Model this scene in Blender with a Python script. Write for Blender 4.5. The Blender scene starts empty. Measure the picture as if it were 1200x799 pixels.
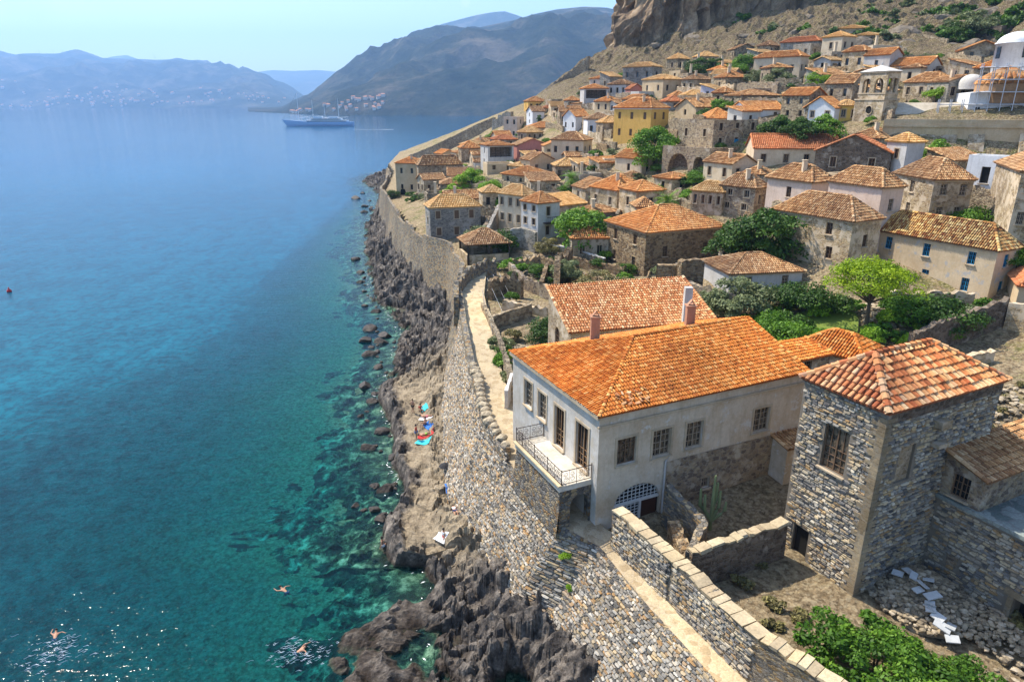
import bpy, math, random
import numpy as np
from mathutils import Vector
random.seed(7); RS = np.random.RandomState(11)
SC = bpy.context.scene; COL = SC.collection
PITCH = math.radians(19.2); CP, SP = math.cos(PITCH), math.sin(PITCH); CH = 35.0; F = 800.0
SUN_EL = math.radians(54); SUN_H = np.array([-.80, .60]); SUN_H /= np.linalg.norm(SUN_H)

# ---- real-world points measured from the photograph ----
def Pd(px, py, d):
    u = (px-600)/F; v = (399.5-py)/F
    return np.array([u*d, d*(CP+v*SP), CH+d*(-SP+v*CP)])
def Pz(px, py, z):
    v = (399.5-py)/F
    return Pd(px, py, (z-CH)/(-SP+v*CP))
def proj(p):
    y, z = p[1], p[2]-CH
    d = y*CP - z*SP
    return 600+F*p[0]/d, 399.5-F*(y*SP+z*CP)/d

# ---- noise ----
def _h(ix, iy, iz, seed):
    n = (ix*374761393 + iy*668265263 + iz*2147483647 % 4294967291 + iz*1274126177 + seed*974634777) & 0xffffffff
    n = ((n ^ (n >> 13))*1274126177) & 0xffffffff
    n = n ^ (n >> 16)
    return (n & 0xffff)/65535.0
def vn2(x, y, seed=0):
    x = np.asarray(x, float); y = np.asarray(y, float)
    ix = np.floor(x).astype(np.int64); iy = np.floor(y).astype(np.int64)
    fx = x-ix; fy = y-iy
    fx = fx*fx*(3-2*fx); fy = fy*fy*(3-2*fy)
    z = np.zeros_like(ix)
    a = _h(ix, iy, z, seed); b = _h(ix+1, iy, z, seed); c = _h(ix, iy+1, z, seed); d = _h(ix+1, iy+1, z, seed)
    return (a+(b-a)*fx)*(1-fy)+(c+(d-c)*fx)*fy
def fbm(x, y, oct=4, seed=0, ridged=False):
    s = 0; a = 1; t = 0
    for k in range(oct):
        n = vn2(x*2**k+k*17.3, y*2**k-k*9.1, seed+k)
        if ridged: n = 1-np.abs(2*n-1)
        s = s+a*n; t += a; a *= .5
    return s/t
def worley(x, y, seed=0):
    x = np.asarray(x, float); y = np.asarray(y, float)
    ix = np.floor(x).astype(np.int64); iy = np.floor(y).astype(np.int64)
    d1 = np.full(x.shape, 9.); d2 = np.full(x.shape, 9.); cid = np.zeros(x.shape)
    for i in (-1, 0, 1):
        for j in (-1, 0, 1):
            cx, cy = ix+i, iy+j; z = np.zeros_like(cx)
            px = cx+_h(cx, cy, z, seed); py = cy+_h(cx, cy, z, seed+5)
            d = np.hypot(px-x, py-y)
            h = _h(cx, cy, z, seed+9)
            m = d < d1
            d2 = np.where(m, d1, np.minimum(d2, d)); cid = np.where(m, h, cid); d1 = np.where(m, d, d1)
    return d1, d2, cid

# ---- objects ----
def tag(o, label=None, cat=None, group=None, kind=None):
    if label: o['label'] = label
    if cat: o['category'] = cat
    if group: o['group'] = group
    if kind: o['kind'] = kind
    return o
def empty(name, loc, label=None, cat=None, group=None):
    o = bpy.data.objects.new(name, None); COL.objects.link(o)
    o.location = [float(v) for v in loc]; o.empty_display_size = .3
    return tag(o, label, cat, group)
ORG = {}
def link(name, me, mat, parent=None):
    o = bpy.data.objects.new(name, me); COL.objects.link(o)
    if mat is not None and not len(me.materials): me.materials.append(mat)
    if parent is not None: o.parent = parent
    return o
def mesh_np(name, V, Fc, smooth=False, attrs=None, col=None):
    me = bpy.data.meshes.new(name)
    V = np.asarray(V, np.float32); Fc = np.asarray(Fc, np.int32)
    k = Fc.shape[1]
    me.vertices.add(len(V)); me.vertices.foreach_set('co', V.ravel())
    me.loops.add(Fc.size); me.loops.foreach_set('vertex_index', Fc.ravel())
    me.polygons.add(len(Fc)); me.polygons.foreach_set('loop_start', np.arange(0, Fc.size, k, dtype=np.int32))
    if attrs:
        for nme, arr in attrs.items():
            at = me.attributes.new(nme, 'FLOAT', 'POINT'); at.data.foreach_set('value', np.asarray(arr, np.float32))
    me.update(calc_edges=True)
    me.polygons.foreach_set('use_smooth', np.full(len(Fc), smooth, bool))
    me.validate()
    return me
class MB:
    def __init__(s): s.v = []; s.f = []; s.a = []; s.sm = False
    def add(s, vs, fs, a=0.5):
        n = len(s.v); s.v += [tuple(float(c) for c in v) for v in vs]; s.a += [a]*len(vs)
        s.f += [tuple(n+i for i in f) for f in fs]
    def quad(s, a, b, c, d, at=.5): s.add([a, b, c, d], [(0, 1, 2, 3)], at)
    def obox(s, c, ex, ey, ez, at=.5):      # centre, half vectors
        c, ex, ey, ez = map(np.asarray, (c, ex, ey, ez))
        vs = [c+i*ex+j*ey+k*ez for k in (-1, 1) for j in (-1, 1) for i in (-1, 1)]
        s.add(vs, [(0, 2, 3, 1), (4, 5, 7, 6), (0, 1, 5, 4), (2, 6, 7, 3), (0, 4, 6, 2), (1, 3, 7, 5)], at)
    def box(s, x0, x1, y0, y1, z0, z1, at=.5):
        s.obox(((x0+x1)/2, (y0+y1)/2, (z0+z1)/2), ((x1-x0)/2, 0, 0), (0, (y1-y0)/2, 0), (0, 0, (z1-z0)/2), at)
    def tube(s, pts, r, n=6, at=.5, cap=True):
        pts = [np.asarray(p, float) for p in pts]
        rr = r if hasattr(r, '__len__') else [r]*len(pts)
        rings = []
        for i, p in enumerate(pts):
            t = pts[min(i+1, len(pts)-1)]-pts[max(i-1, 0)]; t = t/(np.linalg.norm(t)+1e-9)
            a = np.cross(t, (0, 0, 1)) if abs(t[2]) < .95 else np.cross(t, (1, 0, 0))
            a /= np.linalg.norm(a); b = np.cross(t, a)
            rings.append([p+rr[i]*(math.cos(2*math.pi*k/n)*a+math.sin(2*math.pi*k/n)*b) for k in range(n)])
        vs = [v for R in rings for v in R]; fs = []
        for i in range(len(pts)-1):
            for k in range(n):
                fs.append((i*n+k, i*n+(k+1) % n, (i+1)*n+(k+1) % n, (i+1)*n+k))
        if cap: fs += [tuple(range(n-1, -1, -1)), tuple(range((len(pts)-1)*n, len(pts)*n))]
        s.add(vs, fs, at)
    def lathe(s, prof, n=16, c=(0, 0, 0), a0=0, a1=2*math.pi, at=.5):
        full = abs(a1-a0-2*math.pi) < 1e-6; m = n if full else n+1
        vs = [(c[0]+r*math.cos(a0+(a1-a0)*k/n), c[1]+r*math.sin(a0+(a1-a0)*k/n), c[2]+z) for r, z in prof for k in range(m)]
        fs = [(i*m+k, i*m+(k+1) % m, (i+1)*m+(k+1) % m, (i+1)*m+k) for i in range(len(prof)-1) for k in range(n)]
        s.add(vs, fs, at)
    def build(s, name, mat, parent=None, smooth=False):
        me = bpy.data.meshes.new(name)
        off = np.array(ORG.get(parent.name, (0, 0, 0))) if parent is not None else np.zeros(3)
        me.from_pydata([tuple(np.array(v)-off) for v in s.v], [], s.f)
        at = me.attributes.new('tv', 'FLOAT', 'POINT'); at.data.foreach_set('value', np.array(s.a, np.float32))
        me.update()
        if smooth: me.polygons.foreach_set('use_smooth', np.ones(len(me.polygons), bool))
        return link(name, me, mat, parent)
def thing(name, loc, label, cat, group=None):   # children are modelled in world coordinates and stored relative to it
    o = empty(name, loc, label, cat, group); ORG[o.name] = tuple(float(v) for v in loc); return o
def sub(o, parent_thing):                       # a part that will get sub-parts
    ORG[o.name] = ORG.get(parent_thing.name, (0, 0, 0)); return o
def copy_tree(o, parent=None):
    c = o.copy(); COL.objects.link(c); c.parent = parent
    for ch in list(o.children): copy_tree(ch, c)
    return c

# ---- materials ----
def srgb(h):
    if isinstance(h, str):
        h = [int(h[i:i+2], 16)/255 for i in (0, 2, 4)]
        return tuple(c/12.92 if c <= .04045 else ((c+.055)/1.055)**2.4 for c in h)+(1,)
    return tuple(h)+(1,) if len(h) == 3 else tuple(h)
class NT:
    def __init__(s, name):
        s.m = bpy.data.materials.new(name); s.m.use_nodes = True; s.t = s.m.node_tree; s.t.nodes.clear()
    def n(s, ty, ins=None, **kw):
        nd = s.t.nodes.new(ty)
        for k, v in kw.items(): setattr(nd, k, v)
        for k, v in (ins or {}).items():
            if hasattr(v, 'is_linked') or isinstance(v, bpy.types.NodeSocket): s.t.links.new(v, nd.inputs[k])
            else: nd.inputs[k].default_value = v
        return nd
    def ramp(s, fac, stops, interp='LINEAR'):
        nd = s.n('ShaderNodeValToRGB', {0: fac}); cr = nd.color_ramp; cr.interpolation = interp
        while len(cr.elements) < len(stops): cr.elements.new(.5)
        for e, (p, c) in zip(cr.elements, stops): e.position = p; e.color = srgb(c)
        return nd.outputs[0]
    def mix(s, fac, a, b, mode='MIX'):
        nd = s.n('ShaderNodeMix', {0: fac}, data_type='RGBA', blend_type=mode)
        for i, v in ((6, a), (7, b)):
            if isinstance(v, bpy.types.NodeSocket): s.t.links.new(v, nd.inputs[i])
            else: nd.inputs[i].default_value = srgb(v)
        return nd.outputs[2]
    def math(s, op, a, b=0., c=None):
        nd = s.n('ShaderNodeMath', {0: a, 1: b}, operation=op)
        if c is not None: nd.inputs[2].default_value = c
        return nd.outputs[0]
    def noise(s, vec, scale, detail=4, rough=.6, out=0):
        return s.n('ShaderNodeTexNoise', {'Vector': vec, 'Scale': scale, 'Detail': detail, 'Roughness': rough}).outputs[out]
    def coord(s, sc=(1, 1, 1)):
        tc = s.n('ShaderNodeNewGeometry').outputs['Position']
        return s.n('ShaderNodeMapping', {0: tc, 3: sc}).outputs[0]
    def attr(s, name): return s.n('ShaderNodeAttribute', attribute_name=name).outputs['Fac']
    def out(s, col, rough=.85, bump=None, bstr=.5, bdist=.05, spec=.3, metal=0, disp=None, **kw):
        ins = {'Base Color': col if isinstance(col, bpy.types.NodeSocket) else srgb(col), 'Roughness': rough, 'Metallic': metal}
        p = s.n('ShaderNodeBsdfPrincipled', ins); p.inputs['Specular IOR Level'].default_value = spec
        if bump is not None:
            b = s.n('ShaderNodeBump', {'Strength': bstr, 'Distance': bdist, 'Height': bump}); s.t.links.new(b.outputs[0], p.inputs['Normal'])
        o = s.n('ShaderNodeOutputMaterial'); s.t.links.new(p.outputs[0], o.inputs[0])
        s.p = p; return s.m
M = {}
def stone(name, cols, mortar, sc=(2.6, 2.6, 5.0), bstr=.8, bdist=.08, mort=.06, plaster=None, pl_amt=.5, dirt=.35):
    t = NT(name); v = t.coord(sc)
    wob = t.noise(v, 1.3, 2, out=1)
    v2 = t.n('ShaderNodeVectorMath', {0: v, 1: wob}, operation='ADD').outputs[0]
    vo = t.n('ShaderNodeTexVoronoi', {'Vector': v2, 'Scale': 1.0, 'Randomness': .9})
    ve = t.n('ShaderNodeTexVoronoi', {'Vector': v2, 'Scale': 1.0, 'Randomness': .9}, feature='DISTANCE_TO_EDGE')
    rnd = t.n('ShaderNodeSeparateColor', {0: vo.outputs['Color']}).outputs[0]
    st = [(i/(max(1, len(cols)-1)), c) for i, c in enumerate(cols)]
    c = t.ramp(rnd, st, 'CONSTANT' if len(cols) > 3 else 'LINEAR')
    fine = t.noise(t.coord(), 9, 5, .7)
    c = t.mix(.55, c, t.ramp(fine, [(.3, (.25, .24, .23)), (.7, (1, 1, 1))]), 'MULTIPLY')
    e = t.ramp(ve.outputs['Distance'], [(0, (0, 0, 0)), (mort*1.6, (1, 1, 1))])
    c = t.mix(e, mortar, c)
    big = t.noise(t.coord(), .45, 5, .65)
    c = t.mix(dirt, c, t.ramp(big, [(.3, (.35, .33, .31)), (.65, (1.1, 1.08, 1.02))]), 'MULTIPLY')
    h = t.math('MINIMUM', ve.outputs['Distance'], .22)
    h = t.math('ADD', t.math('MULTIPLY', h, 3.), t.math('MULTIPLY', fine, .5))
    h = t.math('ADD', h, t.math('MULTIPLY', rnd, .35))
    if plaster:
        pm = t.ramp(t.noise(t.coord(), .7, 6, .7), [(pl_amt-.04, (1, 1, 1)), (pl_amt+.04, (0, 0, 0))])
        c = t.mix(pm, c, plaster)
        h = t.math('ADD', t.math('MULTIPLY', h, t.math('SUBTRACT', 1., pm)), t.math('MULTIPLY', pm, .9))
    c = t.mix(.8, c, t.ramp(t.noise(t.coord(), .06, 2, .5), [(.38, (.74, .72, .72)), (.5, (1, .99, .96)), (.62, (1.16, 1.08, .96))]), 'MULTIPLY')
    M[name] = t.out(c, .92, h, bstr, bdist, .15)
def plaster(name, col, stain=(.45, .42, .38), amt=.5, patch=None):
    t = NT(name); v = t.coord()
    n1 = t.noise(v, .5, 6, .7); n2 = t.noise(v, 5, 5, .7)
    vs = t.coord((2.2, 2.2, .35)); n3 = t.noise(vs, 1.2, 5, .7)
    c = t.mix(t.ramp(n1, [(.4, (0, 0, 0)), (.68, (amt, amt, amt))]), col, t.mix(1., col, stain, 'MULTIPLY'))
    c = t.mix(t.ramp(n3, [(.5, (0, 0, 0)), (.75, (.5, .5, .5))]), c, t.mix(1., col, (.55, .53, .5), 'MULTIPLY'))
    c = t.mix(.35, c, t.ramp(n2, [(.3, (.6, .6, .6)), (.7, (1.05, 1.05, 1.05))]), 'MULTIPLY')
    if patch:
        c = t.mix(t.ramp(t.noise(v, .9, 6, .75), [(.56, (0, 0, 0)), (.62, (1, 1, 1))]), c, patch)
    M[name] = t.out(c, .92, n2, .35, .03, .15)
def tiles(name, cols, pos=None, grime=.5):
    t = NT(name); a = t.attr('tv')
    st = [(i/(len(cols)-1) if pos is None else pos[i], c) for i, c in enumerate(cols)]
    c = t.ramp(a, st)
    v = t.coord(); n = t.noise(v, .8, 6, .7); n2 = t.noise(v, 12, 4, .7)
    c = t.mix(t.ramp(n, [(.48, (0, 0, 0)), (.7, (grime, grime, grime))]), c, t.mix(1., c, (.45, .42, .40), 'MULTIPLY'))
    c = t.mix(.5, c, t.ramp(n2, [(.3, (.55, .52, .5)), (.65, (1.1, 1.1, 1.1))]), 'MULTIPLY')
    c = t.mix(.8, c, t.ramp(t.noise(t.coord(), .07, 2, .5), [(.36, (.68, .72, .8)), (.5, (1, 1, .98)), (.64, (1.18, 1.1, .92))]), 'MULTIPLY')
    c = t.mix(t.ramp(t.noise(v, 2.6, 6, .75), [(.56, (0, 0, 0)), (.68, (.55, .55, .55))]), c, '4a3d2f')
    M[name] = t.out(c, .85, n2, .3, .02, .2)
def plain(name, col, rough=.7, metal=0, var=.25, sc=3, spec=.3):
    t = NT(name); n = t.noise(t.coord(), sc, 5, .7)
    c = t.mix(var, col, t.ramp(n, [(.3, (.4, .4, .4)), (.7, (1.15, 1.15, 1.15))]), 'MULTIPLY')
    M[name] = t.out(c, rough, n, .2, .02, spec, metal)

stone('stone_tower', ['96938e', 'bdb09a', '77746f', 'cbb896', 'a09a90', 'b39a74', '85837f', 'c6c0b4'], (.24, .21, .17), (2.9, 2.9, 7.5), 1., .12)
stone('stone_seawall', ['9c9993', 'bdae93', '74726f', 'c9b48e', 'aaa59a', 'b08f66', '827f7a', 'c9c3b6'], (.22, .20, .17), (3.0, 3.0, 4.6), 1., .12)
stone('stone_brown', ['a39078', 'b7a387', '85766a', 'bfae92', '917f6c'], (.33, .285, .23), (2.6, 2.6, 4.2), .8, .08, plaster=(.46, .395, .31), pl_amt=.42)
stone('stone_tan', ['b8a280', 'c9b48f', '9d8a6e', 'bcab8e', 'a89272'], (.45, .38, .29), (2.4, 2.4, 4.4), .7, .07, plaster=(.56, .47, .35), pl_amt=.48)
stone('stone_grey', ['a39f97', 'b8b2a6', '8c8982', 'aca699'], (.38, .36, .32), (2.4, 2.4, 4.4), .7, .07, plaster=(.4, .38, .345), pl_amt=.44)
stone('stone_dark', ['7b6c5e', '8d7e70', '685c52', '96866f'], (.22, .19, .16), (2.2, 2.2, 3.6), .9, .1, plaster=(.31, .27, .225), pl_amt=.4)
stone('stone_rubble', ['ae9d83', 'c2b297', '8b7e6b', 'cbbda2', '9b8b72'], (.3, .26, .205), (2.2, 2.2, 3.2), 1., .14)
stone('stone_path', ['d6c4a2', 'c6b290', 'dccaa8', 'bba884'], (.56, .47, .34), (1.9, 1.9, 1.9), .5, .04, mort=.04, dirt=.35)
stone('stone_ruin', ['a68b69', 'bda17b', '836f59', 'c5af8d', '967a59'], (.32, .255, .185), (2.4, 2.4, 4.0), 1., .14)
plaster('pl_main', (.62, .585, .53), (.62, .55, .45), .7, (.50, .44, .35))
plaster('pl_mainside', (.66, .56, .43), (.7, .6, .48), .8, (.60, .56, .50))
plaster('pl_white', (.78, .79, .80), (.7, .7, .7), .5)
plaster('pl_offwhite', (.62, .60, .56), (.7, .66, .6), .7)
plaster('pl_cream', (.70, .58, .42), (.7, .62, .5), .6)
plaster('pl_tan', (.62, .49, .32), (.72, .62, .5), .7)
plaster('pl_yellow', (.72, .50, .13), (.8, .7, .5), .4)
plaster('pl_ochre', (.74, .46, .13), (.8, .66, .5), .4)
plaster('pl_pinkish', (.68, .54, .44), (.75, .68, .6), .6)
plaster('pl_pink', (.52, .24, .21), (.8, .7, .65), .5)
plaster('pl_mauve', (.42, .27, .30), (.8, .7, .65), .5)
plaster('pl_lilac', (.62, .58, .64), (.7, .7, .7), .4)
plaster('pl_grey', (.56, .545, .52), (.65, .62, .58), .6)
plaster('pl_blueh', (.66, .53, .36), (.78, .7, .6), .7, (.42, .41, .40))
plaster('cornice', (.55, .45, .32), (.6, .55, .5), .7)
plaster('pl_roof', (.52, .46, .36), (.6, .55, .48), .8)
tiles('t_main', ['9e5220', 'cc7833', 'd98c42', 'bc682a', 'df9a52', 'e6af6e'], grime=.6)
tiles('t_mainback', ['8c5533', 'cb8450', 'e8bb88', 'ad6a40', 'dda070', 'f2d4a8'], grime=.4)
tiles('t_tower', ['97583a', 'd08050', 'edb880', 'bf6a42', 'e09b64', 'efca9a', 'b07a60'], grime=.6)
tiles('t_orange', ['a2643a', 'd09056', 'e0a86c', 'bc7c48', 'e6ba86'], grime=.4)
tiles('t_rust', ['7e5c42', 'b2845a', 'd2ac80', '966a48', 'c89a6a', 'e0c096'], grime=.6)
tiles('t_pale', ['b08650', 'd6ac74', 'e6c490', 'c49660', 'e0b884'], grime=.5)
tiles('t_stripe', ['5a3524', 'b88048', 'e2bc7a', '8a5030', 'ecd090', 'd8a458'], grime=.3)
tiles('t_red', ['a86440', 'c87c50', 'd88f60', 'bc7046', 'dea478'], grime=.3)
plain('wood_brown', (.16, .10, .06), .7); plain('wood_pale', (.36, .29, .21), .8); plain('wood_dark', (.06, .045, .035), .7)
plain('blue_paint', (.02, .22, .42), .5, var=.2); plain('teal_paint', (.10, .36, .30), .5, var=.2); plain('white_paint', (.72, .70, .66), .6)
plain('iron', (.06, .04, .035), .6, .3); plain('steel', (.42, .43, .45), .4, .7)
plain('glass_dark', (.012, .014, .018), .12, var=.1, spec=.6); plain('void', (.012, .011, .01), .9)
plain('marble', (.5, .51, .5), .5, var=.3); plain('slate', (.30, .33, .33), .6, var=.5)
plain('bark', (.10, .075, .055), .9, sc=8); plain('sail', (.75, .74, .7), .7)
def lin(B, dr, zt, px):          # length along dr so that the point projects to column px
    k = (px-600)/F; den = dr[0]-k*dr[1]*CP
    return (k*(B[1]*CP-(zt-CH)*SP)-B[0])/den
def zsolve(X, Y, py):            # height whose projection lies on row py
    v = (399.5-py)/F; return CH+Y*(v*CP-SP)/(CP+v*SP)
def solve_house(xA, xB, xC, ye, yf, d, r):
    Bf = Pd(xB, yf, d); wL, wR = xB-xA, xC-xB
    al = math.atan2(wR/r, max(wL, 1)); al = min(max(al, math.radians(8)), math.radians(80))
    phi = math.atan2(Bf[1], Bf[0]); th = phi-al
    e1 = np.array([math.cos(th), math.sin(th)]); e2 = np.array([-math.sin(th), math.cos(th)])
    ze = zsolve(Bf[0], Bf[1], ye)
    L1 = min(max(lin(Bf, e1, ze, xC), 3.2), 26); L2 = min(max(lin(Bf, e2, ze, xA), 3.2), 26)
    if wL < 10: L2 = min(L2, 8.5)
    if wR < 10: L1 = min(L1, 8.5)
    return Bf, e1, e2, L1, L2, ze
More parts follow.
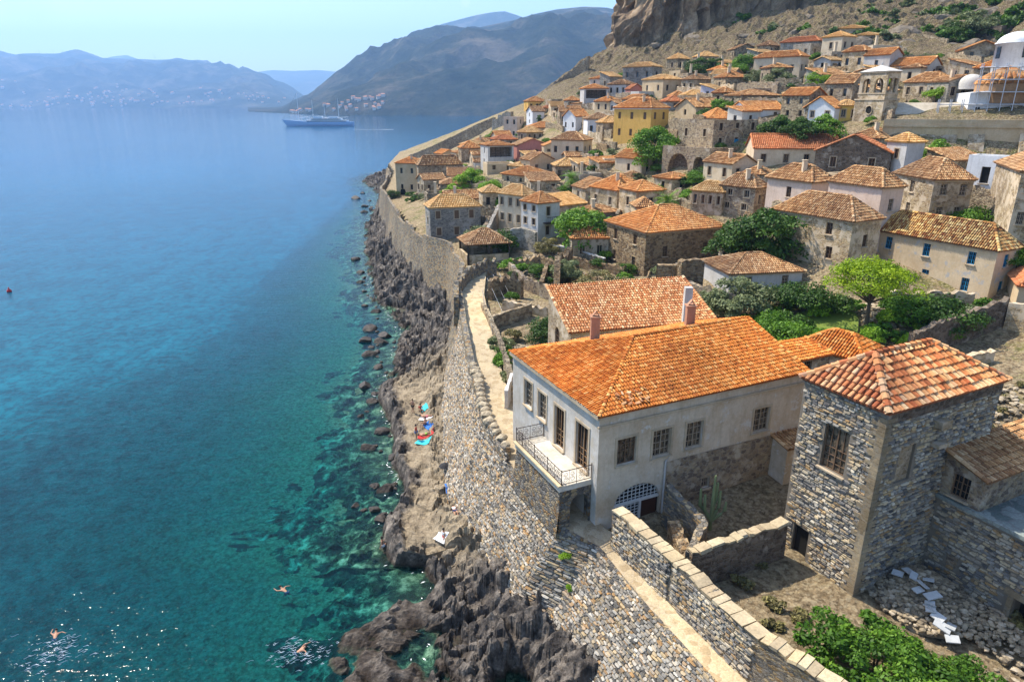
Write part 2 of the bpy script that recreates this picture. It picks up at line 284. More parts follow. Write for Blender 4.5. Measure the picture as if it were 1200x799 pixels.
# ---- houses measured from the photograph:
# label, xA, xB, xC, eave y, foot y, distance, length ratio, roof, rise, wall, tile, windows left facade, right facade, options
HS = [
('tan three-storey house with an arched doorway at the far seaward corner of the town',463,489,499,192,230,196,.8,'h',1.6,'pl_tan','t_orange',(2,2),(1,2),dict(arch=1,ch=1)),
('long brown stone house with a broad rust roof joined to the tan three-storey house',488,492,541,194,227,190,1.2,'h',2.4,'stone_brown','t_rust',(0,0),(3,1),{}),
('grey stone house above the sea wall with brown shuttered windows and an orange patched roof',498,505,563,244,283,127,1.2,'h',2.0,'stone_grey','t_pale',(1,1),(3,2),dict(corn=1,shut='wood_brown')),
('white-grey corner house with a small balcony above the big green tree',611,630,656,239,284,114,1.1,'h',1.6,'pl_offwhite','t_orange',(2,3),(1,2),dict(bal=1)),
('long tan house with a pale yellow roof running into the white-grey corner house',584,612,628,230,268,120,.6,'h',1.6,'pl_cream','t_pale',(3,2),(1,1),{}),
('small rough tan house with a pale yellow hipped roof above the terrace garden',561,566,590,226,248,136,1.0,'h',1.3,'stone_tan','t_pale',(0,0),(2,1),{}),
('pink rendered house under a long rust roof in the middle of the seaward houses',600,606,643,171,189,186,1.4,'g2',1.8,'pl_pink','t_rust',(0,0),(4,1),{}),
('open-fronted house with a dark timber loggia beside the pink house',563,572,602,171,198,182,1.0,'h',1.0,'pl_grey','t_orange',(1,2),(2,1),dict(log=1)),
('low house with a bright orange roof behind the timber loggia house',574,580,606,164,173,200,1.2,'h',1.2,'stone_brown','t_red',(0,0),(2,1),{}),
('small stone house with a hipped orange roof near the sloping town wall',537,541,563,174,191,198,1.0,'h',1.8,'stone_brown','t_orange',(1,1),(1,1),{}),
('tiny tan annexe with a tiled roof between the loggia house and the hipped stone house',551,554,565,182,197,192,1.0,'g1',1.0,'pl_cream','t_rust',(1,1),(1,1),{}),
('tall flat-topped pinkish tower house with plants on its roof terrace',590,606,614,137,164,232,1.0,'f',0,'pl_pinkish','t_red',(2,2),(1,2),dict(plants=1)),
('wide yellow-tan house with a tan roof below the small white gabled house',616,621,659,150,164,212,1.3,'h',1.6,'pl_cream','t_orange',(1,1),(3,1),{}),
('small white gabled house with a round attic hole beside the dark cypress',617,624,638,131,147,225,.7,'g1',1.6,'pl_white','t_rust',(1,2),(1,1),{}),
('orange-tan house with an orange roof highest on the left of the hillside',614,619,640,119,131,236,1.1,'h',1.6,'pl_ochre','t_orange',(1,1),(3,1),{}),
('tan house with a bright orange roof right behind the small white gabled house',632,637,663,127,135,230,1.2,'h',1.4,'pl_tan','t_red',(0,0),(2,1),{}),
('bright white house with a tall gable facing the sea',660,674,690,137,159,195,.9,'g1',2.0,'pl_white','t_orange',(2,1),(1,1),{}),
('white and cream house with blue shutters joined to the white gabled house',684,688,719,140,164,182,1.3,'h',1.5,'pl_white','t_rust',(0,0),(3,1),dict(shut='blue_paint')),
('cream-pink square house with a brown hipped roof below the white houses',646,683,694,165,189,163,.8,'h',1.8,'pl_cream','t_rust',(3,1),(2,1),{}),
('stone house with a pale hipped roof and two dark windows beside the palm',647,651,682,195,213,156,1.1,'h',1.5,'stone_brown','t_pale',(0,0),(3,1),{}),
('low house with a wide yellow-orange hipped roof behind the terrace garden',588,618,648,207,218,150,1.0,'h',1.7,'stone_tan','t_orange',(2,1),(2,1),{}),
('low flat-roofed tan house with a blue awning edge',566,571,604,192,203,168,1.2,'f',0,'pl_tan','t_red',(0,0),(2,1),{}),
('small flat-roofed ochre house between the pink and the cream-pink houses',630,640,656,180,194,172,1.0,'f',0,'pl_tan','t_red',(1,1),(1,1),{}),
('house with a dark rust roof and arched windows left of the tan gabled house',686,691,721,195,211,148,1.2,'h',1.6,'stone_brown','t_rust',(0,0),(3,1),dict(ch=1)),
('stone house with a steep hipped roof and tall chimney above the spreading green tree',692,722,760,224,254,121,1.0,'h',2.4,'stone_tan','t_orange',(2,1),(3,1),dict(ch=1)),
('low house with a brown hipped roof behind the steep rust roof with the chimney',715,736,768,214,227,136,1.1,'h',1.8,'stone_brown','t_rust',(1,1),(1,1),{}),
('tan house with a plain gable turned to the arched wall',721,751,777,187,211,139,.9,'g2',1.6,'pl_cream','t_orange',(1,1),(2,1),dict(ch=1)),
('half ruined two-storey stone house with a large orange roof above a broken arch',711,754,850,273,326,97,1.5,'h',2.8,'stone_ruin','t_orange',(2,2),(2,1),dict(corn=1,ruin=1)),
('small tan house with a tiled lean-to roof behind the ruined house',740,745,768,243,254,108,1.0,'h',1.3,'pl_tan','t_rust',(0,0),(1,1),{}),
('long tan stone house with small windows and a pale orange roof behind the ruined house',811,845,853,226,248,104,.5,'h',1.4,'stone_tan','t_pale',(4,1),(0,0),{}),
('stone house with two rows of small dark windows and a hipped rust roof',845,882,897,221,253,101,.7,'h',1.8,'stone_brown','t_rust',(2,2),(1,1),dict(ch=1)),
('pale cream and yellow house with a clay chimney in front of the great stone building',825,856,887,193,216,116,1.0,'g2',1.5,'pl_cream','t_rust',(2,1),(2,1),dict(ch=1)),
('great flat-topped grey stone building with a blind arch and blue door',796,834,893,141,176,129,1.3,'f',0,'stone_brown','t_red',(2,1),(3,2),dict(blue=1)),
('low stone terrace block with two large pointed arches below the great stone building',777,829,870,174,213,126,1.0,'f',0,'stone_brown','t_red',(0,0),(0,0),dict(arches=1)),
('long cream house with a big orange-red gable roof and recessed yellow front',875,881,985,174,200,119,1.9,'g1',2.2,'pl_cream','t_red',(0,0),(4,1),{}),
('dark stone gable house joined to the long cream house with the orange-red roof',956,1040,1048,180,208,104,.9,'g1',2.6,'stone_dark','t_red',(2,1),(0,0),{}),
('narrow grey house in the shade between the dark gable and the buttresses',1040,1058,1076,167,199,102,1.0,'h',1.2,'pl_grey','t_pale',(1,1),(0,0),{}),
('rose-plastered house with a mottled roof and a stub chimney left of its twin wing',900,947,978,214,247,92,.8,'h',2.0,'pl_pinkish','t_rust',(1,1),(0,0),dict(corn=1,ch=1)),
('rose-plastered wing with a mottled hipped roof and one window towards the camera',972,1026,1060,220,268,83,.8,'h',2.0,'pl_pinkish','t_rust',(0,0),(1,1),dict(corn=1)),
('square stone house with a mottled hipped roof and one face in deep shade',1049,1085,1142,211,264,87,1.1,'h',2.4,'stone_tan','t_rust',(1,2),(2,2),dict(corn=1)),
('tall grey-brown stone house with a striped hipped roof next to the big green tree',908,991,1034,260,316,79,.75,'h',2.4,'stone_tan','t_rust',(2,2),(1,1),dict(corn=1)),
('large ochre plastered house with blue window frames and a yellow striped roof',1022,1155,1196,294,357,74,.6,'h',2.4,'pl_blueh','t_stripe',(3,2),(1,2),dict(corn=1,shut='blue_paint',blueh=1)),
('tall tan house cut by the right edge of the photo with four dark windows',1168,1180,1260,201,276,78,1.5,'h',1.6,'stone_tan','t_rust',(0,0),(3,2),{}),
('low house with a red-orange roof cut by the right edge beside the blue-window house',1183,1190,1240,335,356,70,1.4,'h',1.5,'pl_tan','t_red',(0,0),(1,1),{}),
('low grey cottage with a white-jointed tile roof in front of the big green tree',824,853,941,321,344,80,1.6,'h',1.6,'pl_grey','t_rust',(0,0),(2,1),dict(corn=1)),
('small white chapel with a flat top and a framed doorway below the buttresses',1136,1178,1190,184,218,92,.8,'f',0,'pl_white','t_red',(0,0),(0,0),dict(door=1)),
('wide tan house with a flat orange roof on the open slope above the olive trees',884,935,948,66,96,165,.5,'h',1.4,'pl_cream','t_orange',(3,1),(2,1),{}),
('stone house with an orange lean-to roof highest on the left of the open slope',915,958,967,48,63,195,.5,'h',1.4,'stone_grey','t_red',(1,1),(1,1),{}),
('stone house with a pale yellow roof high under the rocks',976,981,1022,34,47,200,1.3,'h',1.2,'stone_tan','t_pale',(0,0),(3,1),{}),
('little yellow-roofed house just below the house under the rocks',997,1002,1036,42,55,190,1.3,'h',1.0,'stone_brown','t_pale',(0,0),(1,1),{}),
('narrow stone house with two upper windows above the bell tower',988,1010,1024,60,86,152,.9,'h',1.2,'stone_tan','t_orange',(2,1),(0,0),{}),
('grey house with an orange gabled roof right above the bell tower',1013,1040,1058,64,87,146,.9,'g2',1.4,'pl_grey','t_orange',(1,1),(1,1),{}),
('long whitish house with a pink roof right of the bell tower',1042,1085,1103,76,97,140,.7,'g2',1.6,'pl_offwhite','t_orange',(3,1),(1,1),{}),
('stone gable house with two square windows left of the bell tower',968,997,1015,98,121,136,.8,'g2',1.8,'stone_brown','t_rust',(2,1),(0,0),{}),
('stone house with three small windows and a rust hipped roof beside the scaffolding',1060,1097,1122,96,119,129,.8,'h',1.8,'stone_tan','t_rust',(3,1),(0,0),{}),
('stone house with an orange lean-to roof and two white windows above the church',1121,1127,1176,58,73,150,1.4,'g2',1.6,'stone_brown','t_orange',(0,0),(2,1),{}),
('flat-topped ruined stone block under the topmost trees',1144,1171,1188,30,47,172,.8,'f',0,'stone_dark','t_red',(1,1),(0,0),{}),
('wide yellow-roofed house at the top right edge of the town',1166,1172,1225,26,37,182,1.3,'h',1.3,'stone_tan','t_pale',(0,0),(3,1),{}),
('white gabled house with two arched windows beside the yellow house',943,976,990,127,144,126,.7,'g1',2.0,'pl_white','t_orange',(2,1),(0,0),{}),
('bright yellow plastered house with two small windows beside the bell tower',976,980,1008,124,145,127,1.2,'h',1.0,'pl_yellow','t_pale',(0,0),(2,1),{}),
('white house with an orange gable roof behind the great stone building',856,875,919,129,142,137,1.5,'g1',1.6,'pl_white','t_orange',(1,1),(2,1),{}),
('ruined stone house with bare walls between the white gabled houses',917,945,968,112,141,130,.9,'g2',1.4,'stone_rubble','t_orange',(2,2),(2,1),{}),
('low stone house with a brown roof above the white house with the orange gable',850,868,913,112,127,148,1.4,'h',1.2,'stone_rubble','t_rust',(1,1),(3,1),{}),
('grey stone house with a yellow roof highest above the ochre mansion',730,764,776,78,98,204,.6,'h',1.3,'stone_grey','t_pale',(3,1),(1,1),{}),
('two-storey yellow-green house with a pale roof below the highest grey stone house',753,776,800,93,115,186,.8,'h',1.3,'pl_tan','t_pale',(2,1),(2,1),{}),
('small pink gabled house left of the yellow-green house',733,738,754,105,114,196,1.0,'g2',1.4,'pl_pink','t_red',(0,0),(1,1),{}),
('white-grey house with two small windows behind the ochre mansion',713,733,745,99,114,202,.8,'h',1.3,'pl_grey','t_rust',(3,1),(1,1),{}),
('pinkish house with a low orange roof at the foot of the cliff',691,714,731,92,101,218,.8,'h',1.2,'pl_pinkish','t_orange',(2,1),(1,1),{}),
('grey house with a wide open dark loggia under its roof',680,684,713,104,127,204,1.2,'h',1.3,'pl_grey','t_orange',(0,0),(2,1),dict(log=1)),
('small tan house with an orange roof and chimney in front of the open loggia house',697,714,728,119,133,190,.8,'h',1.2,'pl_tan','t_orange',(2,1),(1,1),dict(ch=1)),
('small house with an orange roof left of the open loggia house',661,665,680,118,127,214,1.1,'h',1.2,'stone_grey','t_orange',(0,0),(2,1),{}),
('ochre-yellow mansion with brown shutters, a white eave line and an orange hipped roof',720,761,784,127,167,154,.7,'h',2.2,'pl_ochre','t_orange',(3,2),(2,2),dict(corn=1,shut='wood_brown',ch=1)),
('mauve walled house with a pale orange roof behind the ochre mansion',796,802,832,112,121,171,1.4,'h',1.3,'pl_mauve','t_pale',(0,0),(0,0),{}),
('low house with a bright orange hipped roof left of the mauve walled house',783,788,805,113,121,178,1.2,'h',1.3,'pl_cream','t_orange',(0,0),(1,1),{}),
('lilac-white house with a yellow lean-to roof right of the mauve walled house',821,838,850,105,116,164,.9,'s1',1.3,'pl_lilac','t_pale',(1,1),(1,1),{}),
('grey stone house with a yellow roof alone on the slope by the dark trees',833,857,870,87,103,184,.8,'g2',1.4,'stone_grey','t_pale',(1,1),(1,1),{}),
('small stone house with two dark windows below the lilac-white house',835,848,861,109,125,158,.9,'h',1.2,'stone_rubble','t_orange',(1,1),(1,1),{}),
('tan gabled house with a double window right of the ochre mansion',792,815,848,126,139,150,1.1,'g1',1.9,'pl_tan','t_rust',(1,1),(1,1),dict(ch=1)),
('little house with a red roof squeezed between the ochre mansion and the tan gabled house',775,781,800,119,128,162,1.1,'h',1.2,'stone_grey','t_red',(0,0),(1,1),{}),
('low house with a round-hipped orange roof behind the parapet of the great stone building',818,830,862,139,147,140,1.1,'h',2.0,'stone_tan','t_orange',(0,0),(0,0),{}),
('low house with a pale flat terrace roof in front of the ochre mansion',700,708,752,186,193,146,1.6,'f',0,'pl_cream','t_pale',(0,0),(0,0),{}),
('low grey lean-to with a red roof left of the great stone building arches',871,890,908,205,214,112,1.0,'h',1.2,'stone_grey','t_rust',(0,0),(1,1),dict(ch=1)),
]
# ---- ground control: (px, py, z) read off the photograph
G = [(880,799,8.3),(760,700,8.3),(700,640,8.4),(640,575,8.6),(600,520,9),(575,450,9.5),(560,400,10),(550,350,10.6),(545,330,10.8),
(950,700,8),(1000,720,7.8),(1100,760,7.5),(1200,780,7.7),(850,640,8.2),(750,615,8.4),(670,400,9.7),(620,400,9.7),
(1195,460,11.6),(1100,420,12),(1180,400,12.6),(970,385,12.8),(1050,385,13.2),(900,375,12.6),(850,358,12.7),(700,330,11.5),(640,300,11.4),
(620,330,10.8),(600,370,10.2),(570,300,10.9),(452,228,9.8),(470,218,10.5),(1062,262,18.6),(1100,300,17.0),(920,255,19.4),(1150,270,19.5),
(550,215,14.5),(600,205,16.5),(505,186,13),(540,166,19),(575,150,26),(640,112,37.5),(690,72,50),(660,300,12),(670,262,14.5)]
GW = []
for p in G: GW.append(Pz(*p))
for h in HS:
    GW.append(Pd(h[2], h[5], h[6]))
    if h[6] < 135 and h[8] != 'f':
        Bf, e1, e2, L1, L2, ze = solve_house(h[1], h[2], h[3], h[4], h[5], h[6], h[7])
        if L2 > 6: GW.append(np.array([*(Bf[:2]+e2*L2*.9), Bf[2]+.15]))
        if L1 > 6: GW.append(np.array([*(Bf[:2]+e1*L1*.9), Bf[2]+.25]))
for px, py, d in [(1100,145,112),(1190,145,108),(1040,145,116),(800,70,240),(860,60,225),(900,20,240),(1100,10,215),(1000,20,225),
    (1190,15,195),(760,40,262),(715,75,250),(930,155,122),(930,40,215),(1060,50,185),(1100,60,170),(840,90,200),(700,140,190),(760,200,138),(900,100,158),(990,62,170)]:
    GW.append(Pd(px, py, d))
for px in (1050, 1080, 1110, 1150, 1190, 1230):
    q = Pd(px, 145, 112-(px-1036)*.035); GW.append(q+np.array([1., 1.5, 0])); GW.append(np.array([q[0]-1.6, q[1]-3.2, q[2]-6.8])); GW.append(np.array([q[0]-3, q[1]-6, q[2]-8]))
for p in [(14,14,8.3),(24,12,8),(45,15,8),(-42,238,8.5),(-46,280,8),(-60,330,6),(-30,330,16),(20,340,40),(80,330,60),(110,40,34),(110,80,44),(90,25,24),(70,10,14),(150,120,62),(150,200,75)]:
    GW.append(np.array(p, float))
GW = np.array(GW)
def _rbf():
    X = GW[:, :2]; n = len(X)
    D = np.linalg.norm(X[:, None]-X[None], axis=2)
    K = D*1.0+np.eye(n)*-1.2
    A = np.zeros((n+3, n+3)); A[:n, :n] = K; A[:n, n] = 1; A[:n, n+1:] = X; A[n, :n] = 1; A[n+1:, :n] = X.T
    b = np.zeros(n+3); b[:n] = GW[:, 2]
    return np.linalg.solve(A, b)
_W = _rbf()
def tz(x, y):
    x = np.atleast_1d(np.asarray(x, float)); y = np.atleast_1d(np.asarray(y, float)); sh = x.shape
    P = np.stack([x.ravel(), y.ravel()], 1); out = np.empty(len(P))
    n = len(GW)
    for i in range(0, len(P), 20000):
        q = P[i:i+20000]; D = np.linalg.norm(q[:, None]-GW[None, :, :2], axis=2)
        out[i:i+20000] = D@_W[:n]+_W[n]+q@_W[n+1:]
    return np.clip(out, 5.5, 120).reshape(sh)
def ground(px, py, dmin=25):
    d = np.arange(dmin, 420, .4)
    u = (px-600)/F; v = (399.5-py)/F
    X = u*d; Y = d*(CP+v*SP); Z = CH+d*(-SP+v*CP)
    t = tz(X, Y); k = np.argmax(Z < t)
    if k == 0: k = len(d)-1
    return np.array([X[k], Y[k], t[k]])
# sea wall: outer top edge and foot, world metres, near to far
def _row(a): return np.array(a)
WT = [(17.5,6,8.4),(13.8,15.5,8.4),Pz(835,799,8.4),Pz(760,715,8.4),(5.4,36.4,8.5),(3.25,37.95,8.9),(.43,44.0,9.1),Pz(585,530,9.1),Pz(566,500,9.3),Pz(556,460,9.6),Pz(548,425,10.0),
      Pz(541,385,10.6),Pz(538,360,11),Pz(535,345,11.4),(-7.6,100,11.6),Pz(524,296,11.3),Pz(500,289,10.8),Pz(484,278,10.6),Pz(468,262,10.4),Pz(458,247,10.2),Pz(452,236,10.1),Pz(445,223,10.0),(-43,232,8.6),(-47,262,7.5),(-52,300,5),(-62,345,3.5)]
WT = np.array([np.asarray(p, float) for p in WT])
BAT = np.array([3.0]*10+[2.8,2.4,2.0,1.6,1.0]+[.9]*11)
ZF = np.array([2.8,2.8,2.8,3,3.2,3,2.6,2.4,2.2,2.2,2.4,2.6,3,3.5,4,4,4,4,4,4,4,3.8,3,2,1,.5])
def wall_x(y): return np.interp(y, WT[:, 1], WT[:, 0])
def foot_x(y): return np.interp(y, WT[:, 1], WT[:, 0]-BAT)
def foot_z(y): return np.interp(y, WT[:, 1], ZF)
WL = [(500,799),(512,760),(516,735),(507,700),(513,688),(495,664),(462,664),(447,642),(450,620),(468,600),(478,578),(470,560),(458,545),(462,520),(455,492),(441,470),(455,440),(468,410),(470,385),(455,362),(437,352),(434,325),(430,300),(428,270),(438,250),(445,232)]
WLW = [(3.5,8),(0,20),(-2.6,28)]+[tuple(Pz(x, y, 0)[:2]) for x, y in WL]+[(-60,300),(-72,335),(-70,372),(-45,400)]
WLW = np.array(WLW); WLW = WLW[np.argsort(WLW[:, 1])]
def water_x(y):
    y = np.asarray(y, float)
    return np.interp(y, WLW[:, 1], WLW[:, 0])+(fbm(y*.35, y*0+3.3, 4, 5)-.5)*np.clip(.02*y, 1.5, 6)

def seabed(dx, y):      # dx: metres seaward of the waterline
    return -.35-.13*dx-.0008*dx*dx
def shore_z(X, Y):
    wx, fx, fz = water_x(Y), foot_x(Y), foot_z(Y)
    t = np.clip((X-wx)/np.maximum(fx-wx, .5), 0, 1.3)
    near = np.clip((44-Y)/8, 0, 1); plat = np.clip((Y-42)/6, 0, 1)*np.clip((84-Y)/8, 0, 1)
    zr = fz*np.clip(t, 0, 1)**1.5                       # rugged rise
    zp = np.where(t < .62, 1.5*np.clip(t/.12, 0, 1)**.5, 1.5+(fz-1.5)*np.clip((t-.62)/.38, 0, 1))
    base = zr*(1-plat)+zp*plat
    sea = seabed(np.maximum(wx-X, 0), Y)
    r1 = fbm(X*.30+9, Y*.30, 5, 3, True)
    d1, d2, cid = worley(X*.62+fbm(X, Y, 2, 4)*1.2, Y*.62+fbm(X+9, Y, 2, 8)*1.2, 21)
    d3, d4, ci2 = worley(X*1.7+2, Y*1.7, 31)
    rock = (r1-.55)*2.1+(fbm(X*.12, Y*.12, 2, 6)-.5)*1.8+(np.minimum(d2-d1, .16)-.1)*1.5+(cid-.5)*1.7+(np.minimum(d4-d3, .12)-.06)*.9+(ci2-.5)*.7+(fbm(X*3, Y*3, 3, 66)-.5)*.2
    far = np.clip((Y-90)/60, 0, 1); rock = rock*(1+.25*far)
    smooth = (r1-.5)*.5+(cid-.5)*.25+(np.minimum(d2-d1, .1))*-.5+(fbm(X*1.3, Y*1.3, 4, 44)-.5)*.35
    edge = np.clip((t-.02)/.2, 0, 1)
    flat = plat*np.clip((t-.30+(r1-.5)*.5)/.12, 0, 1)*np.clip((.80-t)/.14, 0, 1)
    land = base+(rock*(1-flat)*(.55+.45*edge)*np.where(plat > .5, .62, 1)+smooth*flat)
    land = np.where(t > .02, np.maximum(land, .12-(1-edge)*.5), land)
    # submerged reef patches
    reef = np.clip(fbm(X*.16+3, Y*.16, 3, 61)-.47, 0, 1)*6
    dx = np.maximum(wx-X, 0)
    bump = (rock*.35+reef*.6)*np.clip(1-dx/80, .3, 1)
    reef2 = np.exp(-(((X+6.5)/4.2)**2+((Y-35.2)/4.5)**2))*2.1          # reef breaking the surface bottom left
    under = np.minimum(sea+bump+reef2*(.35+r1*.8), np.where(reef2 > .3, (r1-.52)*2.2+(cid-.5)*.35, -.12))
    k = np.clip((X-wx)/.8+.5, 0, 1)
    pool = np.exp(-(((X-.2)/1.15)**2+((Y-33.6)/1.1)**2))*3.2*near       # hollow with a tide pool
    z = under*(1-k)+land*k
    return z-pool
def build_shore():
    ys = [7.0]
    while ys[-1] < 396: ys.append(ys[-1]+max(.14, .0042*ys[-1]-.03 if ys[-1] > 30 else .4))
    ys = np.array(ys); n = 210
    s = np.concatenate([np.linspace(-64, -8, 50, endpoint=False), np.linspace(-8, 0, 40, endpoint=False)])
    V = []
    for y in ys:
        wx, fx = float(water_x(y)), float(foot_x(y))
        xs = np.concatenate([wx+s*(1+y/150), np.linspace(wx, fx+1.6, n-90)])
        V.append(np.stack([xs, np.full(n, y)], 1))
    V = np.concatenate(V); Z = shore_z(V[:, 0], V[:, 1])
    r = len(ys); idx = np.arange(r*n).reshape(r, n)
    Fc = np.stack([idx[:-1, :-1], idx[:-1, 1:], idx[1:, 1:], idx[1:, :-1]], -1).reshape(-1, 4)
    flat = np.zeros(len(V))
    wx = water_x(V[:, 1]); fx = foot_x(V[:, 1]); t = (V[:, 0]-wx)/np.maximum(fx-wx, .5)
    plat = np.clip((V[:, 1]-41)/5, 0, 1)*np.clip((90-V[:, 1])/10, 0, 1)
    flat = plat*np.clip((t-.30+(fbm(V[:, 0]*.3+9, V[:, 1]*.3, 5, 3, True)-.5)*.5)/.12, 0, 1)
    me = mesh_np('rocky_shore', np.column_stack([V, Z]), Fc, False, {'plat': flat})
    t = NT('shore_rock'); p = t.coord(); geo = t.n('ShaderNodeNewGeometry')
    n1 = t.noise(p, .9, 8, .72); n2 = t.noise(p, 5, 6, .75)
    vo = t.n('ShaderNodeTexVoronoi', {'Vector': p, 'Scale': 1.6}, feature='DISTANCE_TO_EDGE').outputs['Distance']
    c = t.ramp(n1, [(.3, '272422'), (.44, '524c47'), (.56, '7c746b'), (.7, 'aba193')])
    c2 = t.ramp(n1, [(.3, '6f6353'), (.45, '94866f'), (.6, 'b0a187'), (.74, 'c8ba9f')])
    c = t.mix(t.attr('plat'), c, c2)
    z = t.n('ShaderNodeSeparateXYZ', {0: geo.outputs['Position']}).outputs[2]
    zz = t.math('ADD', z, t.math('MULTIPLY', n1, .8))
    wet = t.ramp(t.math('MULTIPLY', zz, .4), [(.0, (0, 0, 0)), (.2, (.15, .15, .15)), (.5, (1, 1, 1))])
    c = t.mix(wet, t.mix(n2, '120f0c', '41301f'), c)
    c = t.mix(.75, c, t.ramp(n2, [(.3, (.35, .33, .31)), (.7, (1.15, 1.12, 1.1))]), 'MULTIPLY')
    zn = t.n('ShaderNodeSeparateXYZ', {0: geo.outputs['Position']}).outputs[2]
    bed = t.ramp(t.noise(p, .55, 8, .75), [(.40, '07140f'), (.48, '20372c'), (.54, '56705a'), (.64, 'b4bea4')])
    c = t.mix(t.ramp(t.math('MULTIPLY', t.math('ADD', zn, .3), 2.), [(0, (0, 0, 0)), (1, (1, 1, 1))]), bed, c)
    h = t.math('ADD', t.math('MULTIPLY', n2, .6), t.math('ADD', n1, t.math('MULTIPLY', vo, .4)))
    M['shore_rock'] = t.out(c, .8, h, 1.0, .22, .25)
    tag(link('rocky_shore', me, M['shore_rock']), kind='structure')
def build_terrain():
    xs = np.concatenate([np.arange(-80, 20, 1.1), np.arange(20, 110, 1.1), np.arange(110, 200, 1.6), np.arange(200, 330, 5)]); ys = np.concatenate([np.arange(-30, 120, 1.0), np.arange(120, 380, 1.4)])
    X, Y = np.meshgrid(xs, ys); Z = tz(X, Y)
    d1, d2, cid = worley(X*.35, Y*.35, 77)
    rough = np.clip((Y-150)/60, 0, 1)*np.clip((Z-38)/14, 0, 1)
    Z = Z+(fbm(X*.3, Y*.3, 5, 50)-.5)*.7+rough*((fbm(X*.06, Y*.06, 5, 51, True)-.5)*6+(fbm(X*.3, Y*.3, 3, 52, True)-.5)*2.2+(cid-.5)*1.4)
    Z = np.where(Y < 10, np.minimum(Z, 8.2), Z)
    dx = X-wall_x(Y)
    Z = np.where(dx < .9, np.minimum(Z, -1.0), Z)
    lane = (dx > .8) & (dx < 4.5) & (Y < 100); Z = np.where(lane, np.minimum(Z, tz(X, Y)-.12), Z)
    r, n = X.shape; idx = np.arange(r*n).reshape(r, n)
    Fc = np.stack([idx[:-1, :-1], idx[:-1, 1:], idx[1:, 1:], idx[1:, :-1]], -1).reshape(-1, 4)
    me = mesh_np('hillside', np.column_stack([X.ravel(), Y.ravel(), Z.ravel()]), Fc, False)
    t = NT('hill_ground'); p = t.coord(); n1 = t.noise(p, .28, 8, .7); n2 = t.noise(p, 2.2, 7, .75)
    vo = t.n('ShaderNodeTexVoronoi', {'Vector': p, 'Scale': 2.2})
    rnd = t.n('ShaderNodeSeparateColor', {0: vo.outputs['Color']}).outputs[0]
    c = t.ramp(n2, [(.3, '4f4535'), (.42, '7d6d56'), (.55, 'a59376'), (.72, 'c4b393')])
    c = t.mix(.5, c, t.ramp(rnd, [(0, (.5, .47, .43)), (1, (1.2, 1.17, 1.1))]), 'MULTIPLY')
    g = t.ramp(t.math('ADD', t.math('MULTIPLY', n1, .7), t.math('MULTIPLY', n2, .3)), [(.49, (0, 0, 0)), (.57, (.8, .8, .8))])
    zl = t.n('ShaderNodeSeparateXYZ', {0: t.coord()}).outputs[2]; g = t.math('MULTIPLY', g, t.ramp(t.math('MULTIPLY', zl, .0125), [(.11, (.12, .12, .12)), (.15, (1, 1, 1))]))
    c = t.mix(g, c, t.ramp(n2, [(.35, '3a4420'), (.55, '6c7038'), (.7, 'a3904c')]))
    zz = t.n('ShaderNodeSeparateXYZ', {0: t.coord()}).outputs[2]
    hi = t.ramp(t.math('MULTIPLY', zz, .0125), [(.34, (0, 0, 0)), (.5, (1, 1, 1))])
    n3 = t.noise(p, .5, 9, .78); c = t.mix(hi, c, t.ramp(n3, [(.3, '262019'), (.42, '4a4034'), (.5, '6b5c49'), (.56, '565030'), (.63, '776850'), (.74, '968770')]))
    pe = t.n('ShaderNodeTexVoronoi', {'Vector': p, 'Scale': 6.}); pr = t.n('ShaderNodeSeparateColor', {0: pe.outputs['Color']}).outputs[0]
    c = t.mix(t.ramp(pr, [(.72, (0, 0, 0)), (.8, (.4, .4, .4))]), c, 'c4b596')
    h = t.math('ADD', t.math('ADD', n2, n3), t.math('MULTIPLY', vo.outputs['Distance'], .5))
    M['hill_ground'] = t.out(c, .95, h, 1., .35, .1)
    tag(link('hillside', me, M['hill_ground']), kind='structure')
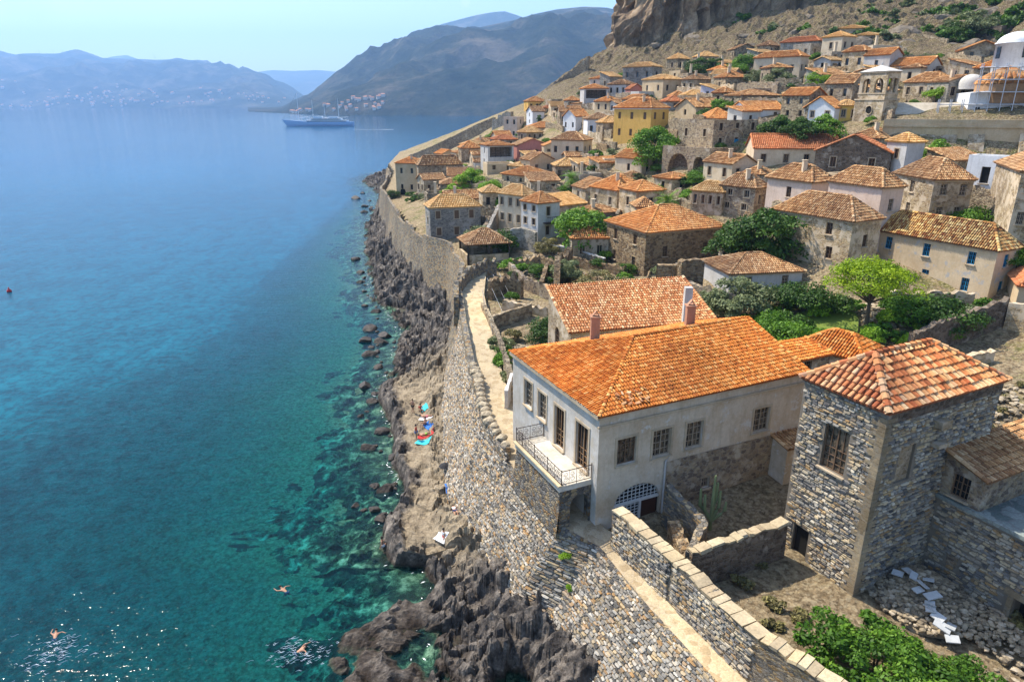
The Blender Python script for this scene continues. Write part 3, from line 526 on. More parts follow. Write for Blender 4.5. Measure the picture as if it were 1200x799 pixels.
# ---- roofs of barrel tiles ----
def tile_plane(Q0, Q1, T0, T1, w, l, hb=.0):
    Q0, Q1, T0, T1 = map(lambda a: np.asarray(a, float), (Q0, Q1, T0, T1))
    L = np.linalg.norm(Q1-Q0); eu = (Q1-Q0)/L
    up = (T0-Q0)-((T0-Q0)@eu)*eu
    H = np.linalg.norm(up); ev = up/H; n = np.cross(eu, ev); n = n if n[2] > 0 else -n
    a, b = (T0-Q0)@eu, (T1-Q0)@eu
    nc = max(2, int(round(L/w))); w = L/nc
    U, V0, V1 = [], [], []
    for i in range(nc):
        u = (i+.5)*w; vm = H
        if u < a and a > .05: vm = min(vm, H*u/a)
        if u > b and L-b > .05: vm = min(vm, H*(L-u)/(L-b))
        k = 0
        while k*l < vm-.05:
            U.append(u); V0.append(k*l); V1.append(min((k+1)*l+.04, vm)); k += 1
    U, V0, V1 = map(np.array, (U, V0, V1)); m = len(U)
    r = .34*w; ang = np.array([0, .25, .5, .75, 1])*math.pi
    cu = -np.cos(ang)*r; cn = np.sin(ang)*r*.95
    jit = (RS.rand(m)-.5)*.045*w/.25
    def ring(vv, k, dn):
        sag = (vn2(U*.45+Q0[0], vv*.45+Q0[1], 6)-.5)*.10+(vn2(U*1.7, vv*1.7+3, 7)-.5)*.03
        return Q0+sag[:, None, None]*n+(U+jit)[:, None, None]*eu+(cu*k)[None, :, None]*eu+vv[:, None, None]*ev+(cn*k+dn)[None, :, None]*n
    V0 = V0+(RS.rand(m)-.5)*.05; A = ring(V0-.03, 1.1, .05*w/.25+hb); B = ring(V1, .86, -.01+hb)
    V = np.concatenate([A, B], 1).reshape(-1, 3)
    base = np.arange(m)[:, None]*10
    Fq = np.concatenate([np.stack([base[:, 0]+i, base[:, 0]+i+1, base[:, 0]+i+6, base[:, 0]+i+5], 1) for i in range(4)])
    if np.cross(eu, ev)@n < 0: Fq = Fq[:, ::-1]
    tv = np.repeat(np.clip(RS.rand(m)*.85+.15*RS.rand(m), 0, 1), 10)
    # channel bed between the tiles
    bed = np.array([Q0, Q1, T1, T0])-n*.01; bed2 = bed-np.array([0, 0, .1])
    return V, Fq, tv, bed, bed2
def ridge_caps(p0, p1, w, l):
    p0 = np.asarray(p0, float); p1 = np.asarray(p1, float); L = np.linalg.norm(p1-p0); t = (p1-p0)/L
    s = np.cross(t, (0, 0, 1)); s /= np.linalg.norm(s); n = np.cross(s, t); r = w*.5
    k = max(1, int(L/l)); V = []; Fq = []; tv = []
    for i in range(k):
        a = p0+t*(i*L/k-.02); b = p0+t*((i+1)*L/k+.03); o = len(V)
        for q, rr, dn in ((a, r*1.1, .03), (b, r*.92, 0)):
            for th in (0, .25, .5, .75, 1):
                V.append(q+s*math.cos(th*math.pi)*rr+n*(math.sin(th*math.pi)*rr*.9+dn-.02))
        Fq += [(o+j, o+j+1, o+j+6, o+j+5) for j in range(4)]; tv += [random.random()]*10
    return np.array(V), np.array(Fq), np.array(tv)
def roof_mesh(name, planes, lines, w, l, mat, parent):
    Vs, Fs, As = [], [], []; o = 0
    off = np.array(ORG.get(parent.name, (0, 0, 0)))
    for pl in planes:
        V, Fq, tv, bed, bed2 = tile_plane(*pl, w, l)
        Vs.append(V); Fs.append(Fq+o); As.append(tv); o += len(V)
        Vs.append(bed); Vs.append(bed2); As.append(np.full(8, .02))
        q = np.array([[0, 1, 2, 3], [7, 6, 5, 4], [0, 4, 5, 1], [1, 5, 6, 2], [2, 6, 7, 3], [3, 7, 4, 0]])
        if np.linalg.norm(bed[2]-bed[3]) < .05: q = q[[0, 1, 2, 3, 5]]
        Fs.append(q+o); o += 8
    for a, b in lines:
        V, Fq, tv = ridge_caps(a, b, w*1.15, l); Vs.append(V); Fs.append(Fq+o); As.append(tv); o += len(V)
    me = mesh_np(name, np.concatenate(Vs)-off, np.concatenate(Fs), False, {'tv': np.concatenate(As)})
    return link(name, me, mat, parent)
def roof_geo(B, e1, e2, L1, L2, z, rise, typ, ov, h1=None, h2=None):
    B = np.asarray(B, float); e1 = np.append(e1, 0); e2 = np.append(e2, 0)
    O = B-ov*e1-ov*e2; O[2] = z; a1, a2 = L1+2*ov, L2+2*ov; up = np.array([0, 0, 1.])
    pt = lambda s, t, h=0: O+s*e1+t*e2+h*up
    if typ == 'h': ax = 1 if a1 >= a2 else 2
    elif typ[0] == 'g': ax = int(typ[1])
    if typ in ('h', 'g1', 'g2', 'x1'):
        if typ == 'x1': ax = 1
        if ax == 1: A, b = a1, a2; P = pt
        else: A, b = a2, a1; P = lambda s, t, h=0: pt(t, s, h)
        if h1 is None: h1 = h2 = (0 if typ[0] == 'g' else min(b*.5, A*.49))
        R0, R1 = P(h1, b/2, rise), P(A-h2, b/2, rise)
        pls = [(P(0, 0), P(A, 0), R0, R1), (P(0, b), P(A, b), R0, R1)]
        ln = [(R0, R1)] if np.linalg.norm(R1-R0) > .4 else []
        if h1 > 0: pls.append((P(0, 0), P(0, b), R0, R0)); ln += [(P(0, 0), R0), (P(0, b), R0)]
        else: ln += [(P(.1, 0), P(.1, b/2, rise)), (P(.1, b), P(.1, b/2, rise))]
        if h2 > 0: pls.append((P(A, 0), P(A, b), R1, R1)); ln += [(P(A, 0), R1), (P(A, b), R1)]
        else: ln += [(P(A-.1, 0), P(A-.1, b/2, rise)), (P(A-.1, b), P(A-.1, b/2, rise))]
        return pls, ln, ax
    if typ == 's1':
        return [(pt(0, 0), pt(a1, 0), pt(0, a2, rise), pt(a1, a2, rise))], [(pt(.1, 0), pt(.1, a2, rise)), (pt(a1-.1, 0), pt(a1-.1, a2, rise))], 1
    if typ == 's2':
        return [(pt(0, 0), pt(0, a2), pt(a1, 0, rise), pt(a1, a2, rise))], [(pt(0, .1), pt(a1, .1, rise))], 2
def stone_skin(surf, U0, U1, V0, V1, skip, hr, wr, dep, mat, parent, seed=1):
    R = np.random.RandomState(seed); cells = []; v = V0; row = 0
    while v < V1:
        h = R.uniform(*hr); u = U0+R.uniform(-.2, 0)
        while u < U1:
            w = R.uniform(*wr)*(1.5 if R.rand() < .12 else 1); hh = h*R.uniform(.82, 1.06); cu, cv = u+w/2, v+h/2+(vn2(u*.45, row*3.1, 5)-.5)*h*.9
            if U0+.05 < cu-w*.4 and cu+w*.4 < U1-.02 and cv+hh/2 < V1+.05 and not any(o[0]-.05-w*.4 < cu < o[1]+.05+w*.4 and o[2]-hh*.4 < cv < o[3]+hh*.4 for o in skip): cells.append((cu, cv, w, hh))
            u += w+R.uniform(.0, .015)
        v += h+R.uniform(0, .012); row += 1
    C = np.array(cells); m = len(C); th = (np.arange(8)+.5)*math.pi/4; cx = np.sign(np.cos(th))*np.abs(np.cos(th))**.6; cy = np.sign(np.sin(th))*np.abs(np.sin(th))**.6
    jx = 1+(R.rand(m, 8)-.5)*.25; jy = 1+(R.rand(m, 8)-.5)*.3
    bu = C[:, 0:1]+cx*jx*C[:, 2:3]*.5*.99; bv = C[:, 1:2]+cy*jy*C[:, 3:4]*.5*.97
    fu = C[:, 0:1]+(bu-C[:, 0:1])*.88; fv = C[:, 1:2]+(bv-C[:, 1:2])*.80
    P, N = surf(bu.ravel(), bv.ravel()); Q, N2 = surf(fu.ravel(), fv.ravel())
    d = (dep*(.35+1.1*R.rand(m)))[:, None]+(fu-C[:, 0:1])*(R.rand(m)-.5)[:, None]*.25+(fv-C[:, 1:2])*(R.rand(m)-.5)[:, None]*.7
    d = np.maximum(d, .008)
    A = P-N*.03; B = Q+N2*d.reshape(-1, 1)
    V = np.concatenate([A.reshape(m, 8, 3), B.reshape(m, 8, 3)], 1).reshape(-1, 3); base = np.arange(m)*16; F_ = []
    for i in range(8): F_.append(np.stack([base+i, base+(i+1) % 8, base+8+(i+1) % 8, base+8+i], 1))
    for q in ((0, 1, 2, 3), (0, 3, 4, 7), (4, 5, 6, 7)): F_.append(np.stack([base+8+k for k in q], 1))
    off = np.array(ORG.get(parent.name, (0, 0, 0)))
    return link('masonry', mesh_np('masonry', V-off, np.concatenate(F_), False, {'tv': np.repeat(R.rand(m), 16)}), M[mat], parent)
def flat_surf(p0, e, nrm):
    def f(u, v): return np.stack([p0[0]+e[0]*u, p0[1]+e[1]*u, v], 1), np.tile([nrm[0], nrm[1], 0.], (len(u), 1))
    return f
def units(name, cols):
    t = NT(name); a = t.attr('tv'); n = t.noise(t.coord(), 7, 6, .75); big = t.noise(t.coord(), .5, 5, .65)
    c = t.ramp(a, [(i/(len(cols)-1), k) for i, k in enumerate(cols)]); c = t.mix(.65, c, t.ramp(n, [(.3, (.45, .44, .43)), (.68, (1.15, 1.13, 1.08))]), 'MULTIPLY')
    c = t.mix(.4, c, t.ramp(big, [(.36, (.38, .37, .36)), (.6, (1.1, 1.08, 1.03))]), 'MULTIPLY'); M[name] = t.out(c, .9, n, .5, .03, .2)
units('unit_cap', ['b8a688', 'cdbc9c', 'a5947a', 'd8caac', 'c2ae8a'])
units('unit_tower', ['5f5d5c', '7f7d7c', 'a8a49b', 'c9b795', '8d8b88', 'bba27a', 'd3cab8', '9c9a96', 'a98a60'])
units('unit_sea', ['55524f', '77746f', 'a5a098', 'c8b18a', '8d8982', 'b58f60', 'd6d0c4', '96918a', 'c2bcb0'])
plain('mortar', (.20, .172, .135), .95)
# ---- walls with real openings ----
def facade(mb, p0, p1, z0, z1, nrm, ops, rev=.28):
    p0 = np.asarray(p0, float)[:2]; p1 = np.asarray(p1, float)[:2]; L = np.linalg.norm(p1-p0); e = (p1-p0)/L; nrm = np.asarray(nrm)
    P = lambda u, z, d=0: (p0[0]+e[0]*u-nrm[0]*d, p0[1]+e[1]*u-nrm[1]*d, z)
    ops = [o for o in ops if o[0] > .05 and o[1] < L-.05]
    us = sorted({0, L, *[o[0] for o in ops], *[o[1] for o in ops]}); zs = sorted({z0, z1, *[o[2] for o in ops], *[min(o[3], z1-.05) for o in ops]})
    for i in range(len(us)-1):
        for j in range(len(zs)-1):
            cu, cz = (us[i]+us[i+1])/2, (zs[j]+zs[j+1])/2
            if any(o[0] < cu < o[1] and o[2] < cz < o[3] for o in ops): continue
            mb.quad(P(us[i], zs[j]), P(us[i+1], zs[j]), P(us[i+1], zs[j+1]), P(us[i], zs[j+1]))
    for o in ops:
        u0, u1, a, b = o[:4]; b = min(b, z1-.05); arch = len(o) > 4 and o[4]
        if arch:
            r = min((u1-u0)/2, b-a-.1)*arch; n = 12; pts = []
            for k in range(n+1):
                x = u0+(u1-u0)*k/n; c = (2*k/n-1); pts.append((x, b-r+r*math.sqrt(max(0, 1-c*c))))
            for k in range(n):
                (x0, y0), (x1, y1) = pts[k], pts[k+1]
                mb.quad(P(x0, y0), P(x1, y1), P(x1, b), P(x0, b)); mb.quad(P(x0, y0), P(x1, y1), P(x1, y1, rev), P(x0, y0, rev))
            top = b-r
        else:
            mb.quad(P(u0, b), P(u1, b), P(u1, b, rev), P(u0, b, rev)); top = b
        mb.quad(P(u0, a), P(u0, top), P(u0, top, rev), P(u0, a, rev)); mb.quad(P(u1, a), P(u1, top), P(u1, top, rev), P(u1, a, rev))
        mb.quad(P(u0, a), P(u1, a), P(u1, a, rev), P(u0, a, rev))
def window(par, p0, e, nrm, op, mat='wood_brown', style='full', shut=None, near=False, label=None, kind='window', glass='glass_dark'):
    u0, u1, a, b = op[:4]; e3 = np.array([e[0], e[1], 0.]); n3 = np.array([nrm[0], nrm[1], 0.]); p0 = np.array([p0[0], p0[1], 0.])
    c = lambda u, z, d: p0+e3*u-n3*d+np.array([0, 0, z])
    W, Hh = u1-u0, b-a; um, zm = (u0+u1)/2, (a+b)/2; t = .07 if near else .09
    mb = MB(); U = np.array([0, 0, 1.])
    D = .17
    if style != 'simple':
        for x in ([u0+t/2, u1-t/2, um] if W > .6 else [u0+t/2, u1-t/2]): mb.obox(c(x, zm, D), e3*t/2, n3*.03, U*Hh/2)
        for z in [a+t/2, b-t/2]: mb.obox(c(um, z, D+.003), e3*(W/2), n3*.027, U*t/2)
        if near:
            for k in (1, 2, 3)[:max(1, int(Hh/.5))]:
                mb.obox(c(um, a+Hh*k/(max(1, int(Hh/.5))+1), D+.006), e3*W/2, n3*.02, U*.02)
            for x in (u0+W*.25, u0+W*.75): mb.obox(c(x, zm, D+.009), e3*.018, n3*.02, U*Hh/2)
    else:
        for x in (u0+t/2, u1-t/2): mb.obox(c(x, zm, D), e3*t/2, n3*.03, U*Hh/2)
        mb.obox(c(um, b-t/2, D+.003), e3*W/2, n3*.027, U*t/2)
    w = mb.build(kind, M[mat], par); sub(w, par)
    g = MB(); g.quad(c(u0-.02, a-.02, D+.05), c(u1+.02, a-.02, D+.05), c(u1+.02, b+.02, D+.05), c(u0-.02, b+.02, D+.05))
    po = ORG[par.name]
    g.build('pane', M[glass], w)
    if shut is not False and style != 'nosur' and par.name.startswith('house') and kind == 'window' and W < 1.5 and style == 'full' and not near:
        s = MB()
        for x in (u0-.07, u1+.07): s.obox(c(x, zm, -.02), e3*.065, n3*.025, U*(Hh/2+.13))
        s.obox(c(um, b+.07, -.02), e3*(W/2-.005), n3*.025, U*.06); s.obox(c(um, a-.07, -.04), e3*(W/2+.14), n3*.06, U*.05); s.build('surround', M['cornice'], w)
    if near:
        s = MB(); s.obox(c(um, a-.06, -.05), e3*(W/2+.12), n3*.12, U*.05); s.build('sill', M['cornice'], w)
    if shut:
        for sx in (-1, 1):
            q = MB(); q.obox(c(um+sx*W*.27, zm, D-.05), e3*W*.21, n3*.02, U*(Hh/2-.06)); q.build('shutter', M[shut], w)
    return w
def chimney(par_roof, p, h, mat='pl_pinkish', s=.32, cap=True):
    mb = MB(); x, y, z = p
    mb.box(x-s, x+s, y-s, y+s, z-1.0, z+h); mb.box(x-s*1.25, x+s*1.25, y-s*1.25, y+s*1.25, z+h, z+h+.1)
    if cap:
        mb.obox((x-.1, y, z+h+.3), (.16, 0, .2), (0, .2, 0), (-.02, 0, .02)); mb.obox((x+.14, y, z+h+.3), (.14, 0, -.2), (0, .2, 0), (.02, 0, .02))
    mb.build('chimney', M[mat], par_roof)
HOUSES = {}
def grid_ops(L, zf, ze, cols, rows, big=False, ww=.85):
    ops = []; h = ze-zf
    for j in range(rows):
        hh = h/rows; wh = min(1.45, hh*.5); zc = zf+hh*(j+.56)
        for i in range(cols):
            u = L*(i+.5)/cols+random.uniform(-.25, .25)*min(1, L/cols/3); w = min(ww, L/cols*.45)
            ops.append((u-w/2, u+w/2, zc-wh/2+random.uniform(-.08, .08), zc+wh/2))
    return ops
def house(spec, Bf=None, frame=None, opsL=None, opsR=None):
    label, xA, xB, xC, ye, yf, d, r, roof, rise, wall, tile, wL, wR, opt = spec
    Bf, e1, e2, L1, L2, ze = frame if frame is not None else solve_house(xA, xB, xC, ye, yf, d, r)
    zf = Bf[2]; near = d < 100
    T = thing('house', (Bf[0], Bf[1], zf), label, 'house')
    mb = MB(); B = Bf[:2]; C = B+e1*L1; A = B+e2*L2; D = C+e2*L2; z0 = zf-5
    oR = opsR if opsR is not None else grid_ops(L1, zf, ze, *wR) if wR[0] else []
    oL = opsL if opsL is not None else grid_ops(L2, zf, ze, *wL) if wL[0] else []
    if opt.get('log'): oR = [(L1*.08, L1*.92, zf+(ze-zf)*.5, ze-.35), (L1*.5, L1*.5+1, zf+.2, zf+1.9)]
    if opt.get('arch'): oL.append((L2*.55, L2*.55+1.8, zf-.3, zf+2.0, 1.))
    if opt.get('arches'): oL = [(L2*.10, L2*.32, zf-.5, zf+(ze-zf)*.72, 1.1), (L2*.42, L2*.86, zf-.5, zf+(ze-zf)*.78, 1.1)]; 
    if opt.get('door'): oL = [(L2*.42, L2*.42+1.1, zf+.1, zf+2.3)]
    rev = 1.4 if opt.get('arches') or opt.get('log') else .28
    facade(mb, B, C, z0, ze, -e2, oR, rev); facade(mb, A, B, z0, ze, -e1, [(L2-o[1], L2-o[0], *o[2:]) for o in oL], rev)
    facade(mb, C, D, z0, ze, e1, []); facade(mb, D, A, z0, ze, e2, [])
    P3 = lambda q, z: (q[0], q[1], z)
    ov = .28 if near else .22
    if roof == 'f':
        tb = .35
        for p, q, nn in ((B, C, e2), (C, D, -e1), (D, A, -e2), (A, B, e1)):
            mb.quad(P3(p, ze), P3(q, ze), P3(q+nn*tb, ze), P3(p+nn*tb, ze)); mb.quad(P3(p+nn*tb, ze), P3(q+nn*tb, ze), P3(q+nn*tb, ze-.6), P3(p+nn*tb, ze-.6))
        w = mb.build('wall', M[wall], T)
        rb = MB(); rb.quad(P3(B, ze-.55), P3(C, ze-.55), P3(D, ze-.55), P3(A, ze-.55)); R = rb.build('roof', M['pl_roof'], T); sub(R, T)
    else:
        tw, tl = (.26, .40) if d < 90 else (.32, .48) if d < 150 else (.42, .6)
        pls, ln, ax = roof_geo(P3(B, 0), e1, e2, L1, L2, ze+.02, rise, roof, ov, *opt.get('hh', (None, None)))
        s1 = rise*(1-2*ov/(L2 if ax == 1 else L1)) if roof[0] == 'g' else rise
        if roof in ('g1', 'g2'):
            if ax == 1: prs = ((A, B), (C, D))
            else: prs = ((B, C), (D, A))
            for p, q in prs: m = (p+q)/2; mb.add([P3(p, ze), P3(q, ze), P3(m, ze+rise-.08)], [(0, 1, 2)])
        if roof == 's1':
            for p, q in ((A, B), (D, C)): mb.add([P3(p, ze), P3(q, ze), P3(p, ze+rise-.1)], [(0, 1, 2)])
            mb.quad(P3(D, ze), P3(A, ze), P3(A, ze+rise-.1), P3(D, ze+rise-.1))
        if roof == 's2':
            for p, q in ((C, B), (D, A)): mb.add([P3(p, ze), P3(q, ze), P3(p, ze+rise-.1)], [(0, 1, 2)])
            mb.quad(P3(C, ze), P3(D, ze), P3(D, ze+rise-.1), P3(C, ze+rise-.1))
        w = mb.build('wall', M[wall], T)
        R = roof_mesh('roof', pls, ln, tw, tl, M[tile], T); sub(R, T)
    if opt.get('corn'):
        cb = MB(); k = .13
        for p, q, nn in ((B, C, -e2), (C, D, e1), (D, A, e2), (A, B, -e1)):
            m = (p+q)/2; ee = (q-p)/2; el = np.linalg.norm(ee)
            cb.obox((m[0]+nn[0]*k/2, m[1]+nn[1]*k/2, ze-.14), np.append(ee*(el+k-.004)/el, 0), np.append(nn*k/2, 0), (0, 0, .11))
        cb.build('cornice', M['white_paint' if wall == 'pl_ochre' else 'cornice'], T)
    wm = {'blue_paint': 'blue_paint', 'wood_brown': 'wood_brown'}.get(opt.get('shut'), 'wood_pale' if random.random() < .5 else 'wood_brown')
    st = 'full' if d < 130 else 'simple'; shut = opt.get('shut') if d < 175 else None
    if opt.get('blueh'): shut = None
    big = opt.get('log') or opt.get('arches')
    for o in oR:
        if o[1]-o[0] > 1.9 or (big and o[1]-o[0] > 1.2):
            if opt.get('log'):
                q = MB(); n = 4
                for k in range(n+1):
                    uu = o[0]+.08+(o[1]-o[0]-.16)*k/n; q.obox((B[0]+e1[0]*uu-(-e2[0])*.1, B[1]+e1[1]*uu+e2[1]*.1, (o[2]+o[3])/2), np.append(e1*.07, 0), np.append(e2*.07, 0), (0, 0, (o[3]-o[2])/2))
                q.obox((*(B+e1*(o[0]+o[1])/2+e2*.12), o[2]+.9), np.append(e1*(o[1]-o[0])/2, 0), np.append(e2*.03, 0), (0, 0, .04))
                q.build('loggia_post', M['wood_dark'], T)
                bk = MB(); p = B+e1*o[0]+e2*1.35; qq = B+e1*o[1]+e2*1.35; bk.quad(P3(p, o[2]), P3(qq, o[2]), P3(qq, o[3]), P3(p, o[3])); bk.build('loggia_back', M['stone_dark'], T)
            continue
        window(T, B, e1, -e2, o, wm, st, shut, near)
    for o in oL:
        if opt.get('arches'):
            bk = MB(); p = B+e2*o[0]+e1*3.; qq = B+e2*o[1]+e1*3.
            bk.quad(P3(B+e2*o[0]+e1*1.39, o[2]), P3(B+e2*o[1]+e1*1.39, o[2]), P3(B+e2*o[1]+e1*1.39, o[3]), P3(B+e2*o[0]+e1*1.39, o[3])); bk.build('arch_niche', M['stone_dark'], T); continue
        if opt.get('arch') and o[1]-o[0] > 1.5: window(T, B, e2, -e1, o, 'wood_dark', 'simple', None, False, kind='door', glass='void'); continue
        if opt.get('door'): window(T, B, e2, -e1, o, 'wood_brown', 'simple', None, True, kind='door', glass='void'); continue
        window(T, B, e2, -e1, o, wm, st, shut, near)
    if opt.get('ch'):
        p = B+e1*L1*.3+e2*L2*.35; chimney(R, (p[0], p[1], ze+rise*.55), 1.5, 'pl_cream', .28, False)
    if opt.get('plants'):
        pass
    if opt.get('blue'):
        q = MB(); o = oR[1]; q.obox((*(B+e1*(o[0]+o[1])/2-e2*.05), (zf+.9)), np.append(e1*.5, 0), np.append(e2*.03, 0), (0, 0, 1.0)); q.build('door', M['blue_paint'], T)
        q = MB(); n = 16; cc = L1*.45; rr = L1*.2
        for k in range(n):
            a0, a1 = math.pi*k/n, math.pi*(k+1)/n
            pa = B+e1*(cc-rr*math.cos(a0)); pb = B+e1*(cc-rr*math.cos(a1))
            q.tube([(pa[0]+.05*-e2[0], pa[1]-.05*e2[1], zf+1.5+rr*math.sin(a0)), (pb[0]-.05*e2[0], pb[1]-.05*e2[1], zf+1.5+rr*math.sin(a1))], .14, 5)
        q.build('blind_arch', M['stone_tan'], T)
    if opt.get('bal'):
        q = MB(); p = B+e1*L1*.5-e2*.5; z = zf+(ze-zf)*.5
        q.obox((p[0], p[1], z-.1), np.append(e1*1.2, 0), np.append(e2*.5, 0), (0, 0, .08)); q.obox((*(p-e2*.5), z+.9), np.append(e1*1.2, 0), np.append(e2*.03, 0), (0, 0, .04))
        for k in range(7): q.tube([(*(p-e2*.5+e1*(-1.2+.4*k)), z), (*(p-e2*.5+e1*(-1.2+.4*k)), z+.9)], .025, 4)
        q.build('balcony', M['iron'], T)
    HOUSES[label] = (T, B, e1, e2, L1, L2, zf, ze)
    return T
def frame_px(Bf, yB, A, C):
    ze = zsolve(Bf[0], Bf[1], yB); a = Pz(*A, ze)[:2]-Bf[:2]; c = Pz(*C, ze)[:2]-Bf[:2]
    L1, L2 = np.linalg.norm(c), np.linalg.norm(a); r = np.array([a[1], -a[0]])/L2
    e1 = c/L1+r; e1 /= np.linalg.norm(e1)
    return Bf, e1, np.array([-e1[1], e1[0]]), L1, L2, ze
def op_px(B, dr, x0, x1, y0, y1):
    z = 13.
    for _ in range(3):
        u = (lin(B, dr, z, x0)+lin(B, dr, z, x1))/2; q = B[:2]+dr*u
        za, zb = zsolve(q[0], q[1], y1), zsolve(q[0], q[1], y0); z = (za+zb)/2
    u0, u1 = lin(B, dr, z, x0), lin(B, dr, z, x1)
    return (min(u0, u1), max(u0, u1), za, zb)
def gate_arch(T, B, e, nrm, o, zf):
    e3, n3 = np.append(e, 0), np.append(nrm, 0); U = np.array([0, 0, 1.]); u0, u1, a, b = o[:4]; W = u1-u0; um = (u0+u1)/2; zt = b-W*.36
    c = lambda u, z, d: np.array([B[0], B[1], 0])+e3*u-n3*d+np.array([0, 0, z])
    g = MB(); g.obox(c(um, zt, .18), e3*W/2, n3*.06, U*.1)
    for k in range(1, 12):
        x = u0+W*k/12; h = math.sqrt(max(0, 1-((x-um)/(W/2))**2))*W*.36; g.obox(c(x, zt+h/2, .2), e3*.022, n3*.02, U*h/2)
        if k < 7: g.obox(c(x, (a+zt)/2, .2), e3*.022, n3*.02, U*(zt-a)/2)
    for k in range(1, 5): 
        z = zt+W*.36*k/5; h = math.sqrt(1-(k/5)**2)*W/2; g.obox(c(um, z, .2), e3*h, n3*.018, U*.02)
    for k in range(0, 7): g.obox(c(u0+W*.29, a+(zt-a)*k/7, .2), e3*W*.28, n3*.018, U*.02)
    g.obox(c(u0+W*.6, (a+zt)/2, .18), e3*.08, n3*.06, U*(zt-a)/2)
    G = g.build('gate', M['white_paint'], T); sub(G, T)
    d = MB(); d.obox(c(u0+W*.79, (a+zt)/2, .22), e3*W*.17, n3*.03, U*((zt-a)/2-.02)); d.build('door_leaf', M['door_red'], G)
    p = MB(); p.quad(c(u0, a, .27), c(u1, a, .27), c(u1, b, .27), c(u0, b, .27)); p.build('pane', M['glass_dark'], G)
plain('door_red', (.07, .028, .018), .6)
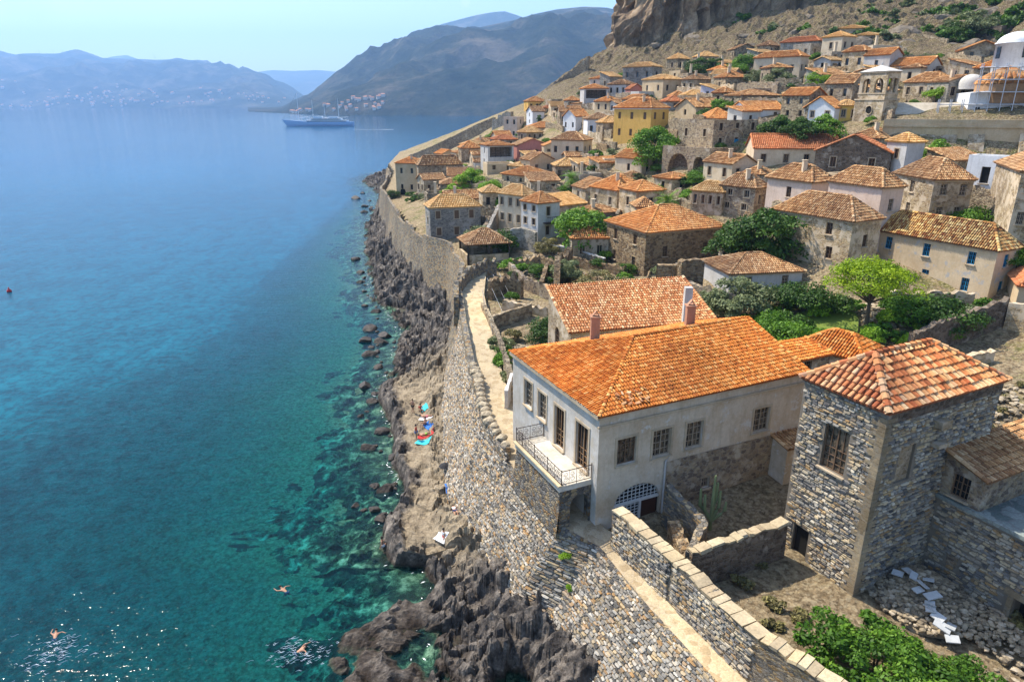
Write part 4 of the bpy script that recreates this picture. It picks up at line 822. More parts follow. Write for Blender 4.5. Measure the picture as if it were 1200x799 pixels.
# ---- big house with the terrace
MAINB = np.array([5.43, 38.3, 8.4])
MF = frame_px(MAINB, 487, (603, 412), (943, 434))
def build_main():
    Bf, e1, e2, L1, L2, ze = MF; B = Bf[:2]; zf = 8.4
    oL = [op_px(B, e2, 615, 623.5, 447, 476), op_px(B, e2, 631, 640, 461, 491), op_px(B, e2, 650, 661, 478, 524), op_px(B, e2, 675, 689, 498, 548)]
    oR = [op_px(B, e1, 723, 745, 513, 543), op_px(B, e1, 765, 786, 503, 534), op_px(B, e1, 804, 823, 494, 524), op_px(B, e1, 883, 901, 478, 505), op_px(B, e1, 822, 831, 559, 571)]
    gt = op_px(B, e1, 718, 773, 567, 614); gt = (gt[0], gt[1], 8.2, gt[3], .72)
    spec = ('large seafront house with a bright orange tile roof and an arched gate', 0, 0, 0, 0, 0, 45, 1, 'x1', 2.2, 'pl_main', 't_main', (0, 0), (0, 0), dict(corn=1, hh=(6.9, 0)))
    T = house(spec, frame=MF, opsR=oR, opsL=oL) if False else None
    T = thing('house', (B[0], B[1], zf), spec[0], 'house')
    C = B+e1*L1; A = B+e2*L2; D = C+e2*L2; P3 = lambda q, z: (q[0], q[1], z)
    mb = MB(); facade(mb, A, B, 3, ze, -e1, [(L2-o[1], L2-o[0], *o[2:]) for o in oL]); mb.build('wall', M['pl_main'], T); mb = MB(); facade(mb, B, C, 3, ze, -e2, oR+[gt]); facade(mb, C, D, 3, ze, e1, []); facade(mb, D, A, 3, ze, e2, [])
    m = (C+D)/2; mb.add([P3(C, ze), P3(D, ze), P3(m, ze+2.1)], [(0, 1, 2)])
    mb.build('wall', M['pl_mainside'], T)
    pls, ln, ax = roof_geo(P3(B, 0), e1, e2, L1, L2, ze+.03, 2.25, 'x1', .22, 6.9, 0)
    R = roof_mesh('roof', pls, ln, .215, .36, M['t_main'], T); sub(R, T)
    for px, py in ((698, 392), (810, 378)):
        q = Pz(px, py, ze+2.0); chimney(R, (q[0], q[1]+.5, ze+1.9), 1.3, 'pl_roseclay', .33)
    # broken tiles near the corner
    q = MB()
    for k in range(26):
        uu, tt = random.uniform(1.6, 4.2), random.uniform(.1, 1.2); a = random.uniform(0, 3)
        if tt > uu-.6: continue
        p = B+e1*uu+e2*tt; q.obox((p[0], p[1], ze+.16+(tt+.22)*.335), (math.cos(a)*.18, math.sin(a)*.18, .03), (-math.sin(a)*.07, math.cos(a)*.07, .03), (0, 0, .015), random.random())
    q.build('broken_tiles', M['t_mainback'], R)
    cb = MB()
    for p, qq, nn, kk in ((B, C, -e2, .14), (A, B, -e1, .24)):
        mm = (p+qq)/2; ee = (qq-p)/2; el = np.linalg.norm(ee)
        cb.obox((mm[0]+nn[0]*kk/2, mm[1]+nn[1]*kk/2, ze-.1 if kk > .2 else ze-.8), np.append(ee*(el+.14)/el, 0), np.append(nn*kk/2, 0), (0, 0, .14 if kk > .2 else .07))
    cb.build('cornice', M['cornice'], T)
    for o in oL[:2]: window(T, B, e2, -e1, o, 'wood_pale', 'full', None, True)
    for o in oL[2:]: window(T, B, e2, -e1, o, 'door_wood', 'full', None, True, kind='door')
    for i, o in enumerate(oR): window(T, B, e1, -e2, o, 'wood_pale' if i else 'wood_brown', 'full', None, True, glass='glass_warm')
    # raised plaster surrounds
    for o, e, nn in [(o, e2, -e1) for o in oL]+[(o, e1, -e2) for o in oR[:4]]:
        s = MB(); c = lambda u, z: (B[0]+e[0]*u+nn[0]*.02, B[1]+e[1]*u+nn[1]*.02, z); E = np.append(e, 0); N = np.append(nn, 0)*.025
        for u in (o[0]-.09, o[1]+.09): s.obox(c(u, (o[2]+o[3])/2), E*.085, N, (0, 0, (o[3]-o[2])/2+.17))
        s.obox(c((o[0]+o[1])/2, o[3]+.09), E*((o[1]-o[0])/2-.005), N, (0, 0, .08)); s.build('surround', M['cornice'], T)
    gate_arch(T, B, e1, -e2, gt, zf)
    # bare stone base on the right and drain pipe
    s = MB(); u0, u1 = gt[1]+.35, L1-.02; facade(s, B+e1*u0-e2*.05, B+e1*u1-e2*.05, 3, 12.3, -e2, [tuple([oR[4][0]-u0, oR[4][1]-u0, oR[4][2], min(oR[4][3], 12.1)])], .05); s.build('stone_base', M['stone_brown'], T)
    s = MB(); p = B+e1*(gt[1]+.18)-e2*.1; s.tube([P3(p, 8.2), P3(p, 12.4), P3(B+e1*(gt[1]+.5)-e2*.1, 12.75)], .07, 8); s.build('drain_pipe', M['pl_grey'], T)
    # terrace slab, its supporting arch and floor
    E0 = np.array(WT[5][:2]); E1 = np.array(WT[6][:2]); zt = 12.0
    n = np.array([E1[1]-E0[1], -(E1[0]-E0[0])]); n /= np.linalg.norm(n)
    if n@(B-E0) < 0: n = -n
    tA = B+e2*((E0-B)@e2+.0); tB = B+e2*((E1-B)@e2)
    tr = MB(); c4 = [E0-.25*n, tA, tB, E1-.25*n]
    tr.add([P3(q, zt-.4) for q in c4]+[P3(q, zt) for q in c4], [(3, 2, 1, 0), (4, 5, 6, 7), (0, 1, 5, 4), (1, 2, 6, 5), (2, 3, 7, 6), (3, 0, 4, 7)])
    TR = thing('terrace', P3(E0, 8.6), 'stone balcony terrace with an iron railing over the arched passage of the seafront house', 'terrace')
    tr.build('floor_slab', M['pl_terrace'], TR)
    w = MB(); nseg = 14; Lp = np.linalg.norm(E1-E0)
    for k in range(nseg):
        qa, qb = E0+(E1-E0)*k/nseg, E0+(E1-E0)*(k+1)/nseg
        w.quad(P3(qa-n*.12-.0, zt-.38), P3(qb-n*.12, zt-.38), P3(qb-n*.45, 8.3), P3(qa-n*.45, 8.3))
    w.quad(P3(E0+n*.4, zt-.38), P3(E1+n*.4, zt-.38), P3(E1+n*.4, 8), P3(E0+n*.4, 8))
    dd = tA-E0; Lq = np.linalg.norm(dd); de = dd/Lq; nr = np.array([de[1], -de[0]]); nr = nr if nr[1] < 0 else -nr
    facade(w, E0-de*.25, tA-de*.02, 7.8, zt-.38, nr, [(.8, Lq+.1, 7.9, 11.1, .95)], .6)
    w.build('supporting_wall', M['stone_seawall'], TR)
    ed = MB(); ed.obox(P3((E0+E1)/2-n*.22, zt+.06), np.append((E1-E0)/2*1.02, 0), np.append(n*.16, 0), (0, 0, .05)); ed.build('edge_kerb', M['kerb_tan'], TR)
    # wrought iron railing
    def rail(p, q, name):
        g = MB(); L = np.linalg.norm(q-p); e = (q-p)/L; k = max(1, int(round(L/.9)))
        P = lambda u, z: (p[0]+e[0]*u, p[1]+e[1]*u, zt+.1+z)
        for z in (.04, .97): g.tube([P(0, z), P(L, z)], .028, 5)
        for i in range(k+1): g.tube([P(L*i/k, -.1), P(L*i/k, 1.08 if i % 2 == 0 else 1.0)], .032 if i % 2 == 0 else .02, 5)
        for i in range(k):
            for cx in (.28, .72):
                for cz, rr in ((.32, .19), (.7, .17)):
                    u = L*(i+cx)/k; pts = []
                    for a in range(15):
                        th = a*.62+(0 if cz < .5 else 3.1); r2 = rr*(1-.045*a); pts.append(P(u+r2*math.cos(th)*(1 if cx < .5 else -1), cz+r2*math.sin(th)))
                    g.tube(pts, .016, 4)
            g.tube([P(L*(i+.5)/k, .04), P(L*(i+.5)/k, .97)], .012, 4)
        g.build(name, M['iron'], TR)
    a0, a1 = E0-n*.12, E1-n*.12
    rail(a0, a1, 'railing'); rail(a0, tA-de*.05, 'railing'); rail(a1, tB+(a1-tB)/np.linalg.norm(a1-tB)*.05, 'railing')
    # outbuilding at the right end
    o = Pz(925, 585, 9.4)
    fr = (np.array([19.6, 43.3, 8.6]), e1, e2, 2.6, 2.4, 11.9)
    house(('tiny plastered outbuilding with a broken lean-to tile roof in the corner of the seafront house', 0, 0, 0, 0, 0, 48, 1, 's1', .7, 'pl_mainside', 't_rust', (0, 0), (0, 0), {}), frame=fr, opsR=[(.8, 1.6, 8.8, 10.6)], opsL=[])
plaster('pl_terrace', (.66, .62, .54), (.7, .62, .5), .8); plaster('kerb_tan', (.62, .50, .32), (.6, .6, .55), .6); plaster('pl_roseclay', (.50, .27, .17), (.7, .65, .6), .5)
plain('door_wood', (.24, .14, .07), .7)
t = NT('glass_warm'); c_ = t.ramp(t.noise(t.coord(), 3, 3), [(.4, (.02, .018, .015)), (.6, (.16, .12, .08))]); M['glass_warm'] = t.out(c_, .2, spec=.6)
# ---- stone tower house
TB = Pz(998, 700, 7.9); TF = frame_px(TB, 484, (943, 443), (1178, 446))
def build_tower():
    Bf, e1, e2, L1, L2, ze = TF; B = Bf[:2]
    win = op_px(B, e2, 964, 992, 502, 552); dr = op_px(B, e2, 928, 945, 618, 655)
    rw = op_px(B, e1, 1051, 1069, 522, 564)
    spec = ('tall rubble stone tower house with an orange hipped tile roof beside the yard', 0, 0, 0, 0, 0, 40, 1, 'h', 2.1, 'stone_tower', 't_tower', (0, 0), (0, 0), dict(corn=0))
    T = thing('house', (B[0], B[1], 7.9), spec[0], 'house'); P3 = lambda q, z: (q[0], q[1], z)
    C = B+e1*L1; A = B+e2*L2; D = C+e2*L2; mb = MB()
    facade(mb, B, C, 4, ze, -e2, [rw], .35); facade(mb, A, B, 4, ze, -e1, [(L2-win[1], L2-win[0], *win[2:]), (L2-dr[1], L2-dr[0], *dr[2:])], .35)
    facade(mb, C, D, 4, ze, e1, []); facade(mb, D, A, 4, ze, e2, []); mb.build('wall', M['mortar'], T)
    stone_skin(flat_surf(B, e2, -e1), .18, L2, 7.4, ze-.12, [win, dr], (.11, .19), (.2, .5), .07, 'unit_tower', T, 3)
    stone_skin(flat_surf(B, e1, -e2), .18, L1, 7.4, ze-.7, [rw], (.11, .2), (.2, .5), .07, 'unit_tower', T, 4)
    rg = (Pz(1033, 423, ze+2.0), Pz(1107, 407, ze+2.0)); s0 = (rg[0][:2]-B)@e1; s1 = (rg[1][:2]-B)@e1
    s0 = min(max(s0, 2.), L1*.5)+.2; s1 = min(max(L1-s1, 1.0), L1*.4)+.2
    pls, ln, ax = roof_geo(P3(B, 0), e1, e2, L1, L2, ze+.06, 2.1, 'x1', .2, s0, s1)
    R = roof_mesh('roof', pls, ln, .36, .46, M['t_tower'], T); sub(R, T)
    c = MB(); k = .1
    for p, q, nn in ((B, C, -e2), (A, B, -e1)):
        m = (p+q)/2; ee = (q-p)/2; el = np.linalg.norm(ee)
        c.obox((m[0]+nn[0]*k/2, m[1]+nn[1]*k/2, ze-.08), np.append(ee*(el+k)/el, 0), np.append(nn*k/2, 0), (0, 0, .06))
    m = (B+C)/2; c.obox((m[0]-e2[0]*.03, m[1]-e2[1]*.03, ze-.42), np.append(e1*L1/2, 0), np.append(e2*.03, 0), (0, 0, .28))
    c.build('cornice', M['stone_dark'], T)
    cq = MB()
    z = 7.6; i = 0
    while z < ze-.6:
        h = random.uniform(.22, .36); a = .42 if i % 2 else .24; b = .24 if i % 2 else .42
        ctr = B+e1*(a-.09)+e2*(b-.09); cq.obox((ctr[0]-0, ctr[1], z+h/2), np.append(e1*a, 0), np.append(e2*b, 0), (0, 0, h/2-.012)); z += h; i += 1
    cq.build('corner_stones', M['stone_corner'], T)
    window(T, B, e2, -e1, win, 'wood_brown', 'full', None, True, glass='glass_warm'); window(T, B, e2, -e1, dr, 'wood_dark', 'simple', None, False, kind='door', glass='void')
    s = MB(); E, N = np.append(e1, 0), np.append(-e2, 0); um = (rw[0]+rw[1])/2
    q = B+e1*um+e2*.2; s.obox((q[0], q[1], (rw[2]+rw[3])/2), E*(rw[1]-rw[0])/2, N*.05, (0, 0, (rw[3]-rw[2])/2)); s.build('blocked_window', M['stone_tan'], T)
    for u, zz, w_, h_ in ((4.6, ze-1.5, .45, .25), (4.8, ze-2.8, .5, .12)):
        s = MB(); q = B+e1*u-e2*.25; s.obox((q[0], q[1], zz), E*w_, N*.28, (0, 0, h_)); s.build('stone_bracket', M['stone_tan'], T)
    # annexe on the terrace block
    fr = (np.append(B+e1*6.12-e2*2.35, 13.2), e1, e2, 9.5, 2.33, 15.3)
    house(('low stone annexe with a sloping tile roof built against the stone tower house', 0, 0, 0, 0, 0, 40, 1, 's1', .95, 'stone_brown', 't_rust', (0, 0), (0, 0), {}), frame=fr, opsR=[], opsL=[(.7, 1.7, 13.5, 14.9)])
    # terrace block below
    K = thing('terrace_block', P3(B+e1*6-e2*2, 7.8), 'massive rubble stone terrace block with a dark doorway beside the tower house', 'terrace')
    b = MB(); p0 = B+e1*6.05-e2*.01; L = 13.; q0 = p0-e2*L
    dops = [(5.2, 6.9, 7.3, 9.6)]; dops_s = (4.7, 7.4, 7.3, 9.95); small = [(1.35, 2.0, 9.2, 9.9)]
    facade(b, p0, q0, 4, 13.2, -e1, dops+small, .8); facade(b, q0, q0+e1*16, 4, 13.2, -e2, []); facade(b, q0+e1*16, p0+e1*16, 4, 13.2, e1, [])
    b.build('wall', M['mortar'], K); stone_skin(flat_surf(p0, -e2, -e1), .05, 13, 7.2, 13.05, [dops_s, (1.35, 2.0, 9.2, 9.9)], (.12, .22), (.2, .5), .07, 'unit_tower', K, 6)
    f = MB(); f.quad(P3(p0-e1*.12, 13.21), P3(q0-e1*.12, 13.21), P3(q0+e1*16, 13.21), P3(p0+e1*16, 13.21)); f.obox(P3(p0-e2*L/2-e1*.0, 13.16), np.append(e2*L/2, 0), np.append(e1*.16, 0), (0, 0, .12))
    f.obox(P3(p0-e2*5+e1*2.4, 13.3), np.append(e2*.18, 0), np.append(e1*2.4, 0), (0, 0, .1)); f.build('paving', M['slate_pave'], K)
    l = MB(); cc = p0-e2*6.05; l.obox(P3(cc-e1*.05, 9.78), np.append(e2*1.35, 0), np.append(e1*.16, 0), (0, 0, .17)); l.obox(P3(cc+e2*1.02-e1*.03, 8.5), np.append(e2*.15, 0), np.append(e1*.12, 0), (0, 0, 1.1)); l.build('door_frame', M['stone_corner'], K)
    v = MB(); v.quad(P3(p0-e2*5+e1*.81, 7), P3(p0-e2*7.1+e1*.81, 7), P3(p0-e2*7.1+e1*.81, 9.7), P3(p0-e2*5+e1*.81, 9.7)); v.quad(P3(p0-e2*1.2+e1*.79, 9), P3(p0-e2*2.2+e1*.79, 9), P3(p0-e2*2.2+e1*.79, 10), P3(p0-e2*1.2+e1*.79, 10)); v.build('door', M['void'], K)
    return p0
t = NT('stone_loose_big'); n_ = t.noise(t.coord(), 3, 7, .75); M['stone_loose_big'] = t.out(t.ramp(n_, [(.3, '6a6053'), (.5, 'a89a82'), (.7, 'c9bca2')]), .95, n_, 1., .1, .1)
stone('stone_corner', ['9c8c72', 'b5a58a', '8a7a62'], (.3, .26, .2), (1.5, 1.5, 1.5), .4, .04, dirt=.5)
stone('slate_pave', ['8d9896', 'a0aaa6', '76827f', 'b6b8ae'], (.2, .2, .19), (1.1, 1.1, 1.1), .4, .03, mort=.03)
# ---- free standing walls
def gwall(label, pts, h, th=.5, mat='stone_rubble', jag=.12, grp=None, name='garden_wall', cat='wall', cap=None, world=False, z0=None, merlon=False, hs=None):
    if not world: pts = [ground(*p) for p in pts]
    pts = np.array([np.asarray(p, float) for p in pts]); seg = np.r_[0, np.cumsum(np.linalg.norm(np.diff(pts[:, :2], axis=0), axis=1))]
    L = seg[-1]; n = max(2, int(L/.45)); s = np.linspace(0, L, n+1)
    P = np.stack([np.interp(s, seg, pts[:, k]) for k in range(3)], 1)
    Hh = np.interp(s, seg, hs) if hs is not None else np.full(n+1, h)
    if z0 is not None: pass
    T = np.gradient(P[:, :2], axis=0); T /= np.linalg.norm(T, axis=1)[:, None]; N = np.stack([-T[:, 1], T[:, 0]], 1)
    m = MB(); rings = []
    for i in range(n+1):
        hh = Hh[i]+random.uniform(-jag, jag)*(1 if jag < .3 else random.choice((.3, 1, 1.6)))
        if merlon and (i//2) % 2: hh -= .5
        t = th/2
        a, b = P[i, :2]+N[i]*t, P[i, :2]-N[i]*t; j = lambda: random.uniform(-.04, .04)
        zb = P[i, 2]-1.6; zt = P[i, 2]+hh
        rings.append([(a[0]*1+N[i][0]*.08, a[1]+N[i][1]*.08, zb), (a[0]+j(), a[1]+j(), P[i, 2]+hh*.5), (a[0]+j(), a[1]+j(), zt+j()), (b[0]+j(), b[1]+j(), zt+j()), (b[0]+j(), b[1]+j(), P[i, 2]+hh*.5), (b[0]-N[i][0]*.08, b[1]-N[i][1]*.08, zb)])
    vs = [v for r in rings for v in r]; fs = [(i*6+k, i*6+k+1, i*6+k+7, i*6+k+6) for i in range(n) for k in range(5)]
    fs += [tuple(range(5, -1, -1)), tuple(n*6+k for k in range(6))]
    m.add(vs, fs); o = m.build(name, M[mat])
    if cap:
        c = MB(); k = 0
        while k < n:
            st = random.choice((1, 1, 2)); ra, rb = rings[k], rings[min(k+st, n)]
            pa, pb = (np.array(ra[2])+np.array(ra[3]))/2, (np.array(rb[2])+np.array(rb[3]))/2; e = (pb-pa)/2; e *= random.uniform(.86, .99); sd = np.array([-e[1], e[0], 0]); sd /= np.linalg.norm(sd); wd = th/2+random.uniform(-.02, .09); up = np.array([random.uniform(-.03, .03), random.uniform(-.03, .03), random.uniform(.05, .1)])
            c.obox((pa+pb)/2+np.array([0, 0, .02]), e, sd*wd, up, random.random()); k += st
        c.build('coping', M[cap], o)
    ORG[o.name] = (0, 0, 0); return tag(o, label, cat, grp)
def build_walls(tp):
    # long sea wall: battered, uneven face
    def wtop(y): return np.interp(y, WT[:, 1], WT[:, 2])+np.where(y < 47, 0., .85)
    def sx_(y, z):
        x1 = wall_x(y); z1 = np.interp(y, WT[:, 1], WT[:, 2]); x0 = foot_x(y); fz = foot_z(y); fr = (z-fz)/(z1-fz)
        x = np.where(z > fz, x0+(x1-x0)*np.maximum(fr, 0), x0+(z-fz)*.25); x = np.minimum(x, x1); f = np.clip((z+1.5)/(z1+1.5), 0, 1)
        return x-((fbm(y*.9, z*1.1, 3, 12)-.5)*.28+(fbm(y*.09, z*.2, 2, 13)-.5)*np.where(y > 95, 1.6, .5)*(1-.8*f))
    def ssurf(u, v):
        e = .05; p = np.stack([sx_(u, v), u, v], 1); a = np.stack([sx_(u+e, v)-p[:, 0], np.full(len(u), e), np.zeros(len(u))], 1); b = np.stack([sx_(u, v+e)-p[:, 0], np.zeros(len(u)), np.full(len(u), e)], 1)
        n = np.cross(b, a); n /= np.linalg.norm(n, axis=1)[:, None]; n *= np.where(n[:, 0:1] > 0, -1, 1); return p, n
    ys = np.concatenate([np.arange(6, 100, .5), np.arange(100, 345, 1.2)]); V = []; n = 12; m = 5
    for y in ys:
        x1 = float(wall_x(y)); z1 = float(np.interp(y, WT[:, 1], WT[:, 2])); x0 = float(foot_x(y)); z0 = -1.5
        par = 0.0 if y < 47 else .85 if y < 100 else 1.0
        par += (fbm(np.array([y*.6]), np.array([2.]), 3, 9)[0]-.5)*(.5 if y > 47 else .12)
        if y > 90: par += .9*(vn2(np.array([y*.11]), np.array([7.]), 3)[0] > .52)
        zt = z1+par
        fz = float(foot_z(y)); x_low = x0-(fz-z0)*.25
        for k in range(n):
            f = k/(n-1); z = z0+(zt-z0)*f; fr = (z-fz)/(z1-fz); x = x0+(x1-x0)*max(fr, 0) if z > fz else x_low+(x0-x_low)*((z-z0)/(fz-z0))
            x = min(x, x1)
            V.append((float(sx_(np.array([y]), np.array([z]))[0])+.015, y, z))
        V.append((x1+(.25 if y < 47 else .6), y, zt-.02)); V.append((x1+(.27 if y < 47 else .62), y, z1-1.5))
        V.append((x1+1.2, y, z1-1.6)); V.append((x1+1.25, y, z1-4)); V.append((x1+1.3, y, -1))
    V = np.array(V); w = n+m; r = len(ys); idx = np.arange(r*w).reshape(r, w)
    Fc = np.stack([idx[:-1, :-1], idx[1:, :-1], idx[1:, 1:], idx[:-1, 1:]], -1).reshape(-1, 4)
    o = link('sea_wall', mesh_np('sea_wall', V, Fc, False), M['stone_seawall']); tag(o, 'long battered rubble stone sea wall running along the shore below the town', 'sea wall')
    def zlim(y): return float(np.interp(y, WT[:, 1], WT[:, 2]))
    for ya, yb, sd in ((20, 34, 1), (34, 46, 2), (46, 60, 3), (60, 78, 4)):
        zt = min(zlim(ya), zlim(yb)); stone_skin(ssurf, ya-.05, yb+.05, 2.0, zt+(.0 if yb <= 46 else .75), [], (.10, .2), (.16, .44), .05, 'unit_sea', o, 20+sd)
    gwall('long low spur wall standing free in front of the sea wall above the rock platform', [np.append(Pz(544, 425, 6.8)[:2], 2.2), np.append(Pz(541, 480, 5.5)[:2], 2.0), np.append(Pz(540, 545, 4.2)[:2], 2.0)], 3.5, .7, 'stone_rubble', .12, world=True, hs=[4.4, 3.3, 1.9])
    ms = [rock_mesh(1., 110+i, 2) for i in range(4)]
    for i, y in enumerate(np.arange(47.6, 63, .95)):
        s = random.uniform(.42, .68); q = link('parapet_stone', ms[i % 4], M['stone_loose_big']); q.location = (float(wall_x(y))+.42+random.uniform(-.1, .15), y, float(np.interp(y, WT[:, 1], WT[:, 2]))+.78); q.scale = (s*.9, s, s*.75); q.rotation_euler = (0, 0, random.uniform(0, 6)); tag(q, 'large weathered stone on the parapet of the wall walk by the seafront house', 'stone', 'large stones along the wall walk parapet')
    # path
    ys = np.arange(5, 101, .7); V = []; k = 7
    for y in ys:
        x1 = float(wall_x(y)); wdt = np.interp(y, [5, 36, 47, 60, 80, 100], [2.1, 2.6, 2.7, 3.0, 3.3, 3.6])
        for i in range(k):
            x = x1+.2+wdt*i/(k-1); zz = float(np.interp(y, WT[:, 1], WT[:, 2]))+(vn2(np.array([x*2]), np.array([y*2]), 4)[0]-.5)*.05
            V.append((x, y, zz-.03))
    r = len(ys); idx = np.arange(r*k).reshape(r, k); Fc = np.stack([idx[:-1, :-1], idx[:-1, 1:], idx[1:, 1:], idx[1:, :-1]], -1).reshape(-1, 4)
    tag(link('path', mesh_np('path', V, Fc), M['stone_path']), kind='structure')
    W = lambda px, py, z: Pz(px, py, z)
    TWALL = gwall('thick coursed stone wall between the wall walk and the tower house yard', [W(714,640,8.3)+np.array([.35,0,0]), W(782,704,8.3)+np.array([.35,0,0]), W(877,799,8.3)+np.array([.35,0,0]), np.array([17,20,8.2]), np.array([22,9,8.2])], 2.8, .75, 'stone_tower', .08, world=True, cap='unit_cap')
    q0, q1, q2 = [W(714,640,8.3)+np.array([.35,0,0]), W(782,704,8.3)+np.array([.35,0,0]), W(877,799,8.3)+np.array([.35,0,0])]
    for i, (aa, bb) in enumerate(((q0, q1), (q1, q2))):
        e = (bb-aa)[:2]; L = np.linalg.norm(e); e /= L; nn = np.array([e[1], -e[0]]); nn = -nn if nn[0] > 0 else nn
        stone_skin(flat_surf(aa[:2]+nn*.40, e, nn), 0, L, 8.1, 10.98, [], (.10, .18), (.2, .46), .07, 'unit_tower', TWALL, 60+i)
    a = W(808, 650, 10.6); a[2] = 8.1; b = W(921, 607, 11); b[2] = 8.1
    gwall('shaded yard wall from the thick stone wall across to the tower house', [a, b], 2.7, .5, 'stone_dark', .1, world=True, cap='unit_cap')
    a2 = W(783, 569, 11.3); a2[2] = 8.2; b2 = W(826, 606, 11.1); b2[2] = 8.2
    gwall('broken courtyard wall right of the arched gate', [a2, b2, a], 2.8, .5, 'stone_tower', .15, world=True, hs=[3.1, 2.7, 2.5])
    c0 = Pz(793, 652, 10.2); c0[2] = 8.1
    gwall('crumbled low wall end where the thick stone wall meets the courtyard', [W(770,650,8.2)+np.array([1,.6,0]), a], 2.2, .7, 'stone_ruin', .45, world=True)
    gwall('stone garden wall on the landward side of the wall walk above the seafront house', [(602,470),(596,445),(585,410),(574,385),(566,368)], 1.5, .5, 'stone_rubble', .2)
    gwall('low cross wall closing the little garden beside the wall walk', [(574,388),(622,372)], 1.7, .45, 'stone_rubble', .08)
    gwall('curved rampart wall at the bend of the wall walk', [np.array([-6.7,79,11.]), np.array([-7.2,86,11.2]), np.array([-6.2,93,11.4]), np.array([-4.2,98,11.4]), np.array([-2.5,99.5,11.4])], 2.0, .6, 'stone_seawall', .15, world=True, merlon=True)
    gwall('white-edged little wall between the wall walk and the seafront house', [(593,482),(600,462)], 2.0, .3, 'pl_offwhite', .02)
    gwall('ruined house wall of tumbled stones beside the steps', [(574,352),(590,345),(612,350)], 2.6, .7, 'stone_ruin', .5)
    gwall('short standing ruin wall in the middle of the overgrown ruins', [(652,352),(653,325),(668,315)], 2.8, .8, 'stone_ruin', .6)
    gwall('long low ruin wall above the overgrown ruins', [(598,318),(632,312),(660,318)], 1.6, .7, 'stone_ruin', .4)
    gwall('ruin wall with a pale coping in front of the vine terrace', [(650,318),(690,334),(722,345)], 1.4, .5, 'stone_ruin', .2)
    gwall('pale coped terrace wall under the vine by the ruined house', [(632,298),(668,303),(708,316)], 1.6, .45, 'stone_rubble', .05, cap='pl_offwhite')
    gwall('collapsed front wall with stumps at the foot of the half ruined house', [(722,352),(742,357),(775,352),(800,350)], 2.6, .9, 'stone_ruin', .8)
    # standing arch in front of the half ruined house
    p0, p1 = ground(768, 352), ground(800, 346); dd = (p1-p0)[:2]; Ld = np.linalg.norm(dd); ee = dd/Ld; nn = np.array([ee[1], -ee[0]]); q = MB()
    for off, sg in ((0, 1), (.9, -1)): facade(q, p0[:2]-nn*off, p1[:2]-nn*off, p0[2]-1, p0[2]+4.3, nn*sg, [(Ld*.2, Ld*.75, p0[2]-.5, p0[2]+3.2, 1.)], .9 if sg > 0 else .02)
    q.quad((*p0[:2], p0[2]+4.3), (*p1[:2], p0[2]+4.3), (*(p1[:2]-nn*.9), p0[2]+4.3), (*(p0[:2]-nn*.9), p0[2]+4.3)); tag(q.build('ruined_arch', M['stone_ruin']), 'ruined stone arch standing in front of the large orange roofed half ruined house', 'arch')
    gwall('broken pier of the collapsed arch by the half ruined house', [(793,350),(806,345),(822,342)], 4.2, .9, 'stone_ruin', .5)
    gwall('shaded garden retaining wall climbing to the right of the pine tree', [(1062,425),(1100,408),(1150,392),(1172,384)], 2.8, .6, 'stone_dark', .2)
    gwall('garden wall end at the right edge of the photo above the dry grass', [(1176,384),(1200,388),(1235,392)], 2.6, .6, 'stone_tan', .15)
    gwall('low stub of wall just behind the roof of the tower house', [(1120,432),(1160,424)], 1.0, .6, 'stone_tan', .1)
    gwall('rough wall with an overgrown top right of the square stone house', [(1128,250),(1150,256),(1168,270)], 3.0, .8, 'stone_rubble', .6)
    gwall('terrace wall under the palm tree in the middle of town', [(752,262),(775,250),(800,244)], 1.6, .5, 'stone_rubble', .1)
    gwall('long terrace wall below the long cream house', [(893,222),(930,224),(960,226)], 1.8, .5, 'stone_brown', .15)
    gwall('curving terrace wall below the white-grey corner house', [(598,292),(612,290),(628,296)], 3.2, .6, 'stone_grey', .1)
    gwall('grey bastion wall beside the pale yellow roofed house', [(572,292),(585,262),(604,262)], 3.6, .6, 'stone_grey', .1)
    for i in range(26):
        x, y = [(556,202),(606,208),(664,199),(678,206),(618,194),(702,206),(742,198),(690,152),(652,142),(604,152),(646,128),(672,133),(702,131),(722,133),(690,113),(748,122),(868,152),(932,126),(882,118),(1002,112),(1026,96),(972,84),(1076,100),(1112,94),(928,220),(786,228)][i]
        p = ground(x, y); th = math.radians(random.choice((8, 22, 30))); e1 = np.array([math.cos(th), math.sin(th)]); h = random.uniform(2.3, 3.4); rf = random.choice(('h', 's1', 'g1', 'f', 's2'))
        T = house(('small low outbuilding squeezed between the hillside houses', 0, 0, 0, 0, 0, 150, 1, rf, .9, random.choice(('stone_tan', 'pl_cream', 'stone_brown', 'pl_offwhite')), random.choice(('t_rust', 't_orange', 't_pale')), (1, 1), (1, 1), {}), frame=(p, e1, np.array([-e1[1], e1[0]]), random.uniform(4, 7), random.uniform(3.5, 5), p[2]+h)); T['group'] = 'small outbuildings between the hillside houses'
    # town wall stepping down the ridge
    a = [Pd(690,78,250),Pd(672,92,254),Pd(650,108,258),Pd(640,116,262)]
    gwall('crenellated town wall climbing the ridge to the cliff', [p-np.array([0,0,1.5]) for p in a], 5, 1.2, 'stone_brown', .1, world=True, merlon=True)
    b = [Pd(580,152,258),Pd(560,160,262),Pd(540,170,268),Pd(505,186,276),Pd(480,196,284)]
    gwall('long town wall sloping down to the sea behind the pink house', [p-np.array([0,0,1.]) for p in b], 5.5, 1.2, 'stone_brown', .1, world=True)
    b = [Pd(590,168,240),Pd(560,178,246),Pd(535,186,252),Pd(512,193,258)]
    gwall('lower outwork wall in front of the long sloping town wall', [p-np.array([0,0,1.]) for p in b], 3.5, 1.0, 'stone_brown', .1, world=True)
